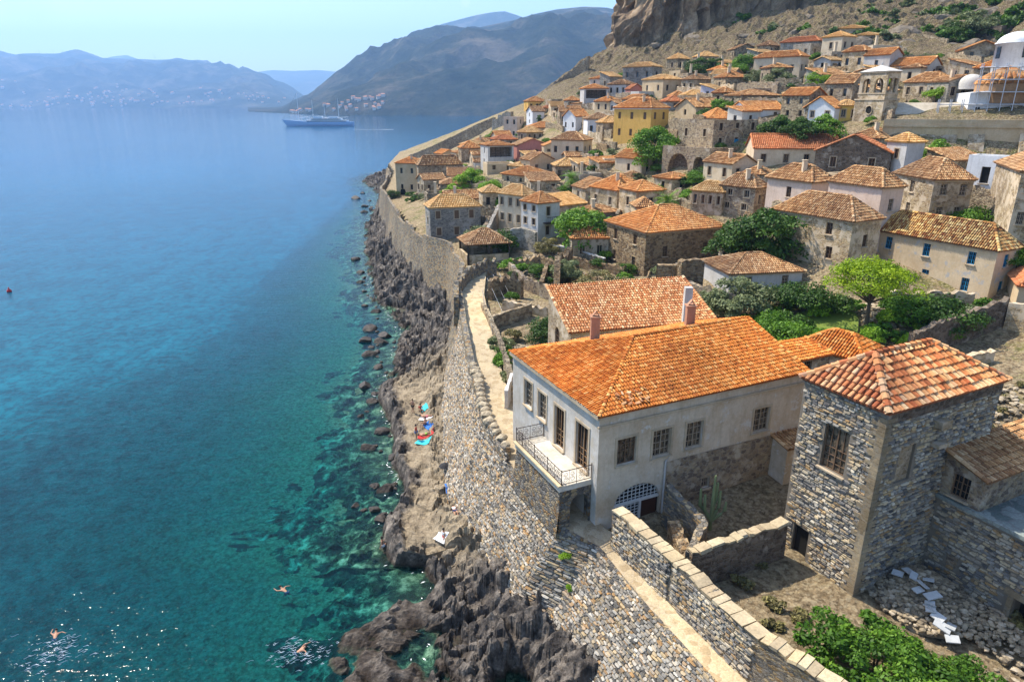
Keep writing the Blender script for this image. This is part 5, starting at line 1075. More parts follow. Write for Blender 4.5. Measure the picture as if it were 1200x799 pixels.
    gwall('stepped outcrop wall joining the town wall to the tall pinkish tower house', [Pd(578,158,250),Pd(590,150,246),Pd(600,146,243)], 4.5, 1.5, 'stone_grey', .8, world=True)
    # church retaining wall with buttresses
    p = [Pd(1036,143,113),Pd(1100,146,110),Pd(1200,148,106),Pd(1300,150,103)]
    zt = float(np.mean([q[2] for q in p])); R = thing('retaining_wall', p[0], 'massive tan retaining wall with sloping buttresses below the white church', 'wall')
    mb = MB()
    for i in range(3):
        q0, q1 = p[i], p[i+1]; e = (q1-q0)[:2]; L = np.linalg.norm(e); e /= L; nn = np.array([e[1], -e[0]])
        facade(mb, q0[:2], q1[:2], zt-9, zt+.8, nn, []); mb.quad((*q0[:2], zt+.8), (*q1[:2], zt+.8), (*(q1[:2]-nn*.7), zt+.8), (*(q0[:2]-nn*.7), zt+.8)); mb.quad((*(q0[:2]-nn*.7), zt+.8), (*(q1[:2]-nn*.7), zt+.8), (*(q1[:2]-nn*.7), zt-3), (*(q0[:2]-nn*.7), zt-3))
        mm = (q0+q1)/2; mb.obox((mm[0]+nn[0]*.1, mm[1]+nn[1]*.1, zt-.3), (e[0]*L/2, e[1]*L/2, 0), (nn[0]*.12, nn[1]*.12, 0), (0, 0, .12))
    mb.build('wall', M['pl_tan'], R)
    e = (p[2]-p[0])[:2]; e /= np.linalg.norm(e); nn = np.array([e[1], -e[0]])
    for px in (1062, 1088, 1112, 1142, 1196):
        q = Pd(px, 160, 110); s = (q[:2]-p[0][:2])@e; o = p[0][:2]+e*s; b = MB(); w = 1.1
        pts = [(*(o-e*w+nn*.02), zt-1.2), (*(o+e*w+nn*.02), zt-1.2), (*(o+e*w+nn*4.2), zt-9), (*(o-e*w+nn*4.2), zt-9), (*(o-e*w+nn*.02), zt-9), (*(o+e*w+nn*.02), zt-9)]
        b.add(pts, [(0, 1, 2, 3), (0, 3, 4), (1, 5, 2)]); b.build('buttress', M['stone_tan'], R)
    # automatic terrace walls following the contours
    R0 = random.Random(77); FP = [(v[1]+v[2]*v[4]/2+v[3]*v[5]/2, max(v[4], v[5])*.5) for v in HOUSES.values()]; k = 0
    # more small outbuildings in the gaps
    for _ in range(6000):
        x, y = R0.uniform(-30, 92), R0.uniform(84, 235)
        if x < float(wall_x(y))+9: continue
        z = float(tz(x, y)[0]); px, py = proj((x, y, z)); l1, l2 = R0.uniform(5, 8.5), R0.uniform(4.2, 6)
        if z > 50 or not (450 < px < 1190 and 58 < py < 300) or (1030 < px and 120 < py < 215) or (540 < px < 600 and 195 < py < 235) or (765 < px < 850 and 200 < py < 262): continue
        if not all(np.hypot(x-c[0], y-c[1]) > q+l1*.62+.6 for c, q in FP): continue
        th = math.radians(R0.choice((5, 14, 22, 30, 36))); e1 = np.array([math.cos(th), math.sin(th)]); e2 = np.array([-e1[1], e1[0]]); b = np.array([x, y])-e1*l1/2-e2*l2/2; zb = float(tz(b[0], b[1])[0]); h = R0.uniform(2.8, 4.6)
        lab = 'hb%d' % k; T = house((lab, 0, 0, 0, 0, 0, 128, 1, R0.choice(('h', 'h', 'g1', 'g2', 's1', 'f')), R0.uniform(1.0, 1.7), R0.choice(('stone_tan', 'stone_tan', 'pl_cream', 'stone_brown', 'stone_grey', 'pl_tan', 'stone_rubble')), R0.choice(('t_rust', 't_orange', 't_pale', 't_rust')), (R0.choice((1, 2)), 1), (R0.choice((1, 2, 3)), 1), dict(ch=R0.random() < .4)), frame=(np.array([*b, zb]), e1, e2, l1, l2, zb+h))
        T['label'] = 'small low outbuilding squeezed between the hillside houses'; T['group'] = 'small outbuildings between the hillside houses'
        FP.append((np.array([x, y]), l1*.5)); k += 1
        if k >= 60: break
    print('AUTO', k)
    FP = [(v[1]+v[2]*v[4]/2+v[3]*v[5]/2, max(v[4], v[5])*.5+.3) for v in HOUSES.values()]
    free = lambda x, y, r=0: all(np.hypot(x-c[0], y-c[1]) > q+r for c, q in FP)
    globals()['FREE'] = free; R = random.Random(12); k = 0
    for _ in range(4000):
        x, y = R.uniform(-34, 90), R.uniform(62, 235)
        if x < float(wall_x(y))+7: continue
        z = float(tz(x, y)[0]); gx = float(tz(x+1, y)[0])-z; gy = float(tz(x, y+1)[0])-z
        if z > 47 or z > 60-(235-y)*.02 or not free(x, y): continue
        px, py = proj((x, y, z))
        if not (440 < px < 1205 and 60 < py < 372) or (1040 < px and 130 < py < 205) or (890 < px < 1060 and py > 350): continue
        d = np.array([-gy, gx]); d /= np.linalg.norm(d)+1e-6; l = R.uniform(2.5, 7); pts = [np.array([x+d[0]*l*s, y+d[1]*l*s]) for s in (-1, -.4, .3, 1)]
        if not all(free(*q) for q in pts): continue
        pts = [np.array([*q, float(tz(q[0], q[1])[0])]) for q in pts]
        gwall('weathered terrace wall among the houses of the hillside', pts, R.uniform(1.1, 2.4), .55, R.choice(('stone_rubble', 'stone_brown', 'stone_tan', 'stone_ruin')), .25, grp='terrace walls among the hillside houses', name='terrace_wall', world=True); k += 1
        FP.append((np.array([x, y]), 2.2))
        if k >= 95: break
    # terrace walls scattered on the slope
    rows = [((800,66),(845,72)),((850,100),(880,104)),((1000,100),(1040,96)),((1110,72),(1150,78)),((1020,60),(1060,66)),((1060,46),(1110,54)),((900,108),(935,106)),((730,120),(748,119)),
            ((700,176),(722,176)),((650,222),(676,226)),((770,236),(800,232)),((560,215),(590,220)),((905,250),(930,256)),((1060,292),(1110,292)),((985,96),(1005,93)),((1100,262),(1140,268)),((700,208),(722,212)),((520,236),(556,242)),((548,222),(580,228)),((600,226),(618,224)),((640,226),(664,228)),((664,244),(690,246)),((700,262),(712,272)),((590,192),(604,196)),((636,198),(650,202)),((656,174),(684,192)),((800,246),(812,252)),((896,258),(912,262)),((968,232),(978,246)),((1010,108),(1030,106)),((870,140),(884,142)),((820,128),(836,130)),((640,150),(660,156)),((1060,216),(1076,214)),((1140,232),(1160,240)),((860,228),(880,232))]
    for i, (p, q) in enumerate(rows):
        gwall('weathered terrace wall among the houses of the hillside', [p, q], 1.6, .6, 'stone_rubble', .25, grp='terrace walls among the hillside houses', name='terrace_wall')
def leafmat(name, cols, trans=.25):
    t = NT(name); a = t.attr('tv'); c = t.ramp(a, [(i/(len(cols)-1), k) for i, k in enumerate(cols)])
    p = t.n('ShaderNodeBsdfPrincipled', {'Base Color': c, 'Roughness': .55}); p.inputs['Specular IOR Level'].default_value = .25
    tr = t.n('ShaderNodeBsdfTranslucent', {'Color': c}); m = t.n('ShaderNodeMixShader', {0: trans, 1: p.outputs[0], 2: tr.outputs[0]})
    o = t.n('ShaderNodeOutputMaterial', {0: m.outputs[0]}); M[name] = t.m
leafmat('leaf_green', ['335414', '4e761c', '6c9428', '88aa36']); leafmat('leaf_dark', ['21360f', '34501a', '4a6a26', '5f7f30']); leafmat('leaf_olive', ['464e30', '606a42', '7d875a', '979f74'])
leafmat('leaf_mid', ['2a460f', '3f6218', '587f22', '7a9a32'])
leafmat('leaf_pine', ['4f6c10', '789614', '9ab21e', 'aec42c'], .35); leafmat('leaf_dry', ['4a4630', '6b6542', '8c8452', 'a39a62']); leafmat('leaf_lime', ['4c7014', '6a921c', '8aae2c', '9cbc3c'], .35)
def foliage(rx, ry, rz, ncl, nl, ls, seed, clr=.36, low=-.35, zc=0.):
    R = np.random.RandomState(seed); V = []; 
    th = R.rand(ncl)*2*math.pi; cz = low+(1-low)*R.rand(ncl)**.8; rr = np.sqrt(np.maximum(0, 1-cz**2)); k = .45+.5*R.rand(ncl)**.5; k = np.where(R.rand(ncl) < .18, k*1.22, k)
    C = np.stack([np.cos(th)*rr*k*rx, np.sin(th)*rr*k*ry, cz*k*rz], 1); crad = clr*min(rx, ry, rz*1.2)*(.6+.8*R.rand(ncl))
    which = R.randint(0, ncl, nl); d = R.randn(nl, 3); d /= np.linalg.norm(d, axis=1)[:, None]; d[:, 2] = np.where(d[:, 2] < -.3, -d[:, 2]*.5, d[:, 2])
    rad = (.55+.5*R.rand(nl)**.6)[:, None]*crad[which][:, None]
    P = C[which]+d*rad*np.array([1.1, 1.1, .75])
    nrm = d*.7+R.randn(nl, 3)*.55+np.array([0, 0, .45]); nrm /= np.linalg.norm(nrm, axis=1)[:, None]
    a = np.cross(nrm, R.randn(nl, 3)); a /= np.linalg.norm(a, axis=1)[:, None]; b = np.cross(nrm, a)
    s = (ls*(.6+.8*R.rand(nl)))[:, None]
    q = np.stack([P-a*s, P+b*s*.55, P+a*s, P-b*s*.55], 1).reshape(-1, 3)+np.array([0, 0, zc])
    tv = np.clip(.5*(R.rand(ncl)[which])+.5*R.rand(nl), 0, 1)
    return q, np.arange(nl*4).reshape(-1, 4), np.repeat(tv, 4), C+np.array([0, 0, zc])
TREES = {}
def tree_mesh(key, rx, rz, H, ncl, nl, ls, mat, seed, trunk=True, clr=.36, low=-.35, tr=.16):
    q, f, tv, C = foliage(rx, rx*.92, rz, ncl, nl, ls, seed, clr, low, H-rz)
    me = mesh_np(key+'_crown', q, f, False, {'tv': tv}); me.materials.append(M[mat])
    tm = None
    if trunk:
        R = random.Random(seed); mb = MB(); fk = np.array([R.uniform(-.2, .2), R.uniform(-.2, .2), max(.5, (H-rz)*.6)])
        mb.tube([(0, 0, -1.0), (0.03, 0, 0), fk*.6, fk], [tr*1.5, tr*1.25, tr, tr*.85], 7)
        for i in range(0, len(C), max(1, len(C)//14)):
            c = C[i]; mid = (fk+c)/2+np.array([R.uniform(-.2, .2), R.uniform(-.2, .2), .15*rz]); mb.tube([fk-[0, 0, .1], mid, c], [tr*.6, tr*.35, tr*.12], 5)
        tm = mb
    TREES[key] = (me, tm, mat)
_TM = {}
def plant(key, p, s, label, cat='tree', sx=1., sz=1., mat=None, grp=None, name=None):
    me, tm, _ = TREES[key]; T = empty(name or cat, p, label, cat, grp); rot = random.uniform(0, 6.28)
    T.rotation_euler = (0, 0, rot); T.scale = (s*sx, s*sx, s*sz)
    if mat and (key, mat) not in _TM: m2 = me.copy(); m2.materials.clear(); m2.materials.append(M[mat]); _TM[(key, mat)] = m2
    cr = link('crown' if tm else 'foliage', _TM[(key, mat)] if mat else me, None); cr.parent = T
    if tm:
        if key not in _TM: o = tm.build('trunk', M['bark']); o.parent = T; _TM[key] = o.data
        else: o = link('trunk', _TM[key], None); o.parent = T
    return T
def palm(p, h, label):
    T = empty('palm_tree', p, label, 'palm tree'); mb = MB()
    mb.tube([(0, 0, -.5), (.05, 0, h*.5), (0, 0, h)], [.3, .22, .26], 8); o = mb.build('trunk', M['bark']); o.parent = T
    V = []; Fq = []; A = []
    for k in range(46):
        az = k*2.4; el = math.radians(random.uniform(-35, 75)); L = random.uniform(1.9, 2.5); tv = random.random()
        pts = []; q = np.array([0, 0, h]); dirv = np.array([math.cos(az)*math.cos(el), math.sin(az)*math.cos(el), math.sin(el)])
        for i in range(8): pts.append(q.copy()); q = q+dirv*L/7; dirv = dirv+np.array([0, 0, -.17]); dirv /= np.linalg.norm(dirv)
        for i in range(1, 8):
            t = pts[i]-pts[i-1]; s = np.cross(t, (0, 0, 1)); s /= np.linalg.norm(s)+1e-6; ll = .62*math.sin(math.pi*(i+1)/9)
            for sd in (-1, 1):
                for j in (0, .5):
                    b = pts[i]-t*j; e = b+s*sd*ll+t*.9-np.array([0, 0, .22]); w = t*.22; o = len(V)
                    V += [b, b+w, e+w*.2, e]; Fq.append((o, o+1, o+2, o+3)); A += [tv]*4
    me = mesh_np('fronds', V, Fq, False, {'tv': A}); o = link('fronds', me, M['leaf_green']); o.parent = T
def build_plants():
    tree_mesh('broad', 3.6, 2.7, 5.0, 38, 8500, .19, 'leaf_green', 1, clr=.42, low=-.75)
    tree_mesh('broad_b', 3.2, 2.4, 4.3, 30, 6500, .18, 'leaf_green', 2, clr=.42, low=-.75)
    tree_mesh('olive', 2.6, 1.8, 3.2, 28, 6400, .12, 'leaf_olive', 3, clr=.4, low=-.7)
    tree_mesh('round', 2.4, 1.9, 3.1, 26, 5200, .15, 'leaf_dark', 4, clr=.42, low=-.8)
    tree_mesh('pine', 4.0, 1.9, 6.9, 46, 12000, .12, 'leaf_pine', 5, clr=.5, low=-.35, tr=.2)
    tree_mesh('shrub', 1.3, .95, 1.5, 15, 1900, .13, 'leaf_dark', 6, trunk=False, clr=.42, low=-.2)
    tree_mesh('shrub_b', 1.5, .8, 1.2, 16, 1700, .14, 'leaf_olive', 7, trunk=False, clr=.4, low=-.1)
    tree_mesh('scrub', 1.0, .6, .8, 9, 420, .2, 'leaf_dry', 8, trunk=False, clr=.45, low=-.1)
    tree_mesh('fig', 3.3, 1.6, 2.5, 70, 15000, .12, 'leaf_mid', 9, clr=.3, low=-.25, tr=.1)
    tree_mesh('cypress', .9, 2.6, 5.0, 26, 2600, .14, 'leaf_dark', 10, clr=.5)
    g = ground
    def pt(key, px, py, s, label, cat='tree', **k): plant(key, g(px, py), s, label, cat, **k)
    # big and named ones
    pt('broad', 766, 194, 1.12, 'bright green round tree beside the ochre-yellow mansion', sz=1.25)
    pt('broad', 683, 290, 1.18, 'large spreading green tree between the white-grey corner house and the half ruined house')
    pt('broad', 893, 303, 1.18, 'large dark green tree touching the tall grey-brown stone house', mat='leaf_dark'); pt('broad_b', 862, 306, 1.05, 'lower left half of the dark green foliage beside the ruined house wall', mat='leaf_dark')
    plant('pine', g(1014, 388), 1.0, 'bright yellow-green umbrella pine on the garden lawn with a bare trunk', 'tree')
    pt('broad_b', 1093, 200, .95, 'green tree leaning at the foot of the church buttresses')
    pt('broad_b', 912, 168, 1.0, 'first green tree of the row above the orange-red gable roof', mat='leaf_dark'); pt('broad_b', 936, 168, .9, 'middle tree of the row above the orange-red gable roof', mat='leaf_dark'); pt('broad_b', 962, 167, .95, 'last tree of the row above the orange-red gable roof, nearest the white gabled house')
    pt('olive', 560, 292, 1.2, 'silvery olive tree against the grey house above the sea wall'); pt('round', 585, 296, 1.15, 'dark rounded tree right behind the open pavilion roof')
    pt('olive', 642, 300, .9, 'olive-brown bush tree standing under the white-grey corner house', mat='leaf_dry')
    pt('broad_b', 552, 222, 1.0, 'light green tree in the sunken garden behind the long brown stone house', mat='leaf_lime'); pt('broad_b', 530, 234, .75, 'lower lime green bush tree against the long brown stone house', mat='leaf_lime'); pt('round', 575, 228, 1.0, 'small tree at the right end of the sunken garden', mat='leaf_lime')
    pt('round', 462, 232, .7, 'rounded green bush tree at the foot of the tan three-storey house')
    pt('broad_b', 578, 168, .8, 'green tree in front of the tall pinkish tower house', mat='leaf_green')
    pt('cypress', 632, 150, .8, 'small dark cypress beside the small white gabled house')
    pt('olive', 862, 374, 1.35, 'wide silvery olive tree in front of the low grey cottage'); pt('olive', 828, 372, .9, 'smaller olive tree left of the wide silvery olive'); 
    pt('round', 942, 366, 1.0, 'dense dark evergreen at the near end of the lawn', mat='leaf_dark'); pt('round', 920, 362, .9, 'dense dark evergreen next to the low grey cottage', mat='leaf_dark')
    pt('round', 930, 412, 1.0, 'mid green garden tree above the small orange hip roof', mat='leaf_green'); pt('round', 905, 396, .8, 'leafy garden bush tree behind the end of the bright orange roof', mat='leaf_green')
    pt('round', 1105, 392, 1.15, 'dark bushy tree against the ochre house with blue windows'); pt('round', 1065, 382, .95, 'bushy tree between the umbrella pine and the ochre house', mat='leaf_green'); pt('olive', 1132, 388, .8, 'greyish tree over the shaded garden retaining wall')
    pt('round', 640, 402, .85, 'dark tree pressed against the arched end of the long tiled house')
    pt('olive', 700, 350, 1.1, 'brown-grey leafless looking bush tree in the overgrown ruins', mat='leaf_dry'); pt('olive', 665, 330, .95, 'grey-green tree at the top of the overgrown ruins'); pt('olive', 735, 350, .8, 'dry tree at the foot of the half ruined house', mat='leaf_dry')
    pt('olive', 820, 92, 1.7, 'large dark olive tree at the foot of the rocky slope', mat='leaf_dark'); pt('olive', 838, 90, 1.5, 'dark olive tree right of the largest olive on the slope', mat='leaf_dark'); pt('round', 862, 90, 1.2, 'small green tree above the grey house with the yellow roof', mat='leaf_green')
    pt('olive', 884, 102, 1.2, 'olive tree in front of the left windows of the wide tan house'); pt('olive', 912, 102, 1.2, 'olive tree in front of the right windows of the wide tan house'); pt('round', 872, 82, 1.3, 'green carob tree left of the wide tan house', mat='leaf_green')
    pt('olive', 1138, 48, 2.2, 'big grey-green olive high on the slope above the church'); pt('olive', 1122, 50, 1.5, 'dark tree left of the big grey-green olive above the church', mat='leaf_dark')
    pt('round', 985, 62, 1.1, 'green tree below the yellow-roofed house under the rocks', mat='leaf_green'); pt('round', 958, 104, 1.1, 'lime tree between the wide tan house and the stone gable house', mat='leaf_lime'); pt('round', 940, 72, 1.0, 'leafy bush tree above the wide tan house', mat='leaf_green')
    pt('round', 1098, 121, .9, 'small green tree caught under the left end of the scaffolding', mat='leaf_lime')
    pt('round', 820, 212, .8, 'green bush tree beside the smaller pointed arch'); pt('shrub', 843, 180, 1.0, 'bush on the terrace of the great stone building', 'shrub')
    pt('round', 1133, 272, 1.0, 'leafy tree between the square stone house and the ochre house', mat='leaf_green'); pt('round', 1110, 268, .8, 'smaller leafy tree hiding the corner of the square stone house', mat='leaf_green'); pt('round', 1192, 318, .9, 'green tree behind the right end of the ochre house', mat='leaf_green')
    plant('fig', np.array([17.9, 26.5, 7.9]), .92, 'big leafy green fig bush in the foreground yard', 'tree', sx=1.05); plant('fig', np.array([20.9, 25.2, 7.6]), .72, 'right hand lower fig bush merging with the foreground fig', 'tree')
    pt('round', 800, 262, .6, 'small bush tree right of the palm by the long tan stone house')
    pt('shrub', 600, 400, .8, 'reddish-green shrub in the little walled garden', 'shrub', mat='leaf_dry')
    palm(g(669, 226), 2.8, 'palm tree beside the stone house with the pale hipped roof'); palm(g(781, 256), 2.8, 'palm tree growing above the roof of the half ruined house')
    for (x, y, s, lab) in ((664, 655, .35, 'yellow-green tuft growing out of the sloping sea wall'), (596, 432, .5, 'green tuft at the foot of the garden wall along the wall walk'), (668, 690, .22, 'small dark tuft low on the sloping sea wall')):
        for z in np.linspace(9.2, 3, 60):
            q = Pz(x, y, z); f = np.clip((z-foot_z(q[1]))/(np.interp(q[1], WT[:, 1], WT[:, 2])-foot_z(q[1])), 0, 1)
            if q[0] >= foot_x(q[1])+(wall_x(q[1])-foot_x(q[1]))*f-.05 or z < 3.1: break
        plant('shrub', q-np.array([0, 0, .3*s]), s, lab, 'shrub', mat='leaf_lime')
    # shrubs, by group
    L = [(610,322),(628,318),(645,310),(655,316),(596,318),(680,312),(700,318),(692,306),(708,308),(672,304),(640,338),(655,345),(690,340),(720,352),(600,330),(586,410),(592,430),(600,445),(590,418),(768,352),(782,356),(750,358)]
    for i, (x, y) in enumerate(L): plant(('shrub', 'shrub_b')[i % 2], g(x, y), random.uniform(.6, 1.1), 'unkempt green and grey shrub growing in the overgrown ruins', 'shrub', grp='shrubs in the overgrown ruins', mat=('leaf_green', 'leaf_olive', 'leaf_dark', None)[i % 4])
    L = [(905,372),(915,388),(955,372),(898,408),(1000,410),(1020,405),(1040,400),(1060,402),(1078,392),(1085,404),(990,402),(1045,382),(960,398),(985,370),(1110,398),(880,384),(945,402),(1010,418),(1030,395),(935,392),(1070,412),(1000,365)]
    for i, (x, y) in enumerate(L): plant(('shrub', 'shrub_b')[i % 3 == 0], g(x, y), random.uniform(.65, 1.15), 'leafy green shrub in the walled garden around the lawn', 'shrub', grp='garden shrubs around the lawn', mat=('leaf_green', 'leaf_dark', 'leaf_lime')[i % 3])
    L = [(488,232),(545,236),(590,246),(618,216),(655,238),(700,202),(672,188),(735,190),(690,258),(800,218),(862,222),(905,236),(808,236),(610,198),(640,196),(745,214),(955,124),(930,108),(1000,98),(905,128),(842,130),(760,120),(1040,104),(1060,76),(1100,72),(1030,50),(848,118),(700,114),(655,140),(735,160),(1065,292),(1190,262),(770,232),(706,232),(545,200),(566,240),(640,172),(690,190),(1150,280),(985,226)]
    for i, (x, y) in enumerate(L): plant(('shrub', 'shrub_b')[i % 2], g(x, y), random.uniform(.8, 1.4), 'small bush squeezed between the houses of the hillside town', 'shrub', grp='bushes between the hillside houses', mat=('leaf_green', 'leaf_dark', 'leaf_lime', 'leaf_olive')[i % 4])
    R = random.Random(4); k = 0
    for _ in range(3000):
        x, y = R.uniform(-36, 92), R.uniform(60, 240)
        if x < float(wall_x(y))+3.5 or not FREE(x, y, .6): continue
        z = float(tz(x, y)[0]); px, py = proj((x, y, z))
        if z > 48 or not (440 < px < 1205 and 58 < py < 380) or (1040 < px and 128 < py < 205): continue
        kk = R.choice(('shrub', 'shrub_b', 'shrub', 'round')); plant(kk, (x, y, z), R.uniform(.7, 1.3)*(.6 if kk == 'round' else 1), 'small bush squeezed between the houses of the hillside town', 'shrub', grp='bushes between the hillside houses', mat=R.choice(('leaf_green', 'leaf_dark', 'leaf_mid', 'leaf_olive', 'leaf_mid'))); k += 1
        if k >= 95: break
    n = 0
    for i in range(1200):
        x = random.uniform(760, 1199); y = random.uniform(2, 62)
        if (x-760)*.02 > 60-y and False: continue
        if y > 30+(x-760)*.03+12: continue
        p = g(x, y)
        if p[2] < 42 or vn2(np.array([p[0]*.05]), np.array([p[1]*.05]), 8)[0] < .42: continue
        plant('scrub', p, random.uniform(1.5, 3.4), 'dry olive-green scrub bush on the rocky slope under the cliff', 'shrub', grp='scrub on the rocky slope', mat=('leaf_dark', 'leaf_olive', 'leaf_mid')[i % 3]); n += 1
        if n >= 112: break
    for i, (x, y) in enumerate([(1150,462),(1180,470),(1168,486),(1192,500),(1160,508),(935,730),(905,716),(870,690),(1140,455),(1195,455),(905,740),(1190,735),(890,665)]):
        plant('scrub', g(x, y), random.uniform(.4, .7), 'tuft of dry yellow grass on bare ground near the tower house', 'grass tuft', grp='dry grass tufts around the tower house', name='grass_tuft')
    # cactus
    p = np.array([*Pz(832, 618, 8.6)[:2], 8.2]); T = empty('cactus', p, 'tall branching candelabra cactus in the courtyard', 'cactus'); mb = MB()
    for dx, dy, h, b in ((0, 0, 4.3, 0), (.45, .1, 3.1, 1.6), (-.5, 0, 2.9, 1.5), (.8, -.1, 2.4, 1.5), (-.75, .2, 3.2, 1.7), (.3, .3, 3.6, 2.0)):
        mb.tube([(0, 0, 0 if b == 0 else b-.6), (dx*.7, dy, max(b, .2)), (dx, dy, b+.3 if b else h*.6), (dx*1.05, dy, h)], [.11, .11, .12, .07], 7)
    o = mb.build('stems', M['cactus']); o.parent = T
plain('cactus', (.20, .24, .11), .7)
def build_cliff():
    base = [Pd(722,72,330),Pd(712,66,285),Pd(716,62,262),Pd(735,55,257),Pd(765,40,252),Pd(800,22,250),Pd(840,4,250),Pd(900,-14,248),Pd(980,-28,246),Pd(1080,-36,240),Pd(1200,-44,232),Pd(1400,-50,220),Pd(1700,-60,220)]
    B = np.array(base); seg = np.r_[0, np.cumsum(np.linalg.norm(np.diff(B[:, :2], axis=0), axis=1))]; n = 260; s = np.linspace(0, seg[-1], n)
    P = np.stack([np.interp(s, seg, B[:, k]) for k in range(3)], 1); T = np.gradient(P[:, :2], axis=0); T /= np.linalg.norm(T, axis=1)[:, None]; N = np.stack([-T[:, 1], T[:, 0]], 1)
    m = 60; V = []
    for i in range(n):
        top = 72+(fbm(np.array([s[i]*.03]), np.array([1.]), 3, 5)[0]-.5)*16
        h = np.linspace(-22, top, m); col = fbm(np.full(m, s[i]*.14), h*.035, 5, 91, True); c2 = fbm(np.full(m, s[i]*.45), h*.22, 4, 92)
        w = worley(np.full(m, s[i]*.09), h*.05, 93); off = -.28*h-2+(col-.5)*13+(c2-.5)*6+(w[2]-.5)*6
        V.append(np.stack([P[i, 0]-N[i, 0]*off*-1*-1, P[i, 1]-N[i, 1]*off*-1*-1, P[i, 2]+h], 1))
        V[-1][:, 0] = P[i, 0]-N[i, 0]*off; V[-1][:, 1] = P[i, 1]-N[i, 1]*off
        V[-1] = np.concatenate([V[-1], [[P[i, 0]+N[i, 0]*90, P[i, 1]+N[i, 1]*90, P[i, 2]+top+6]]])
    V = np.concatenate(V); m += 1; idx = np.arange(n*m).reshape(n, m)
    Fc = np.stack([idx[:-1, :-1], idx[1:, :-1], idx[1:, 1:], idx[:-1, 1:]], -1).reshape(-1, 4)
    t = NT('cliff_rock'); p = t.coord((1, 1, .35)); n1 = t.noise(p, .12, 8, .7); n2 = t.noise(t.coord(), .9, 7, .75)
    c = t.ramp(n1, [(.3, '5a4d40'), (.45, '8f7c66'), (.56, 'b39a7c'), (.7, 'c4b8a4')]); c = t.mix(.8, c, t.ramp(n2, [(.3, (.35, .33, .32)), (.65, (1.15, 1.12, 1.08))]), 'MULTIPLY')
    M['cliff_rock'] = t.out(c, .95, t.math('ADD', n1, t.math('MULTIPLY', n2, .5)), 1., 1.2, .1)
    tag(link('cliff', mesh_np('cliff', V, Fc), M['cliff_rock']), kind='structure')
    # boulders on the slope
    me = []
    for k in range(4):
        bm = rock_mesh(1., 40+k, 2); me.append(bm)
    cnt = 0
    for i in range(600):
        x = random.uniform(740, 1199); y = random.uniform(0, 60); p = ground(x, y)
        if p[2] < 44 or p[1] < 120: continue
        o = link('boulder', me[i % 4], M['slope_rock']); sc = random.uniform(1.4, 3.8)*(1.8 if random.random() < .12 else 1); o.location = (p[0], p[1], p[2]-.1*sc); o.scale = (sc, sc*.8, sc*.6); o.rotation_euler = (0, 0, random.uniform(0, 6))
        tag(o, 'grey boulder lying on the dry rocky slope under the cliff', 'boulder', 'boulders on the rocky slope'); cnt += 1
        if cnt >= 170: break
def rock_mesh(r, seed, sub=2):
    import bmesh
    bm = bmesh.new(); bmesh.ops.create_icosphere(bm, subdivisions=sub, radius=r); R = np.random.RandomState(seed)
    pl = R.randn(9, 3); pl /= np.linalg.norm(pl, axis=1)[:, None]; dd = .55+.35*R.rand(9)
    for v in bm.verts:
        c = np.array(v.co)
        for k in range(9):
            h = c@pl[k]
            if h > dd[k]*r: c = c-pl[k]*(h-dd[k]*r)
        c *= 1+.08*(R.rand()-.5); v.co = c
    me = bpy.data.meshes.new('rock'); bm.to_mesh(me); bm.free(); return me
stone('slope_rock_', ['8d8578'], (.3, .28, .25))
t = NT('slope_rock'); n_ = t.noise(t.coord(), .8, 7, .75); M['slope_rock'] = t.out(t.ramp(n_, [(.3, '413c36'), (.5, '746b5f'), (.7, '968b7b')]), .95, n_, 1., .3, .1)
t = NT('wet_rock'); n_ = t.noise(t.coord(), 1.6, 7, .75); M['wet_rock'] = t.out(t.ramp(n_, [(.3, '15110e'), (.5, '332a22'), (.7, '54483b')]), .6, n_, 1., .2, .4)
def build_boulders():
    ms = [rock_mesh(1., 10+k, 3) for k in range(5)]
    px = [(432,345),(425,365),(440,372),(430,385),(447,395),(428,400),(436,415),(452,402),(441,430),(430,446),(446,462),(436,472),(425,488),(440,505),(432,522),(452,536),(440,562),(455,575),(436,590),(420,600),(442,610),(424,318),(420,330),(418,300),(424,285),(430,240),(425,252),(420,230),(436,208),(446,204),(440,214),(428,216),(452,206),(464,196),(472,386),(478,412),(468,428),(492,726),(484,715)]
    R = random.Random(5); px = [(x+R.gauss(0, 4), y+R.gauss(0, 3), 1.) for x, y in px]; px += [(x+R.uniform(2, 14), y+R.uniform(-9, 9), .5) for x, y, _ in px]+[(x+R.uniform(4, 18), y+R.uniform(-9, 9), .33) for x, y, _ in px]
    for i, (x, y, ks) in enumerate(px):
        o = link('boulder', ms[i % 5], M['wet_rock']); p = Pz(x, y, 0); far = p[1]/60
        sc = random.uniform(.45, 1.1)*(.5+.4*far)*ks; o.location = (p[0], p[1], -.15*sc); o.scale = (sc*1.2, sc, sc*.75); o.rotation_euler = (random.uniform(-.3, .3), 0, random.uniform(0, 6))
        tag(o, 'dark wet boulder standing in the shallow water along the shore', 'boulder', 'dark boulders along the waterline')
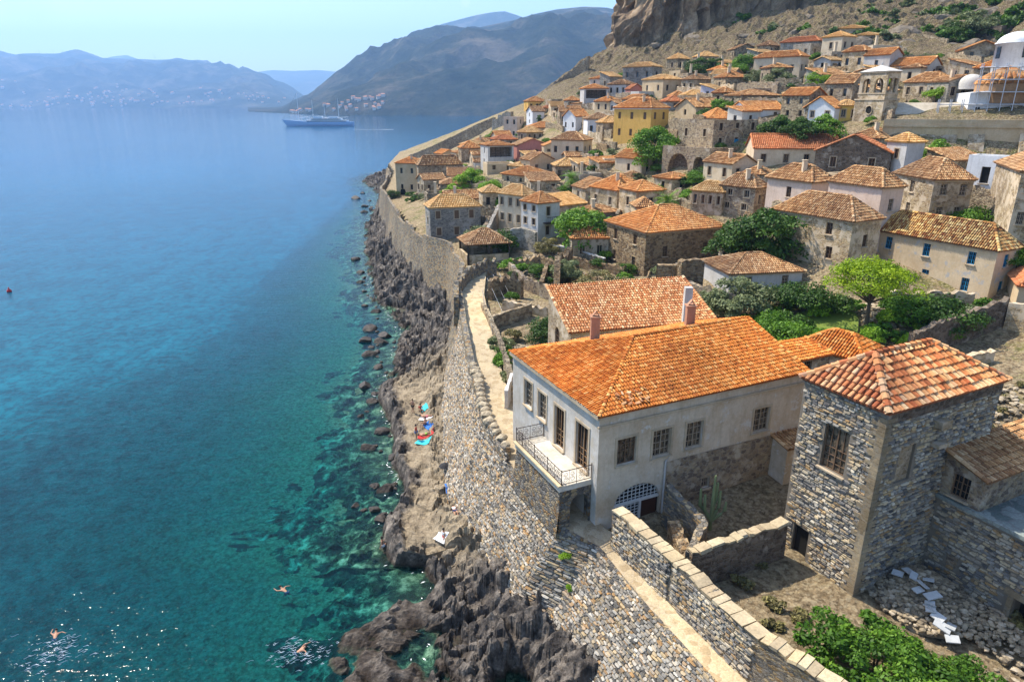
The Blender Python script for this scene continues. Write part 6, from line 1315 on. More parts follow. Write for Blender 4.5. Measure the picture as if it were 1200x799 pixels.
def build_mountains():
    def mt(nm, prof, x0, x1, D0, D1, cols, amp, seed, hs, step=4, rows=70, base=2., far=None):
        prof = np.array(prof, float); px = np.arange(x0, x1+1, step); t = np.linspace(0, 1, rows); ry = np.interp(px, prof[:, 0], prof[:, 1])
        D0a = np.interp(px, *np.array(D0).T) if isinstance(D0, list) else np.full(len(px), float(D0))
        V = np.zeros((rows+2, len(px), 3))
        for j, tt in enumerate(np.r_[t, 1.15, 1.5]):
            d = D0a+(D1-D0a)*tt; X = (px-600)/F*d; v = .345; Y = d*(CP+v*SP)
            vr = (399.5-ry)/F; zr = CH+D1*(-SP+vr*CP)
            if tt <= 1:
                g = tt**hs*(1-.0*tt); env = np.sin(math.pi*min(tt*1.0, 1))**.7*(1-tt*.3)
                nz = (fbm(X/900+seed, Y/900, 6, seed, True)-.55)*amp*2.6+(fbm(X/260, Y/260, 4, seed+3, True)-.5)*amp*1.3
                Z = base+(zr-base)*g+nz*env*np.clip(zr/300, .1, 1)
                Z = np.maximum(Z, base*.5+tt*10)
            else: Z = zr*(1-(tt-1)*.9)
            V[j, :, 0] = X; V[j, :, 1] = Y; V[j, :, 2] = Z
        V[0, :, 2] = -1
        idx = np.arange((rows+2)*len(px)).reshape(rows+2, -1); Fc = np.stack([idx[:-1, :-1], idx[:-1, 1:], idx[1:, 1:], idx[1:, :-1]], -1).reshape(-1, 4)
        mm = NT(nm+'_m'); n1 = mm.noise(mm.coord(), .0035, 9, .7); n2 = mm.noise(mm.coord(), .02, 7, .75)
        c = mm.ramp(n1, [(.32, cols[0]), (.5, cols[1]), (.66, cols[2])]); c = mm.mix(.7, c, mm.ramp(n2, [(.35, (.5, .52, .5)), (.6, (1.2, 1.15, 1.1))]), 'MULTIPLY')
        mm.out(c, 1, n2, 1., 30, 0)
        tag(link(nm, mesh_np(nm, V.reshape(-1, 3), Fc, True), mm.m), kind='structure'); return V
    g = ['1f2b20', '3e4338', '6f685a']
    mt('mountain', [(230,140),(300,132),(330,126),(345,118),(362,112),(380,101),(400,88),(420,78),(440,68),(465,60),(490,52),(515,46),(540,41),(570,34),(600,28),(625,21),(650,16),(680,13),(705,14),(728,18),(800,14),(900,20),(1100,30),(1400,45)], 290, 1400, [(290,2900),(340,2350),(400,2050),(560,1950),(1400,1900)], 4300, g, 120, 3, .85, step=4, rows=110)
    mt('mountain', [(420,110),(470,60),(487,50),(505,40),(520,32),(540,27),(560,22),(578,19),(592,18),(605,22),(640,35),(700,60)], 420, 720, 6000, 7600, g, 90, 9, 1.1)
    mt('mountain', [(-500,70),(-200,52),(-60,50),(0,58),(15,62),(30,66),(60,65),(80,66),(104,61),(118,65),(130,71),(180,71),(240,73),(265,78),(290,84),(310,92),(345,108),(380,124),(420,135)], -500, 420, 5000, 8600, g, 130, 14, .95, step=5)
    mt('mountain', [(-100,80),(120,75),(140,68),(158,66),(175,72),(240,76),(262,75),(280,80),(300,86),(322,83),(350,84),(375,83),(400,85),(440,95),(480,110)], -100, 480, 9800, 13000, g, 60, 22, 1.2, step=6, rows=40)
    mt('hills', [(150,128),(180,124),(215,112),(240,106),(262,100),(285,104),(310,110),(340,118),(372,124),(395,131)], 150, 395, 4800, 5900, g, 60, 31, 1., step=4, rows=50)
    # settlement on the far shore
    mb = MB(); mb.box(-7, 7, -5, 5, -8, 6); w = mb.build('distant_house', M['far_wall']); 
    rf = MB(); rf.add([(-8, -6, 6), (8, -6, 6), (8, 6, 6), (-8, 6, 6), (-7, 0, 9.5), (7, 0, 9.5)], [(0, 1, 5, 4), (2, 3, 4, 5), (0, 4, 3), (1, 2, 5)]); r = rf.build('roof', M['far_roof'], w)
    tag(w, 'tiny pale house with a tiled roof in the settlement along the far shore', 'house', 'houses of the settlement on the far shore')
    k = 0
    for i in range(185):
        if i < 150: x = random.gauss(170, 110); y = 128.3-abs(random.gauss(0, 3.4)); D = 35/((128.5-121)/F*1.0)*1.35
        else: x = random.uniform(335, 450); y = 135-abs(random.gauss(0, 1.6)); D = 2250
        if not -10 < x < 460: continue
        d = 5000+abs(128.3-y)*90 if i < 150 else float(np.interp(x, [290, 340, 400, 560], [2900, 2350, 2050, 1950]))+random.uniform(15, 120)
        X = (x-600)/F*d; Y = d*(CP+.345*SP)
        dg = bpy.context.evaluated_depsgraph_get() if k == 0 else dg
        hit, loc, *_ = SC.ray_cast(dg, Vector((X, Y, 900)), Vector((0, 0, -1)))
        if not hit or loc.z < .5: continue
        c = w if k == 0 else w.copy()
        if k: COL.objects.link(c); r2 = r.copy(); COL.objects.link(r2); r2.parent = c
        c.location = (X, Y, loc.z+2); s = random.uniform(.8, 1.4)*(.62 if i >= 150 else 1); c.scale = (s, s, s); c.rotation_euler = (0, 0, random.uniform(-.6, .6)); k += 1
    # wind turbines
    for i, x in enumerate((47, 63, 74, 182)):
        y = (65.5, 65.5, 66, 71)[i]; p = Pd(x, y, 8600); T = thing('wind_turbine', p, 'tiny wind turbine on the far ridge', 'wind turbine', 'wind turbines on the far ridge'); mb = MB(); mb.tube([p-[0, 0, 20], p+[0, 0, 60]], [3, 1.8], 6); mb.build('tower', M['white_paint'], T)
        mb = MB(); hp = p+np.array([0, -3, 60])
        for a in (.4, 2.5, 4.6): mb.tube([hp, hp+np.array([math.cos(a)*34, 0, math.sin(a)*34])], [1.8, .5], 4)
        mb.build('rotor', M['white_paint'], T)
plain('far_wall', (.62, .55, .46), .9); plain('far_roof', (.45, .2, .1), .9)
def build_sea():
    xs = np.concatenate([-np.geomspace(14000, 130, 30), np.arange(-120, -60, 4), np.arange(-60, 14, 1.), np.geomspace(14, 14000, 20)])
    ys = np.concatenate([[-3000, -500, -100, -30], np.arange(0, 130, 1.), np.arange(130, 400, 4), np.geomspace(400, 15500, 30)])
    X, Y = np.meshgrid(xs, ys); dx = np.maximum(water_x(np.clip(Y, 7, 396))-X, 0); dx = np.where((Y > 396), 400, dx)
    r, n = X.shape; idx = np.arange(r*n).reshape(r, n); Fc = np.stack([idx[:-1, :-1], idx[:-1, 1:], idx[1:, 1:], idx[1:, :-1]], -1).reshape(-1, 4)
    me = mesh_np('sea', np.column_stack([X.ravel(), Y.ravel(), np.zeros(X.size)]), Fc, False, {'dx': dx.ravel(), 'yy': Y.ravel()})
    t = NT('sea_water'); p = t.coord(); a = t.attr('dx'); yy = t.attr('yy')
    w1 = t.noise(t.n('ShaderNodeMapping', {0: p, 2: (0, 0, .5), 3: (.35, 1.0, 1)}).outputs[0], .9, 5, .6)
    w2 = t.noise(t.n('ShaderNodeMapping', {0: p, 2: (0, 0, -.35), 3: (1., 2., 1)}).outputs[0], 1.7, 3, .6)
    h = t.math('ADD', t.math('MULTIPLY', w1, .8), t.math('MULTIPLY', w2, .3))
    b = t.n('ShaderNodeBump', {'Strength': .34, 'Distance': .36, 'Height': h}).outputs[0]
    shallow = t.ramp(t.math('MULTIPLY', t.math('MULTIPLY', a, t.math('MAXIMUM', 1., t.math('MULTIPLY', yy, 1/55.))), 1/62.), [(0, (.95, .95, .95)), (.15, (.84, .84, .84)), (.45, (.66, .66, .66)), (.8, (.38, .38, .38)), (1, (0, 0, 0))])
    big = t.noise(t.coord((1, .4, 1)), .012, 5, .6)
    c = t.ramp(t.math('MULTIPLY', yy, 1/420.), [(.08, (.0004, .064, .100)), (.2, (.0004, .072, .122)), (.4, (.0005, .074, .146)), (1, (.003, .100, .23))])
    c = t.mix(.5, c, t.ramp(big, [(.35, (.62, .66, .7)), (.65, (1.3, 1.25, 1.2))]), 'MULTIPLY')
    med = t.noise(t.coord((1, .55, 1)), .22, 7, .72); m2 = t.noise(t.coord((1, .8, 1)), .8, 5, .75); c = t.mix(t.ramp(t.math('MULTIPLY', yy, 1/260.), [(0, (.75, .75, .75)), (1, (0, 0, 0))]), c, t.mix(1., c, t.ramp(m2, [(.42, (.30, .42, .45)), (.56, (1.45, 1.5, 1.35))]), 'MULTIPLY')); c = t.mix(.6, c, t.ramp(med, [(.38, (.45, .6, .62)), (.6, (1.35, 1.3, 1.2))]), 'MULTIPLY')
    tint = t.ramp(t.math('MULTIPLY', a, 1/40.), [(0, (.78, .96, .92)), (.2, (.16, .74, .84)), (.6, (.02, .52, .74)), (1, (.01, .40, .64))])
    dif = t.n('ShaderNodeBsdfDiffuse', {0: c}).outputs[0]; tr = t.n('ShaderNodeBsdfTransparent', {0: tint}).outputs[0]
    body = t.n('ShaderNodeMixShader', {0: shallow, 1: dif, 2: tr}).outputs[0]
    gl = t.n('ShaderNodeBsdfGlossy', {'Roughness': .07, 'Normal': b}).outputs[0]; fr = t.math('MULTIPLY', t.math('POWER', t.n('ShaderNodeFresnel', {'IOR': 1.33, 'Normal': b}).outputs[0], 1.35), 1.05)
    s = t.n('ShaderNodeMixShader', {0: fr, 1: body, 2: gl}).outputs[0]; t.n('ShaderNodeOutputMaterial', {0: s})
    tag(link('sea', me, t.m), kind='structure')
HAZE_D = 1.05e-4
def build_haze():
    mb = MB(); mb.box(-15000, 15000, -4000, 16500, -40, 1500); t = NT('haze_air')
    v = t.n('ShaderNodeVolumePrincipled', {'Color': (.37, .62, 1., 1), 'Density': HAZE_D, 'Anisotropy': .2}); o = t.n('ShaderNodeOutputMaterial'); t.t.links.new(v.outputs[0], o.inputs['Volume'])
    tag(mb.build('haze', t.m), kind='stuff')
def build_light():
    w = bpy.data.worlds.new('World'); SC.world = w; w.use_nodes = True; nt = w.node_tree; nt.nodes.clear()
    sky = nt.nodes.new('ShaderNodeTexSky'); sky.sky_type = 'NISHITA'; sky.sun_disc = False; sky.sun_elevation = SUN_EL; sky.sun_rotation = math.atan2(SUN_H[0], SUN_H[1]); sky.air_density = 1.; sky.dust_density = 1.4; sky.ozone_density = 1.6; sky.altitude = 30
    bg = nt.nodes.new('ShaderNodeBackground'); bg.inputs[1].default_value = .15; out = nt.nodes.new('ShaderNodeOutputWorld')
    tc = nt.nodes.new('ShaderNodeTexCoord'); mix = nt.nodes.new('ShaderNodeMix'); mix.data_type = 'RGBA'
    # two faint cloud shreds in the sky
    def node(ty, **k):
        n = nt.nodes.new(ty)
        for a, b in k.items(): setattr(n, a, b)
        return n
    ns = node('ShaderNodeTexNoise'); ns.inputs['Scale'].default_value = 26; ns.inputs['Detail'].default_value = 6; mp = node('ShaderNodeMapping'); mp.inputs[3].default_value = (1, 1, 2.2); nt.links.new(tc.outputs['Generated'], mp.inputs[0]); nt.links.new(mp.outputs[0], ns.inputs['Vector'])
    tot = None
    for px, py, r in ((45, 10, .030), (122, 2, .040), (15, 1, .03), (545, 3, .012)):
        d = Pd(px, py, 1)-np.array([0, 0, CH]); d /= np.linalg.norm(d)
        vd = node('ShaderNodeVectorMath', operation='DISTANCE'); nt.links.new(tc.outputs['Generated'], vd.inputs[0]); vd.inputs[1].default_value = d
        mr = node('ShaderNodeMapRange'); nt.links.new(vd.outputs['Value'], mr.inputs[0]); mr.inputs[1].default_value = 0; mr.inputs[2].default_value = r; mr.inputs[3].default_value = 1; mr.inputs[4].default_value = 0
        if tot is None: tot = mr.outputs[0]
        else: ad = node('ShaderNodeMath', operation='MAXIMUM'); nt.links.new(tot, ad.inputs[0]); nt.links.new(mr.outputs[0], ad.inputs[1]); tot = ad.outputs[0]
    ml = node('ShaderNodeMath', operation='MULTIPLY'); nt.links.new(tot, ml.inputs[0]); nt.links.new(ns.outputs[0], ml.inputs[1])
    cr = node('ShaderNodeValToRGB'); cr.color_ramp.elements[0].position = .2; cr.color_ramp.elements[1].position = .42; cr.color_ramp.elements[1].color = (.5, .5, .5, 1); nt.links.new(ml.outputs[0], cr.inputs[0])
    nt.links.new(cr.outputs[0], mix.inputs[0]); nt.links.new(sky.outputs[0], mix.inputs[6]); mix.inputs[7].default_value = (5.5, 6.2, 7.2, 1)
    nt.links.new(mix.outputs[2], bg.inputs[0]); nt.links.new(bg.outputs[0], out.inputs[0])
    l = bpy.data.lights.new('sun', 'SUN'); l.energy = 4.6; l.angle = math.radians(.53); l.color = (1, .92, .79); o = bpy.data.objects.new('sun', l); COL.objects.link(o)
    s = Vector((SUN_H[0]*math.cos(SUN_EL), SUN_H[1]*math.cos(SUN_EL), math.sin(SUN_EL))); o.rotation_euler = s.to_track_quat('Z', 'Y').to_euler(); o.location = (0, 0, 60)
    c = bpy.data.cameras.new('camera'); c.lens = 24; c.sensor_width = 36; c.clip_end = 60000; c.clip_start = .5; co = bpy.data.objects.new('camera', c); COL.objects.link(co); co.location = (0, 0, CH); co.rotation_euler = (math.radians(90)-PITCH, 0, 0); SC.camera = co
    vs = SC.view_settings; vs.view_transform = 'Standard'; vs.look = 'None'; vs.exposure = .8; vs.gamma = 1
    cy = SC.cycles; cy.use_denoising = True; cy.max_bounces = 6; cy.diffuse_bounces = 3; cy.glossy_bounces = 2; cy.transmission_bounces = 2; cy.transparent_max_bounces = 6; cy.volume_bounces = 1; cy.sample_clamp_indirect = 4; cy.caustics_reflective = False; cy.caustics_refractive = False
plain('skin', (.45, .24, .15), .6); plain('hair', (.03, .02, .015), .7)
for nme, c in (('cloth_red', (.55, .04, .04)), ('cloth_blue', (.03, .16, .5)), ('cloth_black', (.02, .02, .022)), ('cloth_white', (.75, .75, .75)), ('cloth_turq', (.05, .5, .55)), ('cloth_green', (.25, .5, .08)), ('cloth_pink', (.6, .2, .22)), ('cloth_navy', (.03, .05, .14))): plain(nme, c, .8)
POSES = {
 'stand': dict(pel=(0,0,.95), chest=(0,.02,1.38), neck=(0,.02,1.5), head=(0,0,1.66), kL=(-.1,-.02,.5), fL=(-.12,0,.06), kR=(.11,-.04,.5), fR=(.14,.02,.06), eL=(-.27,.03,1.16), hL=(-.24,-.12,.94), eR=(.27,.03,1.16), hR=(.26,-.08,.92)),
 'sit': dict(pel=(0,0,.14), chest=(0,.1,.56), neck=(0,.1,.68), head=(0,.06,.84), kL=(-.14,-.4,.46), fL=(-.14,-.62,.06), kR=(.14,-.42,.42), fR=(.16,-.66,.06), eL=(-.26,.12,.38), hL=(-.24,.26,.08), eR=(.27,-.02,.42), hR=(.15,-.3,.46)),
 'lie': dict(pel=(0,0,.13), chest=(0,.46,.15), neck=(0,.58,.15), head=(0,.74,.16), kL=(-.1,-.45,.16), fL=(-.12,-.86,.08), kR=(.12,-.42,.28), fR=(.13,-.78,.08), eL=(-.3,.3,.1), hL=(-.36,.06,.07), eR=(.3,.5,.1), hR=(.3,.78,.08)),
 'swim': dict(pel=(0,0,-.1), chest=(0,.45,.02), neck=(0,.56,.08), head=(0,.7,.16), kL=(-.14,-.42,-.16), fL=(-.22,-.8,-.12), kR=(.16,-.4,-.2), fR=(.3,-.7,-.16), eL=(-.34,.7,.03), hL=(-.3,1.0,.02), eR=(.36,.55,.02), hR=(.56,.38,.0)),
 'crouch': dict(pel=(0,0,.36), chest=(0,-.22,.78), neck=(0,-.28,.88), head=(0,-.38,1.0), kL=(-.13,-.4,.48), fL=(-.14,-.16,.06), kR=(.15,-.38,.4), fR=(.16,-.1,.06), eL=(-.28,-.4,.6), hL=(-.16,-.62,.4), eR=(.28,-.4,.58), hR=(.12,-.62,.36)),
}
def skin_obj(name, verts, edges, radii, mat, parent, root=0):
    me = bpy.data.meshes.new(name); me.from_pydata(verts, edges, []); o = link(name, me, mat, parent)
    md = o.modifiers.new('skin', 'SKIN'); md.use_smooth_shade = True
    for i, r in enumerate(radii): me.skin_vertices[0].data[i].radius = (r, r)
    me.skin_vertices[0].data[root].use_root = True
    s = o.modifiers.new('sub', 'SUBSURF'); s.levels = 1; s.render_levels = 1; return o
def person(p, pose, rot, label, cloth=('cloth_red', None), grp=None, hair=True):
    q = POSES[pose]; T = empty('person', p, label, 'person', grp); T.rotation_euler = (0, 0, rot)
    v = lambda k: Vector(q[k]); sh = .17
    up = (v('neck')-v('pel')).normalized(); chest = v('chest'); sL = chest+Vector((-sh, 0, 0))+up*.03; sR = chest+Vector((sh, 0, 0))+up*.03
    hL = v('pel')+Vector((-.09, 0, 0))-up*.04; hR = v('pel')+Vector((.09, 0, 0))-up*.04
    fl = lambda f, k: v(f)+(Vector((0, -.16, -.03)) if pose in ('stand', 'sit', 'crouch') else (v(f)-v(k)).normalized()*.12)
    V = [v('pel'), v('pel').lerp(chest, .5), chest, v('neck'), v('head')-up*.04, v('head')+up*.07, sL, v('eL'), v('hL'), sR, v('eR'), v('hR'), hL, v('kL'), v('fL'), fl('fL', 'kL'), hR, v('kR'), v('fR'), fl('fR', 'kR')]
    rad = [.13, .115, .14, .055, .085, .075, .06, .043, .03, .06, .043, .03, .095, .06, .04, .03, .095, .06, .04, .03]
    # fingers
    E = [(0, 1), (1, 2), (2, 3), (3, 4), (4, 5), (2, 6), (6, 7), (7, 8), (2, 9), (9, 10), (10, 11), (0, 12), (12, 13), (13, 14), (14, 15), (0, 16), (16, 17), (17, 18), (18, 19)]
    for h, e in ((8, 7), (11, 10)):
        d = (V[h]-V[e]).normalized(); s = d.cross(Vector((0, 1, .2))).normalized()
        V.append(V[h]+d*.07); rad.append(.032); E.append((h, len(V)-1)); pm = len(V)-1
        for k in range(5):
            V.append(V[pm]+d*(.07 if k else .02)+s*(.018*(k-2.5) if k else -.05)); rad.append(.009); E.append((pm, len(V)-1))
    b = skin_obj('body', [tuple(x) for x in V], E, rad, M['skin'], T)
    if cloth[0]:
        idx = [0, 12, 16]; mid = lambda a, c: (V[a]*.55+V[c]*.45)
        vs = [V[0], V[12], mid(12, 13), V[16], mid(16, 17)]; skin_obj('shorts', [tuple(x) for x in vs], [(0, 1), (1, 2), (0, 3), (3, 4)], [.145, .11, .1, .11, .1], M[cloth[0]], T)
    if cloth[1]: skin_obj('shirt', [tuple(x) for x in (V[0]+up*.08, V[1], V[2], V[6], V[6]*.5+V[7]*.5, V[9], V[9]*.5+V[10]*.5)], [(0, 1), (1, 2), (2, 3), (3, 4), (2, 5), (5, 6)], [.135, .13, .15, .075, .06, .075, .06], M[cloth[1]], T)
    if hair:
        mb = MB(); hc = V[4]*.4+V[5]*.6+Vector((0, .015, .02)); mb.lathe([(.001, .1), (.06, .085), (.092, .04), (.098, 0), (.09, -.05), (.06, -.09)], 10, tuple(hc)); mb.build('hair', M[hair if isinstance(hair, str) else 'hair'], T, True)
def towel(px, py, mat, rot, label, w=.8, l=1.7):
    p = Pz(px, py, 1.6); z = float(shore_z(np.array([p[0]]), np.array([p[1]]))[0]); p = Pz(px, py, z); mb = MB(); n = 8
    vs = []; 
    for i in range(n+1):
        for j in range(n+1):
            x = (i/n-.5)*w; y = (j/n-.5)*l; a, b = p[0]+x*math.cos(rot)-y*math.sin(rot), p[1]+x*math.sin(rot)+y*math.cos(rot); vs.append((a, b))
    A = np.array(vs); zz = shore_z(A[:, 0], A[:, 1])+.05; zz = np.maximum(zz, np.median(zz)-.05)
    V = [(A[k, 0], A[k, 1], zz[k]) for k in range(len(A))]; mb.add(V, [(i*(n+1)+j, i*(n+1)+j+1, (i+1)*(n+1)+j+1, (i+1)*(n+1)+j) for i in range(n) for j in range(n)])
    o = mb.build('towel', M[mat]); tag(o, label, 'towel')
def shp(px, py):
    z = 1.5
    for _ in range(6): p = Pz(px, py, z); z = .5*z+.5*float(shore_z(np.array([p[0]]), np.array([p[1]]))[0])
    p = Pz(px, py, z); return np.array([p[0], p[1], z])
def build_people():
    P = lambda px, py, pose, rot, lab, cl, **k: person(shp(px, py), pose, rot, lab, cl, **k)
    P(484, 484, 'stand', 2.6, 'sunbather standing in dark trunks at the far end of the rock platform', ('cloth_black', None))
    P(493, 482, 'sit', .4, 'person in a red top sitting among towels at the far end of the rock platform', ('cloth_black', 'cloth_red'))
    P(500, 489, 'lie', 1.3, 'person lying on the white towel on the rock platform', ('cloth_pink', None))
    P(498, 498, 'sit', -.6, 'tanned person sitting up beside the blue towel on the rock platform', ('cloth_navy', None))
    P(488, 515, 'stand', 1.4, 'person standing in a red shirt and blue shorts on the rock platform', ('cloth_blue', 'cloth_red'))
    P(499, 510, 'lie', 1.8, 'person lying on the red towel next to the one standing in red', ('cloth_green', None))
    P(528, 561, 'crouch', .6, 'person in a red cap crouching beside the black parasol', ('cloth_black', None), hair='cloth_red')
    P(521, 630, 'sit', 2.2, 'person sitting on white towels near the dark rocks of the platform', ('cloth_red', 'cloth_white'))
    P(533, 600, 'lie', .3, 'person lying half hidden at the foot of the dark rocks', ('cloth_navy', 'cloth_white'))
    P(449, 640, 'sit', 1.8, 'bather in white sitting at the water edge on the tip of the platform', ('cloth_white', None))
    towel(497, 479, 'cloth_turq', .3, 'turquoise towel at the far end of the rock platform'); towel(500, 491, 'cloth_white', 1.3, 'white towel under the lying sunbather'); towel(502, 500, 'cloth_blue', .5, 'blue towel beside the sitting tanned person')
    towel(499, 512, 'cloth_red', 1.7, 'red towel in the group on the rock platform'); towel(496, 519, 'cloth_turq', 1.2, 'pale turquoise towel nearest the sea in the group'); towel(527, 572, 'cloth_blue', .2, 'bright blue towel and bag below the black parasol'); towel(517, 632, 'cloth_white', .9, 'white towel near the dark rocks of the platform', .7, 1.2)
    p = shp(522, 558); T = thing('parasol', p, 'small black parasol set on the rock platform', 'parasol'); mb = MB(); mb.tube([p, p+[0, 0, 1.35]], .02, 5); mb.build('pole', M['iron'], T)
    mb = MB(); mb.lathe([(.01, 1.4), (.35, 1.3), (.62, 1.12), (.6, 1.1), (.34, 1.27), (.01, 1.36)], 8, p); mb.build('canopy', M['cloth_black'], T)
    for (x, y, r, lab) in ((64, 748, .4, 'swimmer in the sparkling water near the bottom left corner'), (336, 693, 1.0, 'swimmer alone in the green water off the rock platform'), (347, 764, -.9, 'swimmer stretched out among painted sun glints near the submerged reef')):
        p = Pz(x, y, 0); person(np.array([p[0], p[1], -.02]), 'swim', r, lab, ('cloth_navy', None))
    # white flecks painting sun glints on the ripples round two swimmers
    for (x, y, sx, sy, lab) in ((62, 764, 2.6, 2.2, 'painted sun glints on ripples round the swimmer in the bottom left corner'), (352, 763, 2.8, 1.6, 'painted white glints on ripples round the swimmer near the submerged reef')):
        p = Pz(x, y, 0); mb = MB(); R = random.Random(x)
        for k in range(110):
            a, b = R.gauss(0, .42)*sx, R.gauss(0, .42)*sy; l, w = R.uniform(.05, .26), R.uniform(.01, .03); cx, cy = p[0]+a, p[1]+b; n = 6; th = .35+R.uniform(-.3, .3)
            vs = []
            for j in range(n+1):
                f = j/n*2-1; ww = w*(1-f*f); ox, oy = cx+f*l*math.cos(th), cy+f*l*math.sin(th)+.05*math.sin(f*3+k); vs += [(ox, oy-ww, .012), (ox, oy, .012+.02+ww*.4), (ox, oy+ww, .012)]
            mb.add(vs, [(j*3+i, j*3+i+1, j*3+i+4, j*3+i+3) for j in range(n) for i in (0, 1)])
        tag(mb.build('foam_and_glint', M['foam_and_glint']), kind='stuff')
    # thin surf line on the rocks
    mb = MB(); R = random.Random(3)
    for k in range(170):
        y = R.uniform(30, 150); wx = float(water_x(y)); x = wx-abs(R.gauss(0, .7))-.05; l, w = R.uniform(.06, .3), R.uniform(.02, .06); th = R.uniform(0, 3.1); c, s = math.cos(th), math.sin(th)
        mb.add([(x-l*c, y-l*s, .01), (x+w*s, y-w*c, .03), (x+l*c, y+l*s, .01), (x-w*s, y+w*c, .03)], [(0, 1, 2, 3)])
    tag(mb.build('foam_and_glint', M['foam_and_glint']), kind='stuff')
    p = Pz(11, 342, 0); mb = MB(); mb.lathe([(.01, -.3), (.35, -.15), (.45, .1), (.35, .4), (.12, .55), (.1, .9), (.01, .95)], 12, p); tag(mb.build('buoy', M['cloth_red'], None, True), 'small red buoy floating at the left edge of the photo', 'buoy')
plain('foam_and_glint', (.85, .88, .88), .5, var=.1)  # white for surf and wake, and for the painted glints round swimmers
def build_ship():
    c = Pz(376, 148, 0); L = 104.; T = thing('sailing_ship', (c[0], c[1], 0), 'long white sailing cruise ship with bare masts anchored in the bay', 'ship'); n = 24; V = []
    ex = np.array([1, .06]); 
    for i in range(n+1):
        f = i/n; x = (f-.5)*L; b = 7.*math.sin(math.pi*min(1, f*1.5+.04)*.5)**.8*(1-max(0, f-.85)*1.6); sh = 6+4*(1-f)**3+1*f**3; rk = -8*(1-f)**4
        for w, z, s in ((b*.7, -1, 0), (b, 2.5, .4), (b*1.03, sh, 1)):
            V.append((c[0]+x+rk*s, c[1]-w+x*.06, z))
        for w, z, s in ((b*1.03, sh, 1), (b, 2.5, .4), (b*.7, -1, 0)): V.append((c[0]+x+rk*s, c[1]+w+x*.06, z))
    mb = MB(); mb.add(V, [(i*6+k, i*6+(k+1) % 6, (i+1)*6+(k+1) % 6, (i+1)*6+k) for i in range(n) for k in range(6)]+[tuple(range(6)), tuple(range(n*6+5, n*6-1, -1))]); mb.build('hull', M['ship_hull'], T)
    mb = MB()
    for x0, x1, z0, z1, w in ((-22, 44, 6, 9, 5.5), (-14, 34, 9, 12, 5), (-10, 4, 12, 15, 4.5), (14, 28, 12, 14.5, 4)): mb.obox((c[0]+(x0+x1)/2, c[1]+(x0+x1)/2*.06, (z0+z1)/2), ((x1-x0)/2, (x1-x0)*.03, 0), (0, w, 0), (0, 0, (z1-z0)/2))
    mb.build('superstructure', M['ship_white'], T)
    mb = MB()
    for x0, x1, z in ((-20, 42, 7.6), (-12, 32, 10.6)): mb.obox((c[0]+(x0+x1)/2, c[1]-.3+(x0+x1)/2*.06-5.4, z), ((x1-x0)/2, (x1-x0)*.03, 0), (0, .25, 0), (0, 0, .5))
    mb.build('window_band', M['glass_dark'], T)
    for x, h in ((-34, 50), (-11, 40), (8, 34), (30, 42)):
        mb = MB(); mb.tube([(c[0]+x, c[1], 5), (c[0]+x, c[1], h)], [.5, .2], 6); mb.tube([(c[0]+x, c[1], 13), (c[0]+x+15, c[1], 14)], .3, 5); mb.build('mast', M['ship_white'], T)
    mb = MB(); mb.tube([(c[0]-60, c[1], 9), (c[0]-34, c[1], 50), (c[0]-11, c[1], 40), (c[0]+8, c[1], 34), (c[0]+30, c[1], 42), (c[0]+51, c[1], 8)], .12, 4); mb.build('rigging', M['iron'], T)
    c = Pz(424, 152, 0); mb = MB()
    for k in range(60):
        f = random.random(); x = c[0]+(f*2)*25-8; mb.quad((x-4, c[1]-1.5+random.uniform(-3, 3)*f, .1), (x+4, c[1]-1+random.uniform(-3, 3)*f, .1), (x+4, c[1]+.6, .12), (x-4, c[1]+.6, .12))
    tag(mb.build('wake', M['foam_and_glint']), kind='stuff')
plain('ship_hull', (.28, .42, .62), .5); plain('ship_white', (.72, .74, .76), .5)
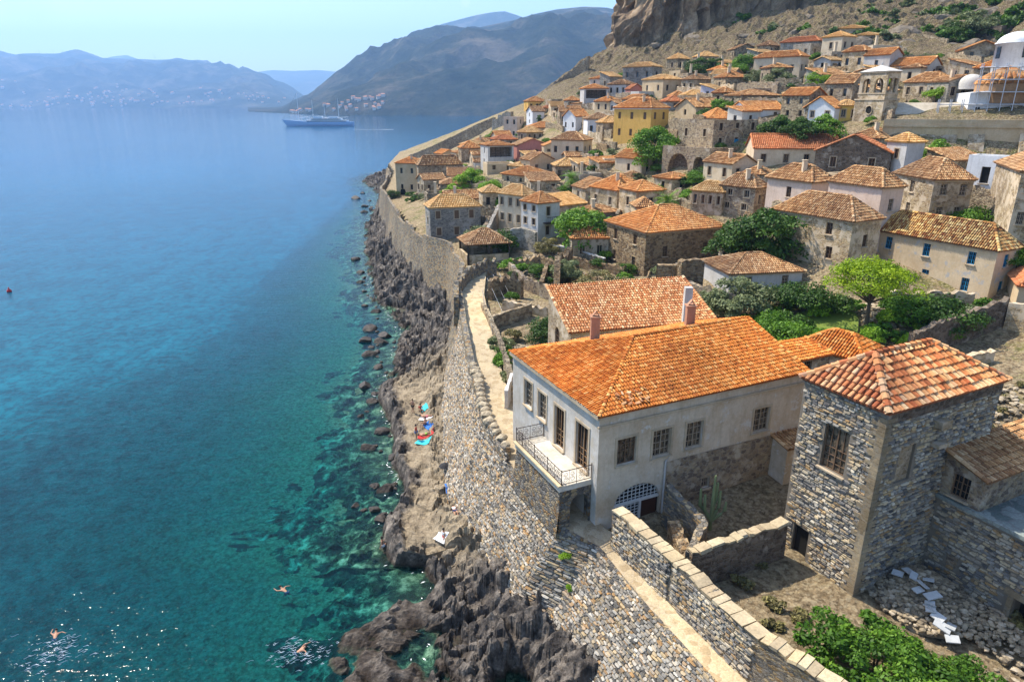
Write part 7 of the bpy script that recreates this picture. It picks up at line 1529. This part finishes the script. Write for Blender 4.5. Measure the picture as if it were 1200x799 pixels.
def build_church():
    # bell tower
    Bf, e1, e2, L1, L2, ze = solve_house(1007, 1032, 1056, 84, 142, 119, 1.0); B = Bf[:2]; zf = Bf[2]
    T = thing('bell_tower', Bf, 'two-stage stone bell tower with open arches and a low cap in front of the hillside', 'bell tower'); P3 = lambda q, z: (q[0], q[1], z)
    zm = zf+(ze-zf)*.44
    def ring(name, o, z0, z1, op, mat, rev=.45):
        mb = MB(); b = B+(e1+e2)*o; l1, l2 = L1-2*o, L2-2*o; c = b+e1*l1; a = b+e2*l2; d = c+e2*l2
        for p, q, nn, l in ((b, c, -e2, l1), (a, b, -e1, l2), (c, d, e1, l2), (d, a, e2, l1)): facade(mb, p, q, z0, z1, nn, op(l), rev)
        mb.quad(P3(b, z1), P3(c, z1), P3(d, z1), P3(a, z1)); mb.quad(P3(b, z0+.01), P3(c, z0+.01), P3(d, z0+.01), P3(a, z0+.01)); return mb.build(name, M[mat], T), (b, c, d, a)
    ring('base', 0, zf-3, zm, lambda l: [], 'stone_tan')
    ring('belfry', .25, zm, ze, lambda l: [(l*.12, l*.44, zm+.9, ze-1.0, 1.), (l*.56, l*.88, zm+.9, ze-1.0, 1.)], 'stone_tan')
    for z, o in ((zm, -.12), (ze, .08), (zm+1.0, .16)):
        mb = MB(); b = B+(e1+e2)*o; m = b+e1*(L1-2*o)/2+e2*(L2-2*o)/2; mb.obox(P3(m, z), np.append(e1*(L1-2*o)/2, 0), np.append(e2*(L2-2*o)/2, 0), (0, 0, .12)); mb.build('string_course', M['cornice'], T)
    mb = MB(); m = B+e1*L1/2+e2*L2/2; cs = [B, B+e1*L1, B+e1*L1+e2*L2, B+e2*L2]; mb.add([P3(q, ze+.12) for q in cs]+[P3(m, ze+1.2)], [(0, 1, 4), (1, 2, 4), (2, 3, 4), (3, 0, 4)]); mb.lathe([(.15, 1.1), (.15, 1.6), (.01, 1.7)], 6, P3(m, ze)); mb.build('cap', M['pl_offwhite'], T)
    mb = MB(); q = B+e2*L2*.45; c = np.array(P3(q, zf+(zm-zf)*.5)); 
    for k in range(18):
        a0, a1 = 2*math.pi*k/18, 2*math.pi*(k+1)/18; f = lambda a: c-np.append(e1*.06, 0)+np.append(e2*.75*math.cos(a), .75*math.sin(a)); mb.tube([f(a0), f(a1)], .12, 5)
    O = mb.build('oculus', M['cornice'], T); sub(O, T)
    mb = MB(); f = lambda a: c-np.append(e1*.03, 0)+np.append(e2*.7*math.cos(a), .7*math.sin(a)); mb.add([f(2*math.pi*k/18) for k in range(18)], [tuple(range(18))]); mb.build('pane', M['void'], O)
    mb = MB(); mm = B+e1*L1/2+e2*L2/2; mb.lathe([(.01, .6), (.2, .55), (.3, .1), (.42, 0)], 10, P3(mm, zm+2.2)); mb.tube([P3(mm, zm+2.7), P3(mm, ze)], .05, 4); mb.build('bell', M['iron'], T)
    # church
    X0 = Pd(1037, 141, 118); X1 = Pd(1128, 141, 115); X2 = Pd(1215, 141, 111); e = (X2-X0)[:2]; e /= np.linalg.norm(e); n = np.array([e[1], -e[0]]); z0 = X1[2]-1
    C = thing('church', (X1[0], X1[1], z0), 'white domed church half wrapped in scaffolding with a long tan nave roof', 'church')
    W = lambda s, t, z: (*(X0[:2]+e*s-n*t), z); sx = lambda p: (p[:2]-X0[:2])@e
    Ln = sx(X1)
    zE = zsolve(*(X0[:2]-n*1.0), 134); zR = zE+1.9
    mb = MB(); w = 7.5; mb.add([W(0, 1, z0-2), W(Ln, 1, z0-2), W(Ln, 1+w, z0-2), W(0, 1+w, z0-2), W(0, 1, zE), W(Ln, 1, zE), W(Ln, 1+w, zE), W(0, 1+w, zE), W(0, 1+w/2, zR-.1), W(Ln, 1+w/2, zR-.1)], [(0, 1, 5, 4), (1, 2, 6, 9, 5), (2, 3, 7, 6), (3, 0, 4, 8, 7)]); mb.build('nave_wall', M['pl_tan'], C)
    mb = MB(); mb.quad(W(-.2, .8, zE-.05), W(Ln+.1, .8, zE-.05), W(Ln+.1, 1+w/2, zR), W(-.2, 1+w/2, zR)); mb.quad(W(-.2, 1+w/2, zR), W(Ln+.1, 1+w/2, zR), W(Ln+.1, 1.2+w, zE-.05), W(-.2, 1.2+w, zE-.05)); mb.build('nave_roof', M['pl_roof'], C)
    zb = zsolve(*(X1[:2]), 97); s1 = Ln+.3; s2 = sx(X2)+3
    mb = MB(); mb.add([W(s1, .6, z0-2), W(s2, .6, z0-2), W(s2, 12, z0-2), W(s1, 12, z0-2), W(s1, .6, zb-1.6), W(s2, .6, zb), W(s2, 12, zb), W(s1, 12, zb-1.6)], [(0, 1, 5, 4), (1, 2, 6, 5), (2, 3, 7, 6), (3, 0, 4, 7), (4, 5, 6, 7)]); mb.build('apse_wall', M['pl_white'], C)
    mb = MB(); c = np.array(W(sx(Pd(1153, 130, 110)), .58, zsolve(*Pd(1153, 130, 110)[:2], 131)))
    for k in range(6):
        a = math.pi*k/3; q = c+np.append(e*.42*math.cos(a), .55*math.sin(a)); mb.add([q+np.append(e*.2*math.cos(b), .2*math.sin(b))-np.append(-n*.0, 0)+np.append(n*.03, 0) for b in np.arange(0, 6.28, .9)], [tuple(range(7))])
    mb.build('rose_window', M['void'], C)
    def dome(px, yb, yt, wpx, d, name, mat, prof, base_y=None):
        p = Pd(px, yb, d); p = np.array([p[0], base_y or p[1], zsolve(p[0], base_y or p[1], yb)]); r = wpx/F*d*.5; H = zsolve(p[0], p[1], yt)-p[2]; mb = MB(); mb.lathe([(a*r, b*H) for a, b in prof], 24, p); return mb.build(name, M[mat], C, name != 'x'), p, r, H
    hemi = [(math.cos(a), math.sin(a)) for a in np.linspace(0, math.pi/2*.99, 9)]
    dr, p, r, H = dome(1187, 79, 52, 43, 122, 'drum', 'pl_white', [(1, -.9), (1, 1), (1.06, 1.0), (1.06, 1.06), (.9, 1.1)])
    dome(1187, 52, 37, 43, 122, 'dome', 'pl_white', hemi, p[1]); sub(dr, C)
    for px in (1177, 1203):
        d = np.array([Pd(px, 62, 118)[0]-p[0], -1.]); a = math.atan2(-math.sqrt(max(.1, r*r-d[0]**2)), d[0]); q = (p[0]+math.cos(a)*(r+.02), p[1]+math.sin(a)*(r+.02), p[2]+H*.62); mb = MB(); mb.obox(q, (-math.sin(a)*.45, math.cos(a)*.45, 0), (math.cos(a)*.06, math.sin(a)*.06, 0), (0, 0, .95)); mb.build('window', M['glass_dark'], dr)
    dome(1138, 99, 87, 26, 120, 'white_vault', 'pl_offwhite', [(1, -.5)]+hemi)
    # tiled dome
    p = Pd(1178, 99, 114); r = 30/F*114; H = zsolve(p[0], p[1], 78)-p[2]; V, Fq, A = [], [], []; o = 0
    for k in range(26):
        a0, a1 = 2*math.pi*k/26, 2*math.pi*(k+1)/26
        for j in range(9):
            f0, f1 = j/9, (j+1.05)/9; R0, R1 = r*(1-f0**1.6)*1.0+.05, r*(1-min(f1, 1)**1.6)+.02; tv = random.random(); am = (a0+a1)/2; hw = (a1-a0)*.42
            for i in range(5):
                aa = am+hw*(i/2-1); bl = math.sin(i/4*math.pi)*.16
                V.append((p[0]+math.cos(aa)*(R0+bl), p[1]+math.sin(aa)*(R0+bl), p[2]+H*f0+bl)); 
            for i in range(5):
                aa = am+hw*(i/2-1); bl = math.sin(i/4*math.pi)*.13
                V.append((p[0]+math.cos(aa)*(R1+bl), p[1]+math.sin(aa)*(R1+bl), p[2]+H*min(f1, 1)+bl))
            Fq += [(o+i, o+i+1, o+i+6, o+i+5) for i in range(4)]; A += [tv]*10; o += 10
    me = mesh_np('tiled_dome', np.array(V)-ORG[C.name], Fq, False, {'tv': A}); link('tiled_dome', me, M['t_orange'], C)
    mb = MB(); mb.lathe([(r, -3), (r*1.0, 0), (r*.97, .02), (r*.5, H*.75), (.01, H*.97)], 26, p); mb.build('dome_base', M['t_rust'], C)
    # scaffolding
    S = thing('scaffolding', W(s1, -1, z0), 'silver tube scaffolding wrapped around the white church', 'scaffolding'); s0 = sx(Pd(1106, 143, 110)); sE = sx(Pd(1240, 143, 108)); zT = zsolve(*(Pd(1150, 143, 108)[:2]), 72)
    mb = MB(); k = 0
    for t in (.35, -.75):
        s = s0
        while s < sE:
            top = zT if s > s0+4 else zT-5.5
            mb.tube([W(s, t, z0-.2), W(s, t, top)], .08, 4); s += 1.75
        z = z0+1.6
        while z < zT+.1: mb.tube([W(s0 if z < zT-5 else s0+5, t, z), W(sE, t, z)], .08, 4); z += 1.9
    mb.build('tubes', M['scaf'], S); z = z0+1.55
    while z < zT-.5: pb = MB(); m = ((s0+5 if z > zT-6 else s0)+sE)/2; pb.obox(W(m, -.2, z), np.append(e*(sE-m), 0), np.append(n*.5, 0), (0, 0, .035)); pb.build('platform', M['plank'], S); z += 3.8
plain('scaf', (.55, .57, .6), .5)
plain('plank', (.30, .32, .34), .7)
def build_misc():
    # pavilion
    Bf, e1, e2, L1, L2, ze = solve_house(539, 549, 597, 298, 306, 109, 1.1); L2 = min(L2, 6); B = Bf[:2]; zf = Bf[2]; ze = zf+2.6
    T = thing('pavilion', Bf, 'open pavilion with a weathered orange tile roof on timber posts beside the sea wall', 'pavilion')
    pls, ln, ax = roof_geo((B[0], B[1], 0), e1, e2, L1, L2, ze, 2.0, 'g1' if False else 'h', .4); roof_mesh('roof', pls, ln, .3, .42, M['t_rust'], T)
    for s in (0, .5, 1):
        for t in (0, 1): q = B+e1*L1*s+e2*L2*t; mb = MB(); mb.box(q[0]-.14, q[0]+.14, q[1]-.14, q[1]+.14, zf-1, ze); mb.build('post', M['wood_dark'], T)
    mb = MB(); mb.obox((*(B+e1*L1/2), zf+.1), np.append(e1*(L1/2-.15), 0), np.append(e2*.2, 0), (0, 0, .8)); mb.obox((*(B+e2*L2/2), zf+.1), np.append(e2*(L2/2-.15), 0), np.append(e1*.2, 0), (0, 0, .8)); mb.obox((*(B+e2*L2+e1*L1/2), zf+.6), np.append(e1*(L1/2-.15), 0), np.append(e2*.2, 0), (0, 0, 1.5)); mb.build('low_wall', M['stone_tan'], T)
    # house behind the big one
    fr = frame_px(np.array([*Pd(669, 389, 62)[:2], 9.6]), 389, (645, 362), (833, 372)); fr = (fr[0], fr[1], fr[2], 14.5, 6.8, fr[5])
    house(('long stone house with one big speckled tile slope behind the seafront house', 0, 0, 0, 0, 0, 62, 1, 's1', 2.6, 'stone_tan', 't_mainback', (0, 0), (0, 0), {}), frame=fr, opsR=[], opsL=[(3.2, 4.6, 12.2, 14.6, .9)])
    q = Pd(806, 350, 63); H = HOUSES['long stone house with one big speckled tile slope behind the seafront house']
    mb = MB(); mb.box(q[0]-.35, q[0]+.35, q[1]-.3, q[1]+.3, q[2]-2.2, q[2]+1.1); r = [c for c in H[0].children if c.name.startswith('roof')][0]; mb.build('chimney', M['pl_offwhite'], r)
    # small orange hip roof and lean-to
    fr = frame_px(np.array([*Pd(1012, 424, 57)[:2], 11.4]), 424, (937, 402), (1037, 411)); fr = (fr[0], fr[1], fr[2], max(4, fr[3]), fr[4], fr[5])
    house(('small square house with a new orange hipped roof between the garden and the tower house', 0, 0, 0, 0, 0, 57, 1, 'h', 1.5, 'stone_tan', 't_main', (0, 0), (0, 0), {}), frame=fr, opsR=[], opsL=[])
    fr = (np.array([*Pd(937, 424, 54)[:2], 11.0]), MF[1], MF[2], 3.4, 2.6, Pd(937, 421, 54)[2])
    house(('narrow lean-to with a dark hatch beside the far end of the seafront house', 0, 0, 0, 0, 0, 54, 1, 's1', .5, 'stone_brown', 't_main', (0, 0), (0, 0), {}), frame=fr, opsR=[(.6, 1.4, fr[5]-1.4, fr[5]-.3)], opsL=[])
    # small arch building next to the grey house on the sea wall
    # lawn
    c = ground(968, 382); mb = MB(); n = 20; vs = [(c[0], c[1], c[2]+.1)]+[(c[0]+3.3*math.cos(a)*(1+.15*math.sin(3*a)), c[1]+3.6*math.sin(a)*(1+.1*math.cos(2*a)), 0) for a in np.linspace(0, 2*math.pi, n, endpoint=False)]
    V = []
    for k in range(7):
        for v in vs[1:]: f = k/6; x, y = c[0]+(v[0]-c[0])*f, c[1]+(v[1]-c[1])*f; V.append((x, y, float(tz(x, y)[0])+.32))
    mb.add(V, [(k*n+i, k*n+(i+1) % n, (k+1)*n+(i+1) % n, (k+1)*n+i) for k in range(6) for i in range(n)]); tag(mb.build('lawn', M['lawn']), kind='structure')
    # rails of the steps
    a = [ground(566, 352), ground(567, 362), ground(571, 378), ground(577, 398)]
    T = thing('handrail', a[0], 'white metal handrail along the steps at the bend of the wall walk', 'railing')
    for h in (.5, 1.0): mb = MB(); mb.tube([p+[0, 0, h+.3] for p in a], .03, 5); mb.build('rail', M['steel'], T)
    for p in a: mb = MB(); mb.tube([p-[0, 0, .2], p+[0, 0, 1.3]], .035, 5); mb.build('post', M['steel'], T)
    for i, (x, y) in enumerate(((571, 345), (578, 340), (585, 338))):
        p = ground(x, y); q = ground(x+18, y+26); mb = MB(); mb.tube([p+[0, 0, 2.2], q+[0, 0, .6]], .02, 4); tag(mb.build('cable', M['steel']), 'thin pale cable stretched over the ruined house beside the steps', 'cable', 'cables over the ruined house')
    # rubble
    def rubble(cx, cy, rx, ry, h, n, smin, smax, mat='stone_loose', base=None):
        ms = [rock_mesh(1., 70+k, 1) for k in range(5)]; Vs, Fs = [], []; o = 0; P = []
        arr = []
        for m in ms: co = np.zeros(len(m.vertices)*3); m.vertices.foreach_get('co', co); arr.append((co.reshape(-1, 3), np.array([p.vertices[:] for p in m.polygons])))
        for i in range(n):
            a = random.uniform(0, 6.28); r = random.random()**.6; x, y = cx+rx*r*math.cos(a), cy+ry*r*math.sin(a); s = random.uniform(smin, smax)
            z = (float(tz(x, y)[0]) if base is None else base)+h*(1-r)*random.uniform(.6, 1)+s*.2; co, f = arr[i % 5]; t = random.uniform(0, 6); c, sn = math.cos(t), math.sin(t)
            q = co*np.array([1, .75, .6])*s; q = np.stack([q[:, 0]*c-q[:, 1]*sn+x, q[:, 0]*sn+q[:, 1]*c+y, q[:, 2]+z], 1); Vs.append(q); Fs.append(f+o); o += len(q)
        tag(link('rubble', mesh_np('rubble', np.concatenate(Vs), np.concatenate(Fs), False, {'tv': np.repeat(RS.rand(n), [len(v) for v in Vs])}), M[mat]), kind='stuff')
    Bt, e1, e2 = TF[0][:2], TF[1], TF[2]
    p = Pz(1082, 690, 8.5); p = p[:2]; rubble(p[0], p[1], 2.9, 3.2, 1.6, 1500, .1, .27, base=7.95)
    p2 = Bt+e1*4.8-e2*5.2; rubble(p2[0], p2[1], 1.8, 2.6, 1.0, 520, .1, .26, base=7.8)
    mb = MB(); mb.lathe([(.01, 1.35), (1.0, 1.0), (2.1, .4), (3.0, -.3)], 16, (p[0], p[1], 7.9)); tag(mb.build('rubble', M['stone_loose']), kind='stuff')
    rubble(13.5, 29, 4.5, 6, .1, 420, .04, .15, base=8.0)
    rubble(25, 24.5, 3, 3, .3, 260, .08, .3, base=7.6)
    for (x, y, r, h, k) in ((640, 322, 3.5, 1.2, 380), (628, 308, 4, 1.0, 300), (745, 350, 3.5, .8, 300), (780, 346, 3, 1.4, 300), (1180, 475, 4, .4, 300), (655, 300, 3, .8, 200), (588, 340, 2, .6, 160), (1035, 372, 2.5, .8, 200), (1160, 262, 3, .8, 160), (610, 412, 1.6, .4, 120)): q = ground(x, y); rubble(q[0], q[1], r, r, h, k, .12, .38)
    for i in range(14):
        f = i/13; q = Pz(1060+60*f+random.gauss(0, 9), 668+62*f+random.gauss(0, 5), 9.3)[:2]; mb = MB(); s = random.uniform(.25, .45); z = 9.25-.35*np.linalg.norm(q-p)+random.uniform(0, .12)
        t = random.uniform(0, 3); mb.obox((q[0], q[1], z+.35), (math.cos(t)*s, math.sin(t)*s, random.uniform(-.1, .1)), (-math.sin(t)*s*.6, math.cos(t)*s*.6, random.uniform(-.1, .1)), (0, 0, .03))
        tag(mb.build('marble_slab', M['marble']), 'pale broken marble slab lying on the rubble heap against the tower house', 'slab', 'marble slabs on the rubble heap')
plain('lawn', (.16, .22, .035), .9, var=.4, sc=6)
t = NT('stone_loose'); a_ = t.attr('tv'); n_ = t.noise(t.coord(), 4, 6, .7); c_ = t.mix(.5, t.ramp(a_, [(0, '6e6558'), (.4, '94866f'), (.7, 'ab9b80'), (1, 'beb09a')]), t.ramp(n_, [(.3, (.5, .5, .5)), (.7, (1.1, 1.1, 1.1))]), 'MULTIPLY'); M['stone_loose'] = t.out(c_, .95, n_, .6, .05, .1)
# ---- build everything
import time as _t
def _run(f, *a):
    t0 = _t.time(); r = f(*a); print('STEP', f.__name__, round(_t.time()-t0, 1)); return r
_run(build_terrain); _run(build_shore)
def _houses():
    for s in HS: house(s)
_run(_houses); _run(build_main); tp = _run(build_tower); _run(build_walls, tp); _run(build_misc); _run(build_church); _run(build_mountains); _run(build_cliff); _run(build_plants); _run(build_boulders)
_run(build_people); _run(build_ship); _run(build_sea); _run(build_haze); _run(build_light)
